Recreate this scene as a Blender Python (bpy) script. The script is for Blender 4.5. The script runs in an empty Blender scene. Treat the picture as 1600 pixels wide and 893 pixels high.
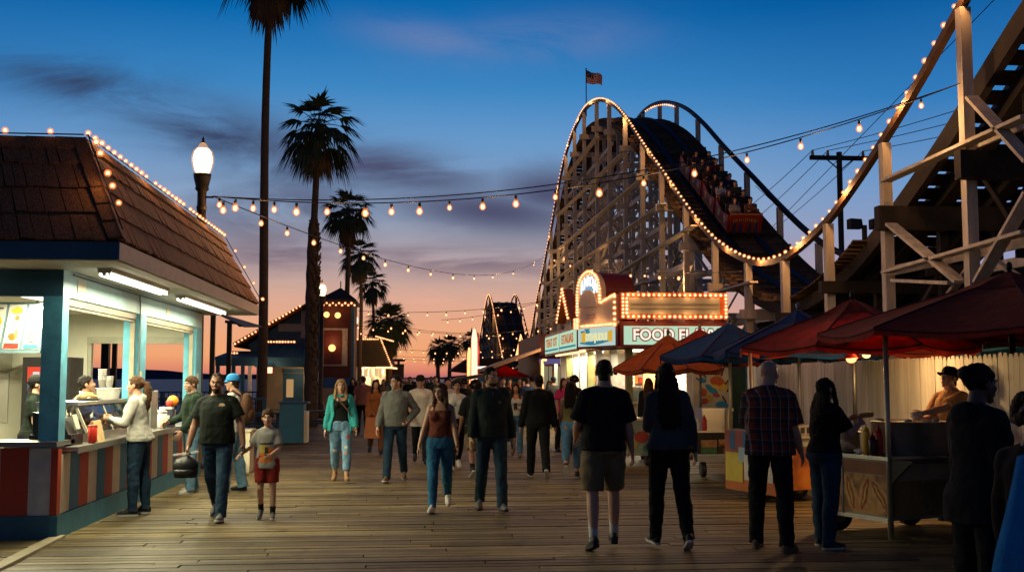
import bpy, bmesh, math, random
import numpy as np
from mathutils import Vector, Matrix
random.seed(11)
V = Vector
scene = bpy.context.scene
COL = scene.collection
PI = math.pi
R = math.radians

# ------------------------------------------------------------------ camera
CAM_H = 1.66
F = 1700.0
PITCH = math.atan((590 - 446.5) / F)
YAW = math.atan(150.0 * math.cos(PITCH) / F)
cp, sp, cy_, sy_ = math.cos(PITCH), math.sin(PITCH), math.cos(YAW), math.sin(YAW)
FWD = V((sy_ * cp, cy_ * cp, sp))
RGT = V((cy_, -sy_, 0))
UPV = V((-sy_ * sp, -cy_ * sp, cp))
CAMP = V((0, 0, CAM_H))
cd = bpy.data.cameras.new('camera')
cam = bpy.data.objects.new('camera', cd)
COL.objects.link(cam)
cam.location = CAMP
cam.rotation_euler = (PI / 2 + PITCH, 0, -YAW)
cd.sensor_width = 36
cd.lens = F / 1600 * 36
cd.clip_end = 30000
cd.clip_start = 0.05
scene.camera = cam

def ray(px, py):
    return FWD + RGT * ((px - 800) / F) + UPV * ((446.5 - py) / F)
def gp(px, py, z=0.0):
    d = ray(px, py)
    return CAMP + d * ((z - CAM_H) / d.z)
def atY(px, py, Y):
    d = ray(px, py)
    return CAMP + d * (Y / d.y)
def atX(px, py, X):
    d = ray(px, py)
    return CAMP + d * (X / d.x)

# ------------------------------------------------------------------ materials
MATS = {}
def s2l(c):
    return tuple(((x / 255) / 12.92 if x / 255 <= 0.04045 else ((x / 255 + 0.055) / 1.055) ** 2.4) for x in c)

def newmat(name):
    m = bpy.data.materials.new(name)
    m.use_nodes = True
    nt = m.node_tree
    nt.nodes.clear()
    out = nt.nodes.new('ShaderNodeOutputMaterial')
    return m, nt, out

def N(nt, t, **kw):
    n = nt.nodes.new(t)
    for k, v in kw.items():
        setattr(n, k, v)
    return n

def math_node(nt, op, a, b=None, c=None):
    n = N(nt, 'ShaderNodeMath', operation=op)
    for i, x in enumerate((a, b, c)):
        if x is None:
            continue
        if isinstance(x, (int, float)):
            n.inputs[i].default_value = x
        else:
            nt.links.new(x, n.inputs[i])
    return n.outputs[0]

def mixcol(nt, fac, a, b, mode='MIX'):
    n = N(nt, 'ShaderNodeMix', data_type='RGBA', blend_type=mode)
    ins = [n.inputs[0], n.inputs[6], n.inputs[7]]
    for s, x in zip(ins, (fac, a, b)):
        if isinstance(x, (int, float)):
            s.default_value = x
        elif isinstance(x, tuple):
            s.default_value = (x[0], x[1], x[2], 1)
        else:
            nt.links.new(x, s)
    return n.outputs[2]

def mat(name, col, rough=0.7, var=0.2, scale=5.0, bump=0.15, bscale=40.0, metal=0.0, spec=0.35, stretch=(1, 1, 1), col2=None, bdist=0.01, isl=0.0):
    """procedural surface: base colour broken up by two noises, bump, roughness variation"""
    if name in MATS:
        return MATS[name]
    m, nt, out = newmat(name)
    b = N(nt, 'ShaderNodeBsdfPrincipled')
    nt.links.new(b.outputs[0], out.inputs[0])
    tc = N(nt, 'ShaderNodeTexCoord')
    mp = N(nt, 'ShaderNodeMapping')
    mp.inputs['Scale'].default_value = stretch
    nt.links.new(tc.outputs['Object'], mp.inputs[0])
    n1 = N(nt, 'ShaderNodeTexNoise')
    n1.inputs['Scale'].default_value = scale
    n1.inputs['Detail'].default_value = 6
    n1.inputs['Roughness'].default_value = 0.65
    nt.links.new(mp.outputs[0], n1.inputs[0])
    lo = tuple(c * (1 - var) for c in col)
    hi = tuple(min(1, c * (1 + var)) for c in (col2 or col))
    mr = N(nt, 'ShaderNodeMapRange')
    mr.inputs[1].default_value = 0.3
    mr.inputs[2].default_value = 0.7
    nt.links.new(n1.outputs[0], mr.inputs[0])
    c = mixcol(nt, mr.outputs[0], lo, hi)
    if isl:
        ge = N(nt, 'ShaderNodeNewGeometry')
        sv = N(nt, 'ShaderNodeVectorMath', operation='SCALE')
        nt.links.new(c, sv.inputs[0])
        nt.links.new(math_node(nt, 'MULTIPLY_ADD', ge.outputs['Random Per Island'], isl, 1 - isl * .6), sv.inputs['Scale'])
        c = sv.outputs[0]
    nt.links.new(c, b.inputs['Base Color'])
    b.inputs['Metallic'].default_value = metal
    b.inputs['Specular IOR Level'].default_value = spec
    rr = math_node(nt, 'MULTIPLY_ADD', n1.outputs[0], 0.25, rough - 0.12)
    nt.links.new(rr, b.inputs['Roughness'])
    if bump > 0:
        n2 = N(nt, 'ShaderNodeTexNoise')
        n2.inputs['Scale'].default_value = bscale
        n2.inputs['Detail'].default_value = 3
        nt.links.new(mp.outputs[0], n2.inputs[0])
        bp = N(nt, 'ShaderNodeBump')
        bp.inputs['Strength'].default_value = bump
        bp.inputs['Distance'].default_value = bdist
        nt.links.new(n2.outputs[0], bp.inputs['Height'])
        nt.links.new(bp.outputs[0], b.inputs['Normal'])
    MATS[name] = m
    return m

def emit(name, col, strength, sample=False):
    if name in MATS:
        return MATS[name]
    m, nt, out = newmat(name)
    e = N(nt, 'ShaderNodeEmission')
    e.inputs[0].default_value = (*col, 1)
    e.inputs[1].default_value = strength
    nt.links.new(e.outputs[0], out.inputs[0])
    m.cycles.emission_sampling = 'AUTO' if sample else 'NONE'
    MATS[name] = m
    return m

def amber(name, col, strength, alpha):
    """partly clear, partly glowing: lamp globes and the halo shells put round lamps"""
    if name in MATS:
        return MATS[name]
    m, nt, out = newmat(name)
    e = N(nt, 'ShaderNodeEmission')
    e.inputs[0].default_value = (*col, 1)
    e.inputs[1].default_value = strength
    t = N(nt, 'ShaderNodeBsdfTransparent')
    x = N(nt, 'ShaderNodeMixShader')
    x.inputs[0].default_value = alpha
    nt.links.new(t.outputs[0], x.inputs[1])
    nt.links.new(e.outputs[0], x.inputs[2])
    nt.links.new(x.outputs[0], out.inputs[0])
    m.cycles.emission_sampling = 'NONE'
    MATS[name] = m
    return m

def clear_glass(name, tint=(0.9, 0.95, 0.92), gloss=0.1):
    if name in MATS:
        return MATS[name]
    m, nt, out = newmat(name)
    t = N(nt, 'ShaderNodeBsdfTransparent')
    t.inputs[0].default_value = (*tint, 1)
    g = N(nt, 'ShaderNodeBsdfGlossy')
    g.inputs['Roughness'].default_value = 0.03
    x = N(nt, 'ShaderNodeMixShader')
    fr = N(nt, 'ShaderNodeFresnel')
    fr.inputs[0].default_value = 1.45
    f2 = math_node(nt, 'ADD', fr.outputs[0], gloss)
    nt.links.new(f2, x.inputs[0])
    nt.links.new(t.outputs[0], x.inputs[1])
    nt.links.new(g.outputs[0], x.inputs[2])
    nt.links.new(x.outputs[0], out.inputs[0])
    MATS[name] = m
    return m

# ------------------------------------------------------------------ mesh builder
def frame_of(d, up=V((0, 0, 1))):
    d = d.normalized()
    if abs(d.dot(up)) > 0.985:
        up = V((0, 1, 0)) if abs(d.y) < 0.9 else V((1, 0, 0))
    s = d.cross(up).normalized()
    u = s.cross(d).normalized()
    return s, d, u

class MB:
    def __init__(self):
        self.v, self.f, self.m = [], [], []
        self.cur = 0
    def add(self, vs, fs):
        o = len(self.v)
        self.v += [tuple(p) for p in vs]
        self.f += [tuple(i + o for i in q) for q in fs]
        self.m += [self.cur] * len(fs)
        return self
    def box(self, c, s, rot=None):
        c = V(c)
        x, y, z = s[0] / 2, s[1] / 2, s[2] / 2
        vs = [V((a, b, d)) for a in (-x, x) for b in (-y, y) for d in (-z, z)]
        if rot is not None:
            vs = [rot @ p for p in vs]
        vs = [c + p for p in vs]
        return self.add(vs, [(0, 1, 3, 2), (4, 6, 7, 5), (0, 4, 5, 1), (2, 3, 7, 6), (0, 2, 6, 4), (1, 5, 7, 3)])
    def bb(self, x0, x1, y0, y1, z0, z1):
        return self.box(((x0 + x1) / 2, (y0 + y1) / 2, (z0 + z1) / 2), (x1 - x0, y1 - y0, z1 - z0))
    def bar(self, p0, p1, w, h, up=V((0, 0, 1))):
        p0, p1 = V(p0), V(p1)
        s, d, u = frame_of(p1 - p0, up)
        vs = []
        for p in (p0, p1):
            for a, b in ((-1, -1), (1, -1), (1, 1), (-1, 1)):
                vs.append(p + s * (a * w / 2) + u * (b * h / 2))
        return self.add(vs, [(3, 2, 1, 0), (4, 5, 6, 7), (0, 1, 5, 4), (1, 2, 6, 5), (2, 3, 7, 6), (3, 0, 4, 7)])
    def sweep(self, pts, w, h, up=V((0, 0, 1))):
        """rectangular section swept along points, section upright to `up`"""
        pts = [V(p) for p in pts]
        vs, fs = [], []
        for i, p in enumerate(pts):
            d = pts[min(i + 1, len(pts) - 1)] - pts[max(i - 1, 0)]
            s, d, u = frame_of(d, up)
            for a, b in ((-1, -1), (1, -1), (1, 1), (-1, 1)):
                vs.append(p + s * (a * w / 2) + u * (b * h / 2))
        n = len(pts)
        for i in range(n - 1):
            for k in range(4):
                a, b = i * 4 + k, i * 4 + (k + 1) % 4
                fs.append((a, b, b + 4, a + 4))
        fs.append((3, 2, 1, 0))
        e = (n - 1) * 4
        fs.append((e, e + 1, e + 2, e + 3))
        return self.add(vs, fs)
    def tube(self, pts, r, n=8, caps=True):
        pts = [V(p) for p in pts]
        rs = r if isinstance(r, (list, tuple)) else [r] * len(pts)
        vs, fs = [], []
        prev = None
        for i, p in enumerate(pts):
            d = (pts[min(i + 1, len(pts) - 1)] - pts[max(i - 1, 0)])
            if prev is None:
                s, d, u = frame_of(d)
            else:
                d = d.normalized()
                s = (prev - d * prev.dot(d)).normalized()
                u = s.cross(d)
            prev = s
            for k in range(n):
                a = 2 * PI * k / n
                vs.append(p + (s * math.cos(a) + u * math.sin(a)) * rs[i])
        m = len(pts)
        for i in range(m - 1):
            for k in range(n):
                a, b = i * n + k, i * n + (k + 1) % n
                fs.append((a, b, b + n, a + n))
        if caps:
            fs.append(tuple(range(n - 1, -1, -1)))
            fs.append(tuple((m - 1) * n + k for k in range(n)))
        return self.add(vs, fs)
    def capsule(self, p0, p1, r0, r1, n=12):
        """tapered capsule with round ends"""
        p0, p1 = V(p0), V(p1)
        d = (p1 - p0)
        if d.length < 1e-6:
            return self.ell(p0, (r0, r0, r0))
        d.normalize()
        pts, rs = [], []
        for a in (-85, -60, -30):
            pts.append(p0 + d * (r0 * math.sin(R(a)))); rs.append(r0 * math.cos(R(a)))
        pts.append(p0); rs.append(r0)
        pts.append(p1); rs.append(r1)
        for a in (30, 60, 85):
            pts.append(p1 + d * (r1 * math.sin(R(a)))); rs.append(r1 * math.cos(R(a)))
        return self.tube(pts, rs, n)
    def lathe(self, prof, c=(0, 0, 0), n=16):
        c = V(c)
        vs, fs = [], []
        for r, z in prof:
            for k in range(n):
                a = 2 * PI * k / n
                vs.append(c + V((r * math.cos(a), r * math.sin(a), z)))
        for i in range(len(prof) - 1):
            for k in range(n):
                a, b = i * n + k, i * n + (k + 1) % n
                fs.append((a, b, b + n, a + n))
        fs.append(tuple(range(n - 1, -1, -1)))
        fs.append(tuple((len(prof) - 1) * n + k for k in range(n)))
        return self.add(vs, fs)
    def ell(self, c, r, n=12, m=8, rot=None):
        c = V(c)
        if isinstance(r, (int, float)):
            r = (r, r, r)
        vs, fs = [], []
        vs.append(V((0, 0, -r[2])))
        for j in range(1, m):
            t = -PI / 2 + PI * j / m
            for k in range(n):
                a = 2 * PI * k / n
                vs.append(V((r[0] * math.cos(t) * math.cos(a), r[1] * math.cos(t) * math.sin(a), r[2] * math.sin(t))))
        vs.append(V((0, 0, r[2])))
        for k in range(n):
            fs.append((0, 1 + (k + 1) % n, 1 + k))
        for j in range(m - 2):
            for k in range(n):
                a, b = 1 + j * n + k, 1 + j * n + (k + 1) % n
                fs.append((a, b, b + n, a + n))
        t = len(vs) - 1
        o = 1 + (m - 2) * n
        for k in range(n):
            fs.append((o + k, o + (k + 1) % n, t))
        if rot is not None:
            vs = [rot @ p for p in vs]
        return self.add([c + p for p in vs], fs)
    def quad(self, a, b, c, d):
        return self.add([a, b, c, d], [(0, 1, 2, 3)])
    def slab(self, pts, off):
        """polygon (3-D points) extruded by the vector off"""
        pts = [V(p) for p in pts]
        off = V(off)
        n = len(pts)
        vs = pts + [p + off for p in pts]
        fs = [tuple(range(n - 1, -1, -1)), tuple(range(n, 2 * n))]
        for k in range(n):
            fs.append((k, (k + 1) % n, n + (k + 1) % n, n + k))
        return self.add(vs, fs)
    def rings(self, rings, cap=True):
        """loft through rings of equal count"""
        n = len(rings[0])
        vs = [p for r in rings for p in r]
        fs = []
        for i in range(len(rings) - 1):
            for k in range(n):
                a, b = i * n + k, i * n + (k + 1) % n
                fs.append((a, b, b + n, a + n))
        if cap:
            fs.append(tuple(range(n - 1, -1, -1)))
            fs.append(tuple((len(rings) - 1) * n + k for k in range(n)))
        return self.add(vs, fs)
    def mesh(self, name, mats, off=None, smooth=False):
        me = bpy.data.meshes.new(name)
        vs = self.v if off is None else [(x - off[0], y - off[1], z - off[2]) for x, y, z in self.v]
        me.from_pydata(vs, [], self.f)
        if not isinstance(mats, (list, tuple)):
            mats = [mats]
        for m in mats:
            me.materials.append(m)
        if len(mats) > 1:
            me.polygons.foreach_set('material_index', self.m)
        if smooth:
            me.polygons.foreach_set('use_smooth', [True] * len(self.f))
        me.validate()
        me.update()
        return me
    def build(self, name, mats, parent=None, smooth=False, local=False):
        """world coordinates are re-based onto the parent chain (locations only); local=True keeps them"""
        off = None
        if parent is not None and not local:
            off = V((0, 0, 0))
            p = parent
            while p is not None:
                off = off + p.location
                p = p.parent
        o = bpy.data.objects.new(name, self.mesh(name, mats, off, smooth))
        COL.objects.link(o)
        o.parent = parent
        return o

def tag(o, label=None, cat=None, group=None, kind=None):
    if label: o['label'] = label
    if cat: o['category'] = cat
    if group: o['group'] = group
    if kind: o['kind'] = kind
    return o
def thing(name, label, cat, loc=(0, 0, 0), group=None, rz=0.0, scale=1.0):
    o = bpy.data.objects.new(name, None)
    COL.objects.link(o)
    o.empty_display_size = 0.1
    o.location = loc
    o.rotation_euler = (0, 0, rz)
    o.scale = (scale,) * 3
    return tag(o, label, cat, group)
def solo(mb, name, mats, label, cat, base, group=None, smooth=False, kind=None):
    """thing that is one mesh; geometry in world coordinates, origin at base"""
    o = bpy.data.objects.new(name, mb.mesh(name, mats, V(base), smooth))
    COL.objects.link(o)
    o.location = base
    return tag(o, label, cat, group, kind)
def copy_tree(o, parent=None):
    c = o.copy()
    COL.objects.link(c)
    c.parent = parent
    for ch in list(o.children):
        copy_tree(ch, c)
    return c
def place(name, me, loc, parent=None, rot=(0, 0, 0)):
    o = bpy.data.objects.new(name, me)
    COL.objects.link(o)
    o.parent = parent
    off = V((0, 0, 0))
    p = parent
    while p is not None:
        off = off + p.location
        p = p.parent
    o.location = V(loc) - off
    o.rotation_euler = rot
    if name == 'bulb': o.scale = (random.uniform(.8, 1.14),) * 3
    return o
def point_light(loc, power, col=(1, 0.55, 0.25), r=0.06, parent=None):
    l = bpy.data.lights.new('lamp_light', 'POINT')
    l.energy = power
    l.color = col
    l.shadow_soft_size = r
    o = bpy.data.objects.new('lamp_light', l)
    COL.objects.link(o)
    o.parent = parent
    off = V((0, 0, 0))
    p = parent
    while p is not None:
        off = off + p.location
        p = p.parent
    o.location = V(loc) - off
    return o
def tube_light(p0, p1, power, col, width=0.09, parent=None, down=V((0, 0, -1)), spread=PI):
    p0, p1 = V(p0), V(p1)
    l = bpy.data.lights.new('lamp_light', 'AREA')
    l.shape = 'RECTANGLE'
    l.size = (p1 - p0).length
    l.size_y = width
    l.energy = power
    l.color = col
    l.spread = spread
    o = bpy.data.objects.new('lamp_light', l)
    COL.objects.link(o)
    x = (p1 - p0).normalized()
    z = -down
    z = (z - x * z.dot(x)).normalized()
    y = z.cross(x)
    m = Matrix((x, y, z)).transposed().to_4x4()
    off = V((0, 0, 0))
    p = parent
    while p is not None:
        off = off + p.location
        p = p.parent
    m.translation = (p0 + p1) / 2 - off
    o.parent = parent
    o.matrix_basis = m
    return o
def text_mesh(s, size, mats, name='lettering', extrude=0.01, bold=0.0, xscale=1.0, shear=0.0):
    cu = bpy.data.curves.new('t', 'FONT')
    cu.body = s
    cu.size = size
    cu.extrude = extrude
    cu.offset = bold
    cu.shear = shear
    cu.align_x = 'CENTER'
    cu.align_y = 'CENTER'
    cu.resolution_u = 3
    o = bpy.data.objects.new('t', cu)
    COL.objects.link(o)
    bpy.context.view_layer.update()
    me = bpy.data.meshes.new_from_object(o)
    bpy.data.objects.remove(o)
    me.name = name
    me.materials.clear()
    me.materials.append(mats)
    if xscale != 1:
        for v in me.vertices:
            v.co.x *= xscale
    return me
def interp(xs, ys, x):
    """smooth (Catmull-Rom / cubic Hermite) interpolation through xs ascending"""
    n = len(xs)
    if x <= xs[0]: i = 0
    elif x >= xs[-1]: i = n - 2
    else:
        i = max(j for j in range(n - 1) if xs[j] <= x)
    def slope(j):
        a, b = max(j - 1, 0), min(j + 1, n - 1)
        return (ys[b] - ys[a]) / (xs[b] - xs[a])
    h = xs[i + 1] - xs[i]
    t = (x - xs[i]) / h
    m0, m1 = slope(i) * h, slope(i + 1) * h
    if t < 0: return ys[i] + m0 * t
    if t > 1: return ys[i + 1] + m1 * (t - 1)
    return (2*t**3 - 3*t**2 + 1) * ys[i] + (t**3 - 2*t**2 + t) * m0 + (-2*t**3 + 3*t**2) * ys[i+1] + (t**3 - t**2) * m1
PW = dict(eave=115, inside=230, roof=6, rail=48, globe=260, stand=160, cart=75, marquee=5.5, string=50)
# ================================================================== sky
def build_world():
    w = bpy.data.worlds.new('World')
    scene.world = w
    w.use_nodes = True
    nt = w.node_tree
    nt.nodes.clear()
    out = N(nt, 'ShaderNodeOutputWorld')
    bg = N(nt, 'ShaderNodeBackground')
    nt.links.new(bg.outputs[0], out.inputs[0])
    tc = N(nt, 'ShaderNodeTexCoord')
    sep = N(nt, 'ShaderNodeSeparateXYZ')
    nt.links.new(tc.outputs['Generated'], sep.inputs[0])
    x, y, z = sep.outputs
    def ramp(stops, fac):
        r = N(nt, 'ShaderNodeValToRGB')
        el = r.color_ramp.elements
        el[0].position, el[0].color = stops[0][0], (*s2l(stops[0][1]), 1)
        el[1].position, el[1].color = stops[-1][0], (*s2l(stops[-1][1]), 1)
        for p, c in stops[1:-1]:
            e = el.new(p)
            e.color = (*s2l(c), 1)
        nt.links.new(fac, r.inputs[0])
        return r.outputs[0]
    fac = math_node(nt, 'MULTIPLY', z, 2.0)
    warm = ramp([(0.0, (176, 104, 108)), (0.012, (222, 132, 108)), (0.04, (243, 166, 114)), (0.09, (238, 170, 130)), (0.16, (208, 168, 152)),
                 (0.23, (172, 160, 168)), (0.30, (146, 166, 194)), (0.42, (108, 156, 204)), (0.52, (62, 136, 196)), (0.64, (8, 110, 180)), (0.8, (4, 84, 152)), (1.0, (3, 56, 112))], fac)
    cool = ramp([(0.0, (128, 96, 120)), (0.04, (160, 122, 136)), (0.12, (158, 140, 165)), (0.22, (148, 156, 192)), (0.34, (112, 152, 200)),
                 (0.48, (50, 124, 188)), (0.64, (8, 92, 160)), (0.8, (3, 62, 118)), (1.0, (2, 42, 90))], fac)
    # azimuth of the afterglow: a little left of the view centre
    sun = V((-0.03, 1.0, 0)).normalized()
    dot = math_node(nt, 'ADD', math_node(nt, 'MULTIPLY', x, sun.x), math_node(nt, 'MULTIPLY', y, sun.y))
    mr = N(nt, 'ShaderNodeMapRange', interpolation_type='SMOOTHSTEP')
    mr.inputs[1].default_value = 0.86
    mr.inputs[2].default_value = 0.99
    nt.links.new(dot, mr.inputs[0])
    base = mixcol(nt, mr.outputs[0], cool, warm)
    # away from the afterglow the sky falls to night blue
    mr2 = N(nt, 'ShaderNodeMapRange', interpolation_type='SMOOTHSTEP')
    mr2.inputs[1].default_value = -0.6
    mr2.inputs[2].default_value = 0.8
    mr2.inputs[3].default_value = 0.42
    mr2.inputs[4].default_value = 1.0
    nt.links.new(dot, mr2.inputs[0])
    hsv = mixcol(nt, 1.0, base, (1, 1, 1), 'MULTIPLY')
    sc = N(nt, 'ShaderNodeVectorMath', operation='SCALE')
    nt.links.new(hsv, sc.inputs[0])
    nt.links.new(mr2.outputs[0], sc.inputs['Scale'])
    # ---- clouds: (u,v) = direction / y, worked on with stretched noise and a few soft banks
    ysafe = math_node(nt, 'MAXIMUM', y, 0.05)
    u = math_node(nt, 'DIVIDE', x, ysafe)
    v = math_node(nt, 'DIVIDE', z, ysafe)
    def noise(su, sv, scale, detail, seed):
        cmb = N(nt, 'ShaderNodeCombineXYZ')
        nt.links.new(math_node(nt, 'MULTIPLY', u, su), cmb.inputs[0])
        nt.links.new(math_node(nt, 'MULTIPLY', v, sv), cmb.inputs[1])
        cmb.inputs[2].default_value = seed
        n = N(nt, 'ShaderNodeTexNoise')
        n.inputs['Scale'].default_value = scale
        n.inputs['Detail'].default_value = detail
        n.inputs['Roughness'].default_value = 0.58
        n.inputs['Distortion'].default_value = 0.5
        nt.links.new(cmb.outputs[0], n.inputs[0])
        return n.outputs[0]
    def uv(px, py):
        d = ray(px, py)
        return d.x / d.y, d.z / d.y
    def bank(px, py, rx, ry, tilt=0.0):
        cu, cv = uv(px, py)
        du = math_node(nt, 'SUBTRACT', u, cu)
        dv = math_node(nt, 'SUBTRACT', math_node(nt, 'SUBTRACT', v, cv), math_node(nt, 'MULTIPLY', du, tilt))
        a = math_node(nt, 'DIVIDE', du, rx / F)
        b = math_node(nt, 'DIVIDE', dv, ry / F)
        r2 = math_node(nt, 'ADD', math_node(nt, 'MULTIPLY', a, a), math_node(nt, 'MULTIPLY', b, b))
        return math_node(nt, 'POWER', 2.718, math_node(nt, 'MULTIPLY', r2, -1.0))
    def cloud(c, banks, noi, lo, hi, col, strength):
        tot = None
        for b in banks:
            k = bank(*b)
            tot = k if tot is None else math_node(nt, 'MAXIMUM', tot, k)
        m = N(nt, 'ShaderNodeMapRange', interpolation_type='SMOOTHSTEP')
        m.inputs[1].default_value = lo
        m.inputs[2].default_value = hi
        nt.links.new(noi, m.inputs[0])
        k = math_node(nt, 'MULTIPLY', math_node(nt, 'MULTIPLY', math_node(nt, 'POWER', tot, 0.8), m.outputs[0]), strength)
        return mixcol(nt, k, c, s2l(col))
    nA = noise(5, 14, 1.0, 10, 3.1)
    nB = noise(5, 19, 1.0, 10, 9.3)
    nC = noise(7, 42, 1.0, 9, 14.2)
    c = sc.outputs[0]
    c = cloud(c, [(150, 140, 150, 40, -0.22), (320, 205, 170, 50, -0.30), (450, 250, 110, 40, -.2)], nA, 0.27, 0.56, (50, 56, 86), 0.95)
    c = cloud(c, [(600, 262, 170, 36, -0.16), (770, 330, 170, 36, -0.08), (430, 330, 130, 40, 0), (860, 300, 90, 40, 0)], nB, 0.28, 0.54, (74, 74, 104), 0.95)
    c = cloud(c, [(720, 408, 200, 22, -0.03), (440, 395, 90, 26, 0), (1010, 400, 160, 20, 0)], nC, 0.35, 0.6, (112, 96, 114), 0.75)
    c = cloud(c, [(840, 62, 150, 34, 0.10), (680, 62, 110, 26, -.12)], nA, 0.36, 0.62, (132, 136, 176), 0.42)
    c = cloud(c, [(640, 470, 260, 16, 0.0), (700, 545, 190, 9, 0)], nC, 0.42, 0.7, (250, 178, 150), 0.4)
    nt.links.new(c, bg.inputs[0])
    bg.inputs[1].default_value = 1.0
build_world()

# last glow of the sun below the sea line: very weak, wide
sl = bpy.data.lights.new('sun', 'SUN')
sl.energy = 0.06
sl.angle = R(12)
sl.color = (1.0, 0.55, 0.35)
so = bpy.data.objects.new('sun', sl)
COL.objects.link(so)
so.rotation_euler = V((0.04, -1.0, -0.06)).to_track_quat('-Z', 'Y').to_euler()

# ================================================================== sea, hills, pier deck
def wood_deck_material():
    m, nt, out = newmat('weathered_deck_boards')
    b = N(nt, 'ShaderNodeBsdfPrincipled')
    nt.links.new(b.outputs[0], out.inputs[0])
    geo = N(nt, 'ShaderNodeNewGeometry')
    sep = N(nt, 'ShaderNodeSeparateXYZ')
    nt.links.new(geo.outputs['Position'], sep.inputs[0])
    # every board (mesh island) gets its own tone
    wn = geo.outputs['Random Per Island']
    mp = N(nt, 'ShaderNodeMapping')
    mp.inputs['Scale'].default_value = (0.7, 26, 1)
    cmb = N(nt, 'ShaderNodeCombineXYZ')
    nt.links.new(math_node(nt, 'ADD', sep.outputs[0], math_node(nt, 'MULTIPLY', wn, 37.0)), cmb.inputs[0])
    nt.links.new(sep.outputs[1], cmb.inputs[1])
    nt.links.new(cmb.outputs[0], mp.inputs[0])
    g = N(nt, 'ShaderNodeTexNoise')
    g.inputs['Scale'].default_value = 2.2
    g.inputs['Detail'].default_value = 7
    g.inputs['Roughness'].default_value = 0.7
    nt.links.new(mp.outputs[0], g.inputs[0])
    big = N(nt, 'ShaderNodeTexNoise')
    big.inputs['Scale'].default_value = 0.55
    big.inputs['Detail'].default_value = 4
    nt.links.new(geo.outputs['Position'], big.inputs[0])
    c1 = mixcol(nt, wn, (0.12, 0.088, 0.038), (0.40, 0.305, 0.125))
    mr = N(nt, 'ShaderNodeMapRange')
    mr.inputs[1].default_value = 0.32; mr.inputs[2].default_value = 0.66
    nt.links.new(g.outputs[0], mr.inputs[0])
    c2 = mixcol(nt, mr.outputs[0], (0.045, 0.032, 0.016), c1)
    mr2 = N(nt, 'ShaderNodeMapRange')
    mr2.inputs[1].default_value = 0.25; mr2.inputs[2].default_value = 0.7
    mr2.inputs[3].default_value = 0.45; mr2.inputs[4].default_value = 1.22
    nt.links.new(big.outputs[0], mr2.inputs[0])
    sc = N(nt, 'ShaderNodeVectorMath', operation='SCALE')
    nt.links.new(c2, sc.inputs[0]); nt.links.new(mr2.outputs[0], sc.inputs['Scale'])
    # scattered dark stains
    vo = N(nt, 'ShaderNodeTexNoise')
    vo.inputs['Scale'].default_value = 3.2
    vo.inputs['Detail'].default_value = 5
    nt.links.new(geo.outputs['Position'], vo.inputs[0])
    ms = N(nt, 'ShaderNodeMapRange')
    ms.inputs[1].default_value = 0.57; ms.inputs[2].default_value = 0.72; ms.inputs[4].default_value = 0.75
    nt.links.new(vo.outputs[0], ms.inputs[0])
    c3 = mixcol(nt, ms.outputs[0], sc.outputs[0], (0.022, 0.016, 0.01))
    # nail heads over the joists, old gum spots
    def near(v, per, ph, w):
        f = math_node(nt, 'ABSOLUTE', math_node(nt, 'SUBTRACT', math_node(nt, 'FRACT', math_node(nt, 'DIVIDE', v, per)), ph))
        return math_node(nt, 'LESS_THAN', f, w / per)
    yb = math_node(nt, 'SUBTRACT', sep.outputs[1], 2.0)
    ny = math_node(nt, 'MAXIMUM', near(yb, 0.15, .22, .007), near(yb, 0.15, .78, .007))
    nail = math_node(nt, 'MULTIPLY', math_node(nt, 'MULTIPLY', near(sep.outputs[0], .61, .5, .008), ny), .75)
    c3 = mixcol(nt, nail, c3, (.012, .009, .007))
    vg = N(nt, 'ShaderNodeTexVoronoi'); vg.inputs['Scale'].default_value = 2.3
    nt.links.new(geo.outputs['Position'], vg.inputs[0])
    gum = math_node(nt, 'MULTIPLY', math_node(nt, 'LESS_THAN', vg.outputs[0], .045), .7)
    c3 = mixcol(nt, gum, c3, (.025, .02, .016))
    nt.links.new(c3, b.inputs['Base Color'])
    nt.links.new(math_node(nt, 'MULTIPLY_ADD', g.outputs[0], 0.3, 0.42), b.inputs['Roughness'])
    b.inputs['Specular IOR Level'].default_value = 0.3
    bp = N(nt, 'ShaderNodeBump')
    bp.inputs['Strength'].default_value = 0.55
    bp.inputs['Distance'].default_value = 0.012
    nt.links.new(g.outputs[0], bp.inputs['Height'])
    nt.links.new(bp.outputs[0], b.inputs['Normal'])
    return m
M_DECK = wood_deck_material()
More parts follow.
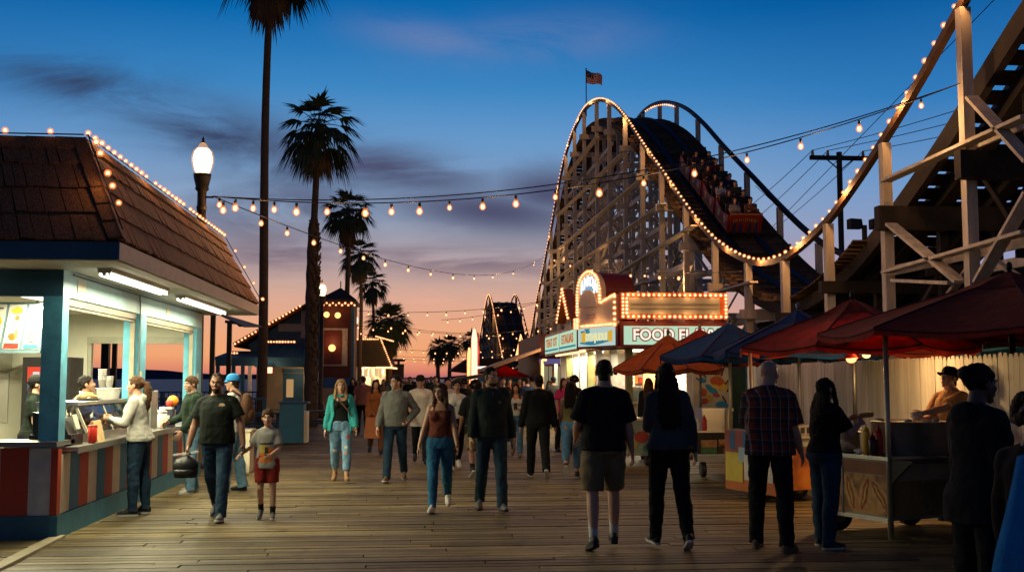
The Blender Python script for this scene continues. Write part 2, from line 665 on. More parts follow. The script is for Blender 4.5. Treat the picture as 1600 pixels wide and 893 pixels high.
def build_deck():
    mb = MB()
    rnd = random.Random(5)
    y = 2.0
    W = 0.15
    x0, x1 = -12.5, 17.5
    while y < 150:
        w = W if y < 50 else W * 4
        # boards butt at staggered joints
        x = x0
        cuts = [x0]
        while x < x1:
            x += rnd.choice((3.6, 4.3, 4.9, 2.4)) + rnd.random() * 0.4
            cuts.append(min(x, x1))
        for a, b in zip(cuts, cuts[1:]):
            if b - a < 0.1: continue
            h = rnd.uniform(-0.006, 0.0)
            t = rnd.uniform(-0.004, 0.004)
            g0, g1 = rnd.uniform(0.004, 0.013), rnd.uniform(0.003, 0.01)
            vs = [(a + g1, y + g0, h), (b - g1, y + g0, h + t), (b - g1, y + w - g0, h + t * 0.4), (a + g1, y + w - g0, h + rnd.uniform(-0.003, 0.002)),
                  (a + g1, y + g0, -0.045), (b - g1, y + g0, -0.045), (b - g1, y + w - g0, -0.045), (a + g1, y + w - g0, -0.045)]
            mb.add(vs, [(0, 1, 2, 3), (0, 4, 5, 1), (1, 5, 6, 2), (2, 6, 7, 3), (3, 7, 4, 0)])
        y += w
    solo(mb, 'pier_deck', M_DECK, None, None, (0, 0, 0), kind='structure')
    u = MB()
    u.bb(-12.5, 60, -30, 260, -0.35, -0.06)
    solo(u, 'ground', mat('dark_subfloor', (0.018, 0.014, 0.01), 0.9), None, None, (0, 0, 0), kind='structure')
    # pale edge board in front of the stand
    e = MB()
    a = gp(88, 841) ; b = gp(0, 886)
    d = (b - a).normalized()
    e.bar(a + V((0, 0, 0.012)) - d * 0.1, b + d * 3 + V((0, 0, 0.012)), 0.13, 0.03)
    solo(e, 'kerb', mat('worn_edge_board', (0.36, 0.31, 0.2), 0.75), None, None, a, kind='structure')
build_deck()
def build_sea():
    m, nt, out = newmat('evening_sea')
    b = N(nt, 'ShaderNodeBsdfPrincipled')
    nt.links.new(b.outputs[0], out.inputs[0])
    b.inputs['Base Color'].default_value = (0.01, 0.018, 0.04, 1)
    b.inputs['Roughness'].default_value = 0.42
    b.inputs['Specular IOR Level'].default_value = 0.3
    tc = N(nt, 'ShaderNodeNewGeometry')
    mp = N(nt, 'ShaderNodeMapping'); mp.inputs['Scale'].default_value = (0.12, 0.3, 1)
    nt.links.new(tc.outputs['Position'], mp.inputs[0])
    n = N(nt, 'ShaderNodeTexNoise'); n.inputs['Scale'].default_value = 1.0; n.inputs['Detail'].default_value = 6
    nt.links.new(mp.outputs[0], n.inputs[0])
    bp = N(nt, 'ShaderNodeBump'); bp.inputs['Strength'].default_value = 1.0; bp.inputs['Distance'].default_value = 1.2
    nt.links.new(n.outputs[0], bp.inputs['Height']); nt.links.new(bp.outputs[0], b.inputs['Normal'])
    mb = MB()
    mb.quad((-14000, -200, -5), (14000, -200, -5), (14000, 14000, -5), (-14000, 14000, -5))
    solo(mb, 'sea', m, None, None, (0, 0, -5), kind='structure')
    h = MB()
    rnd = random.Random(3)
    pts = []
    n = 90
    for i in range(n + 1):
        x = -5200 + 8600 * i / n
        z = 26 + 20 * math.sin(i * 0.21) + 12 * math.sin(i * 0.53 + 1) + rnd.uniform(-3, 3)
        pts.append((x, 6200, max(4, z)))
    ring0 = [(x, y, -6) for x, y, z in pts]
    vs = ring0 + pts + [(x, y + 900, -6) for x, y, z in pts]
    fs = []
    k = n + 1
    for i in range(n):
        fs.append((i, i + 1, i + 1 + k, i + k))
        fs.append((i + k, i + 1 + k, i + 1 + 2 * k, i + 2 * k))
    h.add(vs, fs)
    solo(h, 'hills', mat('distant_hills', (0.05, 0.06, 0.11), 0.95, scale=0.002, bump=0), None, None, (0, 6200, -6), kind='structure', smooth=True)
build_sea()
# ================================================================== shared finishes
M_TEAL = mat('teal_painted_board', (0.09, 0.34, 0.47), 0.5, 0.3, 4.5, 0.08, 30)
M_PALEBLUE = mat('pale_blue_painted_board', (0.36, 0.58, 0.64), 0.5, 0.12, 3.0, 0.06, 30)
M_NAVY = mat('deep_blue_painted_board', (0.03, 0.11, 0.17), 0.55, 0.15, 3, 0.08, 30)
M_WHITEP = mat('white_painted_board', (0.62, 0.60, 0.54), 0.55, 0.1, 2.5, 0.06, 30)
M_CREAM = mat('cream_paint', (0.68, 0.60, 0.44), 0.55, 0.14, 3.5, 0.06, 30)
M_REDP = mat('brick_red_paint', (0.44, 0.05, 0.02), 0.5, 0.14, 3.5, 0.06, 30)
M_STRIPEBLUE = mat('stripe_blue_paint', (0.03, 0.16, 0.27), 0.5, 0.14, 3.5, 0.06, 30)
M_STEEL = mat('brushed_steel', (0.52, 0.51, 0.47), 0.34, 0.1, 3, 0.05, 60, metal=0.9, stretch=(1, 8, 1))
M_DSTEEL = mat('dull_steel', (0.22, 0.21, 0.19), 0.45, 0.2, 3, 0.05, 60, metal=0.8)
M_BLACKP = mat('black_plastic', (0.014, 0.014, 0.015), 0.45, 0.2, 6, 0.05)
M_BLACKM = mat('black_metal', (0.018, 0.018, 0.018), 0.45, 0.2, 6, 0.05, metal=0.4)
M_WHITEPL = mat('white_plastic', (0.72, 0.71, 0.66), 0.4, 0.04, 4, 0.02)
M_REDPL = mat('red_plastic', (0.55, 0.03, 0.015), 0.35, 0.08, 4, 0.02)
M_ORANGEPL = mat('orange_plastic', (0.75, 0.22, 0.02), 0.35, 0.08, 4, 0.02)
M_YELLOWPL = mat('yellow_plastic', (0.75, 0.48, 0.04), 0.4, 0.08, 4, 0.02)
M_WALLW = mat('interior_white_wall', (0.74, 0.74, 0.62), 0.6, 0.06, 2, 0.04)
M_TUBE = emit('fluorescent_tube', (1.0, 0.86, 0.66), 5.0)
M_TUBEHALO = amber('tube_diffuser', (1.0, 0.62, 0.45), 2.0, 0.35)
M_GLASS = clear_glass('clear_glass')
M_SHAKE = mat('brown_roof_shakes', (0.115, 0.052, 0.022), 0.8, 0.5, 9, 0.4, 50, stretch=(6, 6, 0.7), col2=(0.24, 0.11, 0.045))
M_FOOD = mat('fried_food', (0.55, 0.26, 0.07), 0.6, 0.4, 40, 0.5, 60)
M_BULBCORE = emit('warm_bulb_filament', (1.0, 0.60, 0.30), 4.2)
M_BULBHALO = amber('warm_bulb_glass_halo', (1.0, 0.26, 0.06), 1.6, 0.38)  # oversized glass shell, its emission paints a halo round the bulb
M_SOCKET = M_BLACKP

def bulb_mesh(name, r, drop=True, lo=False):
    """hanging lamp: dark socket, hot core, outer glass shell whose glow paints a halo"""
    mb = MB()
    n = 6 if lo else 10
    if drop:
        mb.cur = 0
        mb.tube([(0, 0, 0.0), (0, 0, -r * 1.5)], r * 0.42, 6)
        c = -r * 2.6
        mb.cur = 1
        mb.ell((0, 0, c), (r * 0.62, r * 0.62, r * 0.85), n, 6)
        mb.cur = 2
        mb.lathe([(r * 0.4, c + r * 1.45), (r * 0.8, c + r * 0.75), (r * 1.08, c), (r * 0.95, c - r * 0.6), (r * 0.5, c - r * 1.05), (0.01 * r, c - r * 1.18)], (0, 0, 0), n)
    else:
        mb.cur = 0
        mb.box((0, 0, -r * 0.9), (r * 0.7, r * 0.7, r * 0.5))
        mb.cur = 1
        mb.ell((0, 0, 0), r * 0.72, n, 5)
        mb.cur = 2
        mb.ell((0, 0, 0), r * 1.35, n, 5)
    return mb.mesh(name, [M_SOCKET, M_BULBCORE, M_BULBHALO], smooth=True)
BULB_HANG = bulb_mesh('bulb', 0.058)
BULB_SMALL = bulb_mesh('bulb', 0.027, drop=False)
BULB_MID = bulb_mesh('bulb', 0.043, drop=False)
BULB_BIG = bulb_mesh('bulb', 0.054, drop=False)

def shake_face(mb, bl, br, tl, tr, courses, width, rnd, th=0.022):
    """lapped shakes over a sloping quad"""
    bl, br, tl, tr = V(bl), V(br), V(tl), V(tr)
    nrm = (br - bl).cross(tl - bl).normalized()
    for c in range(courses):
        t0, t1 = c / courses, (c + 1.12) / courses
        a0, a1 = bl.lerp(tl, t0), br.lerp(tr, t0)
        b0, b1 = bl.lerp(tl, min(t1, 1)), br.lerp(tr, min(t1, 1))
        L = (a1 - a0).length
        s = -rnd.random() * width
        while s < L:
            w = width * rnd.uniform(0.65, 1.35)
            u0, u1 = max(s, 0) / L, min(s + w - 0.008, L) / L
            s += w
            if u1 - u0 < 0.002: continue
            lift = th * rnd.uniform(0.8, 1.5)
            dn = (a0 - b0).normalized() * rnd.uniform(-0.012, 0.02)
            p0, p1 = a0.lerp(a1, u0) + dn, a0.lerp(a1, u1) + dn
            q1, q0 = b0.lerp(b1, u1), b0.lerp(b1, u0)
            o = nrm * lift
            k = nrm * 0.003
            mb.add([p0, p1, q1, q0, p0 + o, p1 + o, q1 + k, q0 + k], [(4, 5, 6, 7), (0, 1, 5, 4), (1, 2, 6, 5), (3, 0, 4, 7)])

# ================================================================== striped food stand on the left
KX, KY, KY2, KL = -3.72, 11.83, 19.35, -9.6
EX, EY, EY2 = -2.89, 10.84, 20.32       # eave
EZ0, EZ1 = 2.81, 3.0
RX, RY, RY2, RZ = -3.52, 11.72, 20.0, 4.15
def build_kiosk():
    rnd = random.Random(21)
    k = thing('food_stand', 'striped red white and blue walk-up food stand with brown shake roof and bright white-lit counter', 'food stand', (KX, KY, 0))
    # --- roof
    r = MB()
    r.cur = 1
    r.slab([(KL - 0.5, EY + 0.02, EZ1 - 0.01), (EX - 0.02, EY + 0.02, EZ1 - 0.01), (RX, RY, RZ - 0.02), (KL - 0.5, RY, RZ - 0.02)], (0, 0.02, -0.04))
    r.slab([(EX - 0.02, EY + 0.02, EZ1 - 0.01), (EX - 0.02, EY2 - 0.02, EZ1 - 0.01), (RX, RY2, RZ - 0.02), (RX, RY, RZ - 0.02)], (-0.03, 0, -0.03))
    r.slab([(EX - 0.04, EY2 - 0.02, EZ1 - 0.01), (KL - 0.5, EY2 - 0.02, EZ1 - 0.01), (KL - 0.5, RY2, RZ - 0.02), (RX - 0.02, RY2, RZ - 0.02)], (0, -0.03, -0.03))
    r.bb(KL - 0.5, RX - 0.02, RY + 0.02, RY2 - 0.02, RZ - 0.06, RZ - 0.01)
    r.cur = 0
    shake_face(r, (KL - 0.5, EY, EZ1), (EX + 0.005, EY, EZ1), (KL - 0.5, RY, RZ), (RX, RY, RZ), 4, 0.155, rnd)
    shake_face(r, (EX, EY, EZ1), (EX, EY2, EZ1), (RX, RY, RZ), (RX, RY2, RZ), 4, 0.155, rnd)
    roof = r.build('roof', [M_SHAKE, mat('roof_underlay', (0.04, 0.025, 0.015), 0.9)], k)
    c = MB()
    # ridge and hip caps
    n = 26
    for i in range(n):
        y0 = RY + (RY2 - RY) * i / n
        c.slab([(RX - 0.13, y0, RZ + 0.02), (RX, y0, RZ + 0.055), (RX + 0.09, y0, RZ - 0.08), (RX + 0.07, y0, RZ - 0.1), (RX - 0.01, y0, RZ + 0.03), (RX - 0.13, y0, RZ)], (0, (RY2 - RY) / n + 0.03, -0.006))
    for i in range(22):
        x0 = RX - (RX - KL + 0.5) * (i + 1) / 22
        c.slab([(x0, RY - 0.1, RZ - 0.08), (x0, RY - 0.01, RZ + 0.055), (x0, RY + 0.13, RZ + 0.02), (x0, RY + 0.13, RZ), (x0, RY, RZ + 0.02), (x0, RY - 0.08, RZ - 0.1)], ((RX - KL + 0.5) / 22 + 0.02, 0, -0.006))
    for i in range(6):
        a = V((EX, EY, EZ1)).lerp(V((RX, RY, RZ)), i / 6 - 0.01)
        b = V((EX, EY, EZ1)).lerp(V((RX, RY, RZ)), (i + 1.1) / 6)
        s = V((0.075, 0.0, 0.0)); t = V((0, -0.105, 0.0)); t2 = V((-0.12, -0.02, 0.01)); s2 = V((0.01, 0.14, 0.01)); o = V((0.025, -0.03, 0.03))
        c.add([a + t2 + o * .6, a + o * 1.3, a + s2 + o * .6, b + t2 + o * .3, b + o, b + s2 + o * .3], [(0, 1, 4, 3), (1, 2, 5, 4), (0, 3, 5, 2)])
    c.build('ridge_cap', M_SHAKE, roof)
    # --- fascia, soffit
    f = MB()
    f.bb(KL - 0.5, EX - 0.002, EY, EY + 0.03, EZ0, EZ1 - 0.02)
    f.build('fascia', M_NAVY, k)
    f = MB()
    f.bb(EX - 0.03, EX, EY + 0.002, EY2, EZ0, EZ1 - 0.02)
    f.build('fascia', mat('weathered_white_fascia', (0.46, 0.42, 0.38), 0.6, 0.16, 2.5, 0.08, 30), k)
    f = MB()
    f.bb(KL - 0.5, EX - 0.032, EY + 0.032, EY2 - 0.03, 2.80, 2.825)
    f.build('soffit', M_WHITEP, k)
    # --- head beam
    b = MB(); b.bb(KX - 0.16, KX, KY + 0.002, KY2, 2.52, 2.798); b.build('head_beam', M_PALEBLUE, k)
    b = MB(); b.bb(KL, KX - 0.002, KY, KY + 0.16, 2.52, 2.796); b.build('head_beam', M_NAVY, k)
    # --- posts
    for i, (px_, y0, y1, m) in enumerate(((KX, KY - 0.01, KY + 0.2, M_TEAL), (KX, 15.02, 15.42, M_TEAL), (KX, 18.85, KY2, M_TEAL))):
        p = MB(); p.bb(px_ - 0.2, px_ + 0.004, y0, y1, 0.93, 2.519)
        p.build('post', m, k)
    p = MB(); p.bb(-6.3, -6.15, KY - 0.002, KY + 0.16, 1.0, 2.519); p.build('post', M_NAVY, k)
    # small notices, conduit and screw plates on the posts and beam
    nb = mat('paper_notice', (.6, .58, .5), .6, .1, 30, 0)
    for y, z, w, h in ((15.08, 1.55, .13, .2), (15.09, 1.32, .11, .15), (18.95, 1.5, .16, .24), (12.3, 2.58, .3, .16), (16.6, 2.6, .22, .12)):
        n_ = MB(); n_.bb(KX + .005, KX + .008, y, y + w, z, z + h); n_.build('notice', nb, k)
    cn = MB(); cn.tube([(KX + .02, 12.1, 2.77), (KX + .02, 14.95, 2.765), (KX + .02, 15.0, 2.5), (KX + .02, 15.0, 1.05)], .011, 6); cn.tube([(KX + .02, 15.0, 2.765), (KX + .02, 19.2, 2.77)], .009, 6); cn.build('conduit', M_DSTEEL, k)
    bx_ = MB(); bx_.bb(KX + .004, KX + .06, 14.95, 15.05, 1.2, 1.36); bx_.build('junction_box', M_DSTEEL, k)
    # --- rolled shutters under the beam
    s = MB()
    for y0, y1 in ((KY + 0.205, 15.015), (15.425, 18.845)):
        s.bb(KX - 0.13, KX - 0.03, y0, y1, 2.44, 2.518)
        s.bb(KX - 0.11, KX - 0.05, y0, y1, 2.405, 2.435)
        for y in (y0 + 0.03, y1 - 0.03):
            s.bb(KX - 0.1, KX - 0.04, y - 0.025, y + 0.025, 0.95, 2.404)
    s.build('roller_shutter', mat('beige_shutter', (0.30, 0.27, 0.2), 0.5), k)
    # --- striped lower walls, each one board run
    def stripes(kind, a, b, z0, z1, seq, w):
        t = MB()
        L = abs(b - a); n = int(math.ceil(L / w)); sg = 1 if b > a else -1
        for i in range(n):
            t.cur = seq[i % len(seq)]
            u0, u1 = a + sg * i * w, a + sg * min((i + 1) * w, L)
            lo, hi = min(u0, u1) + 0.002, max(u0, u1) - 0.002
            if kind == 'side': t.bb(KX - 0.08, KX, lo, hi, z0, z1)
            else: t.bb(lo, hi, KY - 0.004, KY + 0.08, z0, z1)
        return t
    stripes('side', KY + 0.1, KY2, 0.24, 0.86, [1, 2, 0], 0.335).build('striped_wall', [M_REDP, M_CREAM, M_STRIPEBLUE], k)
    stripes('front', KX - 0.0, KL, 0.24, 0.93, [1, 0, 1, 0, 2], 0.285).build('striped_wall', [M_REDP, mat('white_stripe_paint', (0.5, 0.48, 0.46), 0.55), M_STRIPEBLUE], k)
    t = MB(); t.bb(KX - 0.06, KX + 0.012, KY - 0.012, KY + 0.095, 0.24, 0.93); t.build('corner_board', M_REDP, k)
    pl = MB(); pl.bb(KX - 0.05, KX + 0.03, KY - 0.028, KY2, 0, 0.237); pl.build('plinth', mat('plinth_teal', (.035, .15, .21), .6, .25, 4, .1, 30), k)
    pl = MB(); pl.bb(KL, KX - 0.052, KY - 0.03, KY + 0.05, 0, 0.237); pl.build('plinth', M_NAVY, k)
    # --- counters
    ct = MB()
    ct.bb(KX - 0.62, KX + 0.15, KY + 0.2, KY2 - 0.02, 0.885, 0.93)
    ct.bb(KX + 0.135, KX + 0.152, KY + 0.199, KY2 - 0.018, 0.862, 0.931)
    ct.build('counter', M_STEEL, k)
    ct = MB()
    ct.bb(KL, KX + 0.02, KY - 0.1, KY + 0.5, 0.95, 1.0)
    ct.build('counter', M_DSTEEL, k)
    # --- room behind: floor, ceiling, back wall with an opening, left wall
    w = MB(); w.bb(KL, KX - 0.1, KY + 0.1, KY2, 0.02, 0.05); w.build('floor', mat('stand_floor', (0.2, 0.17, 0.13), 0.6), k)
    w = MB(); w.bb(KL, KX - 0.17, KY + 0.17, KY2, 2.74, 2.79); w.build('ceiling', M_WALLW, k)
    w = MB()
    w.bb(KL, -5.62, KY2 - 0.08, KY2, 0.05, 2.74)
    w.bb(-5.618, KX - 0.21, KY2 - 0.08, KY2, 0.05, 0.94)
    w.bb(-5.618, KX - 0.21, KY2 - 0.08, KY2, 2.36, 2.74)
    w.build('back_wall', M_WALLW, k)
    w = MB()
    for x in (-5.58, -4.72):
        w.bb(x - 0.03, x + 0.03, KY2 - 0.1, KY2 + 0.02, 0.942, 2.358)
    w.bb(-5.618, KX - 0.21, KY2 - 0.11, KY2 + 0.02, 0.942, 0.99)
    w.bb(-5.618, KX - 0.21, KY2 - 0.13, KY2 + 0.02, 2.25, 2.357)
    w.build('window_frame', mat('pale_window_frame', (0.5, 0.5, 0.42), 0.5), k)
    w = MB(); w.bb(KL - 0.08, KL, KY, KY2, 0.05, 2.79); w.build('side_wall', M_WALLW, k)
    w = MB(); w.bb(-6.2, -5.85, KY2 - 0.16, KY2 - 0.08, 1.72, 1.86); w.build('switch_box', M_DSTEEL, k)
    w = MB(); w.tube([(-5.95, KY2 - 0.1, 1.72), (-5.94, KY2 - 0.11, 1.4), (-5.98, KY2 - 0.1, 1.2)], 0.012, 6); w.build('cord', M_BLACKP, k)
    # steel backsplash, hood
    w = MB(); w.bb(-8.6, -6.9, KY2 - 0.1, KY2 - 0.082, 0.9, 1.75); w.build('backsplash', M_STEEL, k)
    w = MB(); w.slab([(-8.6, KY2 - 0.1, 1.78), (-8.6, KY2 - 0.9, 1.78), (-8.6, KY2 - 0.9, 1.98), (-8.6, KY2 - 0.1, 2.35)], (1.75, 0, 0)); w.build('hood', M_STEEL, k)
    # --- fluorescent fixtures: two under the eave, two inside
    def fixture(p0, p1, power, name='tube_light', col=(1.0, 0.92, 0.58), w=0.14):
        p0, p1 = V(p0), V(p1)
        h = MB(); h.bar(p0 + V((0, 0, 0.035)), p1 + V((0, 0, 0.035)), w, 0.045)
        h.bar(p0, p0.lerp(p1, 0.012), w * 0.8, 0.05); h.bar(p1, p1.lerp(p0, 0.012), w * 0.8, 0.05)
        fx = h.build(name, M_WHITEPL, k)
        for s in (-1, 1):
            d = (p1 - p0).normalized(); sd = V((d.y, -d.x, 0)) * (0.035 * s)
            tb = MB(); tb.tube([p0 + sd - V((0, 0, 0.015)), p1 + sd - V((0, 0, 0.015))], 0.019, 8)
            tb.build('tube', M_TUBE, fx, smooth=True)
        tube_light(p0 - V((0, 0, 0.06)), p1 - V((0, 0, 0.06)), power, col, 0.12, k)
    fixture((-3.24, 11.6, 2.745), (-3.22, 14.2, 2.745), PW['eave'])
    fixture((-3.22, 15.2, 2.745), (-3.22, 18.5, 2.745), PW['eave'])
    fixture((-4.9, 15.4, 2.68), (-4.85, 17.9, 2.68), PW['inside'])
    fixture((-4.85, 12.7, 2.68), (-4.75, 14.5, 2.68), PW['inside'])
    fixture((-7.6, 13.2, 2.68), (-7.6, 15.6, 2.68), PW['inside'])
    fixture((-8.2, 11.15, 2.745), (-4.75, 11.15, 2.745), 0.001)
    return k
def build_menu():
    """hanging board of four lit menu panels with pictures of food"""
    k = thing('menu_board', 'row of bright menu panels with food pictures hung inside the striped stand', 'menu board', atY(10, 545, 14.6))
    white = mat('menu_panel_white', (0.42, 0.42, 0.38), 0.4, 0.02, 3, 0)
    fr = MB()
    x0, x1, y = -7.2, -4.84, 14.6
    z0, z1 = 2.03, 2.60
    lean = V((0.0, -0.10, 0))
    def pt(x, z, o=0.0): return V((x + 0.2 * (z - z0), y - 0.16 * (z - z0) - o, z))
    def plate(mb, xa, xb, za, zb, o, t):
        mb.slab([pt(xa, za, o), pt(xb, za, o), pt(xb, zb, o), pt(xa, zb, o)], (0, -t, 0))
    plate(fr, x0, x1, z0 - 0.05, z1 + 0.03, 0, 0.03)
    fr.build('frame', mat('pale_blue_metal', (0.10, 0.17, 0.20), 0.45), k)
    rnd = random.Random(4)
    xs = [x1 - 0.235 - i * 0.245 for i in range(9)]
    for i, xa in enumerate(xs):
        mb = MB()
        xb = xa + 0.208
        plate(mb, xa, xb, z0, z1, 0.032, 0.006)
        def blob(cx, cz, rx, rz, ci):
            mb.cur = ci
            pts = []
            for q in range(14):
                a = 2 * PI * q / 14
                j = rnd.uniform(0.85, 1.15)
                pts.append(pt(cx + rx * math.cos(a) * j, cz + rz * math.sin(a) * j, 0.0385 + 0.0006 * ci + rnd.uniform(0, 0.0004)))
            mb.slab(pts, (0, -0.001, 0))
        def strip(xa_, xb_, za, zb, ci):
            mb.cur = ci
            plate(mb, xa_, xb_, za, zb, 0.0385 + 0.0006 * ci, 0.001)
        if i % 4 == 2:
            strip(xa + 0.03, xb - 0.03, z1 - 0.06, z1 - 0.035, 4)
            blob(xa + 0.10, z1 - 0.16, 0.055, 0.06, 2); blob(xa + 0.09, z1 - 0.26, 0.07, 0.06, 3); blob(xa + 0.15, z1 - 0.22, 0.04, 0.06, 3)
            blob(xa + 0.15, z0 + 0.18, 0.04, 0.06, 1)
            for q in range(3): strip(xa + 0.03, xa + 0.11, z0 + 0.12 - q * 0.03, z0 + 0.128 - q * 0.03, 4)
        elif i % 4 == 1:
            blob(xa + 0.11, z1 - 0.08, 0.075, 0.045, 3); blob(xa + 0.12, z1 - 0.17, 0.03, 0.035, 1)
            strip(xa + 0.08, xb - 0.06, z1 - 0.27, z1 - 0.26, 4)
            blob(xa + 0.11, z0 + 0.16, 0.06, 0.045, 1); blob(xa + 0.14, z0 + 0.2, 0.02, 0.06, 2)
            strip(xa + 0.012, xb - 0.012, z0 + 0.01, z0 + 0.075, 5)
        elif i % 4 == 0:
            for q in range(9): strip(xa + 0.03, xa + 0.03 + rnd.uniform(0.06, 0.15), z1 - 0.08 - q * 0.05, z1 - 0.07 - q * 0.05, 4 if q % 3 else 1)
            strip(xa + 0.012, xb - 0.012, z0 + 0.01, z0 + 0.06, 6)
        else:
            blob(xa + 0.12, z1 - 0.3, 0.065, 0.15, 1); blob(xa + 0.09, z1 - 0.12, 0.05, 0.05, 3)
            for q in range(3): strip(xa + 0.03, xb - 0.05, z0 + 0.1 - q * 0.03, z0 + 0.108 - q * 0.03, 4)
        mb.build('menu_panel', [white, mat('print_orange', (0.42, 0.10, 0.02), 0.5, 0.3, 30, 0), mat('print_tan', (0.36, 0.17, 0.06), 0.5, 0.2, 30, 0), mat('print_yellow', (0.48, 0.26, 0.03), 0.5, 0.2, 30, 0),
                              mat('print_grey', (0.10, 0.09, 0.08), 0.5, 0, 3, 0), mat('print_red', (0.36, 0.03, 0.02), 0.5, 0, 3, 0), mat('print_teal', (0.04, 0.22, 0.24), 0.5, 0, 3, 0)], k)
    br = MB()
    for x in (-7.0, -5.0):
        br.tube([pt(x, z1 + 0.02), (x + 0.1, y - 0.05, 2.74)], 0.012, 6)
    br.build('hanger', M_DSTEEL, k)
def build_stand_items():
    G = 'things on the counter of the striped stand'
    cz = 0.931
    def on(px, Y, z=cz): return V((atY(px, 600, Y).x, Y, z))
    # glass-fronted food case
    c = thing('food_case', 'steel framed glass food warmer case standing on the bright counter', 'food case', (-3.95, 13.6, cz))
    x0, x1, y0, y1 = -4.3, -3.72, 12.9, 14.98
    b = MB(); b.bb(x0, x1, y0, y1, cz, cz + 0.10); b.build('base', M_STEEL, c)
    b = MB(); b.bb(x0 - 0.02, x1 - 0.12, y0 - 0.02, y1 + 0.02, 1.345, 1.385); b.build('top_shelf', M_STEEL, c)
    b = MB()
    for y in (y0 + 0.015, (y0 + y1) / 2, y1 - 0.015):
        b.bar((x1 - 0.02, y, cz + 0.1), (x1 - 0.16, y, 1.345), 0.03, 0.03)
        b.bar((x0 + 0.02, y, cz + 0.1), (x0 + 0.02, y, 1.345), 0.03, 0.03)
    b.bar((x0 + 0.1, y0 + 0.5, 1.0), (x1 - 0.2, y0 + 0.9, 1.345), 0.035, 0.03)
    b.build('frame', mat('cream_metal', (0.55, 0.54, 0.42), 0.4), c)
    b = MB(); b.quad((x1 - 0.01, y0, cz + 0.1), (x1 - 0.01, y1, cz + 0.1), (x1 - 0.15, y1, 1.345), (x1 - 0.15, y0, 1.345)); b.build('glass_pane', M_GLASS, c)
    rnd = random.Random(8)
    b = MB()
    for y in (13.2, 13.9, 14.55): b.bb(x0 + 0.12, x1 - 0.1, y - 0.2, y + 0.2, cz + 0.1, cz + 0.15)
    b.build('tray', M_WHITEPL, c)
    b = MB()
    for i in range(46):
        b.ell((rnd.uniform(x0 + 0.17, x1 - 0.15), rnd.choice((13.2, 13.9, 14.55)) + rnd.uniform(-0.15, 0.15), cz + 0.16 + rnd.uniform(0, 0.05)), (rnd.uniform(.03, .05), rnd.uniform(.02, .04), 0.022), 7, 5)
    tag(b.build('food', M_FOOD, c, smooth=True), kind='stuff')
    # cash register
    r = thing('cash_register', 'black cash register with tilted pale display at the near end of the bright counter', 'cash register', (-3.95, 12.5, cz))
    b = MB(); b.bb(-4.14, -3.70, 12.2, 12.62, cz, cz + 0.12); b.build('drawer', M_BLACKP, r)
    b = MB(); b.slab([(-4.12, 12.24, cz + 0.12), (-3.74, 12.24, cz + 0.12), (-3.83, 12.24, cz + 0.30), (-4.12, 12.24, cz + 0.36)], (0, 0.34, 0)); b.build('body', M_BLACKP, r)
    b = MB(); b.slab([(-3.74, 12.44, cz + 0.16), (-3.74, 12.60, cz + 0.16), (-3.79, 12.60, cz + 0.32), (-3.79, 12.44, cz + 0.32)], (0.02, 0, 0.006)); b.build('screen', mat('pale_screen', (0.6, 0.62, 0.5), 0.3, 0.05), r)
    b = MB(); b.slab([(-3.95, 12.3, cz + 0.39), (-3.95, 12.52, cz + 0.39), (-4.0, 12.52, cz + 0.52), (-4.0, 12.3, cz + 0.52)], (0.03, 0, 0.01)); b.build('display', mat('grey_screen', (0.3, 0.31, 0.29), 0.3), r)
    # napkin / order pad box
    p = MB(); p.slab([(-3.69, 12.85, cz), (-3.60, 12.85, cz), (-3.66, 12.85, cz + 0.24), (-3.69, 12.85, cz + 0.24)], (0, 0.3, 0))
    solo(p, 'card_stand', mat('tan_card', (0.6, 0.42, 0.2), 0.6), 'tan printed card stand leaning on the glass food case', 'card stand', (-3.65, 13, cz), G)
    # red paper cup near register
    u = thing('cup', 'red plastic cup standing beside the cash register', 'cup', (-3.62, 12.70, cz))
    b = MB(); b.lathe([(0.042, 0.0), (0.05, 0.02), (0.052, 0.19), (0.048, 0.192), (0.044, 0.03)], (-3.62, 12.70, cz), 14); b.build('body', M_REDPL, u, smooth=True)
    b = MB(); b.lathe([(0.054, 0.188), (0.056, 0.2), (0.03, 0.206)], (-3.62, 12.70, cz), 14); b.build('rim', mat('pink_plastic', (0.65, 0.12, 0.08), 0.4), u, smooth=True)
    # ketchup bottle
    def squeeze(loc, m, label, h=0.2, cat='sauce bottle', grp=None):
        t = thing('sauce_bottle', label, cat, loc, grp)
        b = MB(); b.lathe([(0.03, 0), (0.036, 0.01), (0.036, h * 0.66), (0.026, h * 0.74), (0.022, h * 0.76)], loc, 12); b.build('body', m, t, smooth=True)
        b = MB(); b.lathe([(0.027, h * 0.75), (0.026, h * 0.82), (0.009, h * 0.88), (0.004, h)], loc, 10); b.build('nozzle', m, t, smooth=True)
        return t
    squeeze((-3.62, 14.75, cz), M_REDPL, 'red ketchup bottle on the bright counter behind the grey hooded customer', 0.24)
    # takeout boxes and cups on the top shelf
    sz = 1.386
    rnd = random.Random(2)
    labs = ['white paper food box at the left of the pile on the glass case', 'white paper food box at the right of the pile on the glass case']
    for i, (y, x) in enumerate(((14.3, -4.0), (14.66, -3.98))):
        b = MB(); b.lathe([(0.115, 0.0), (0.14, 0.13), (0.147, 0.132), (0.147, 0.145), (0.02, 0.147)], (x, y, sz), 4 if i == 0 else 20)
        solo(b, 'food_box', M_WHITEPL, labs[i], 'food box', (x, y, sz), 'white boxes on the glass case')
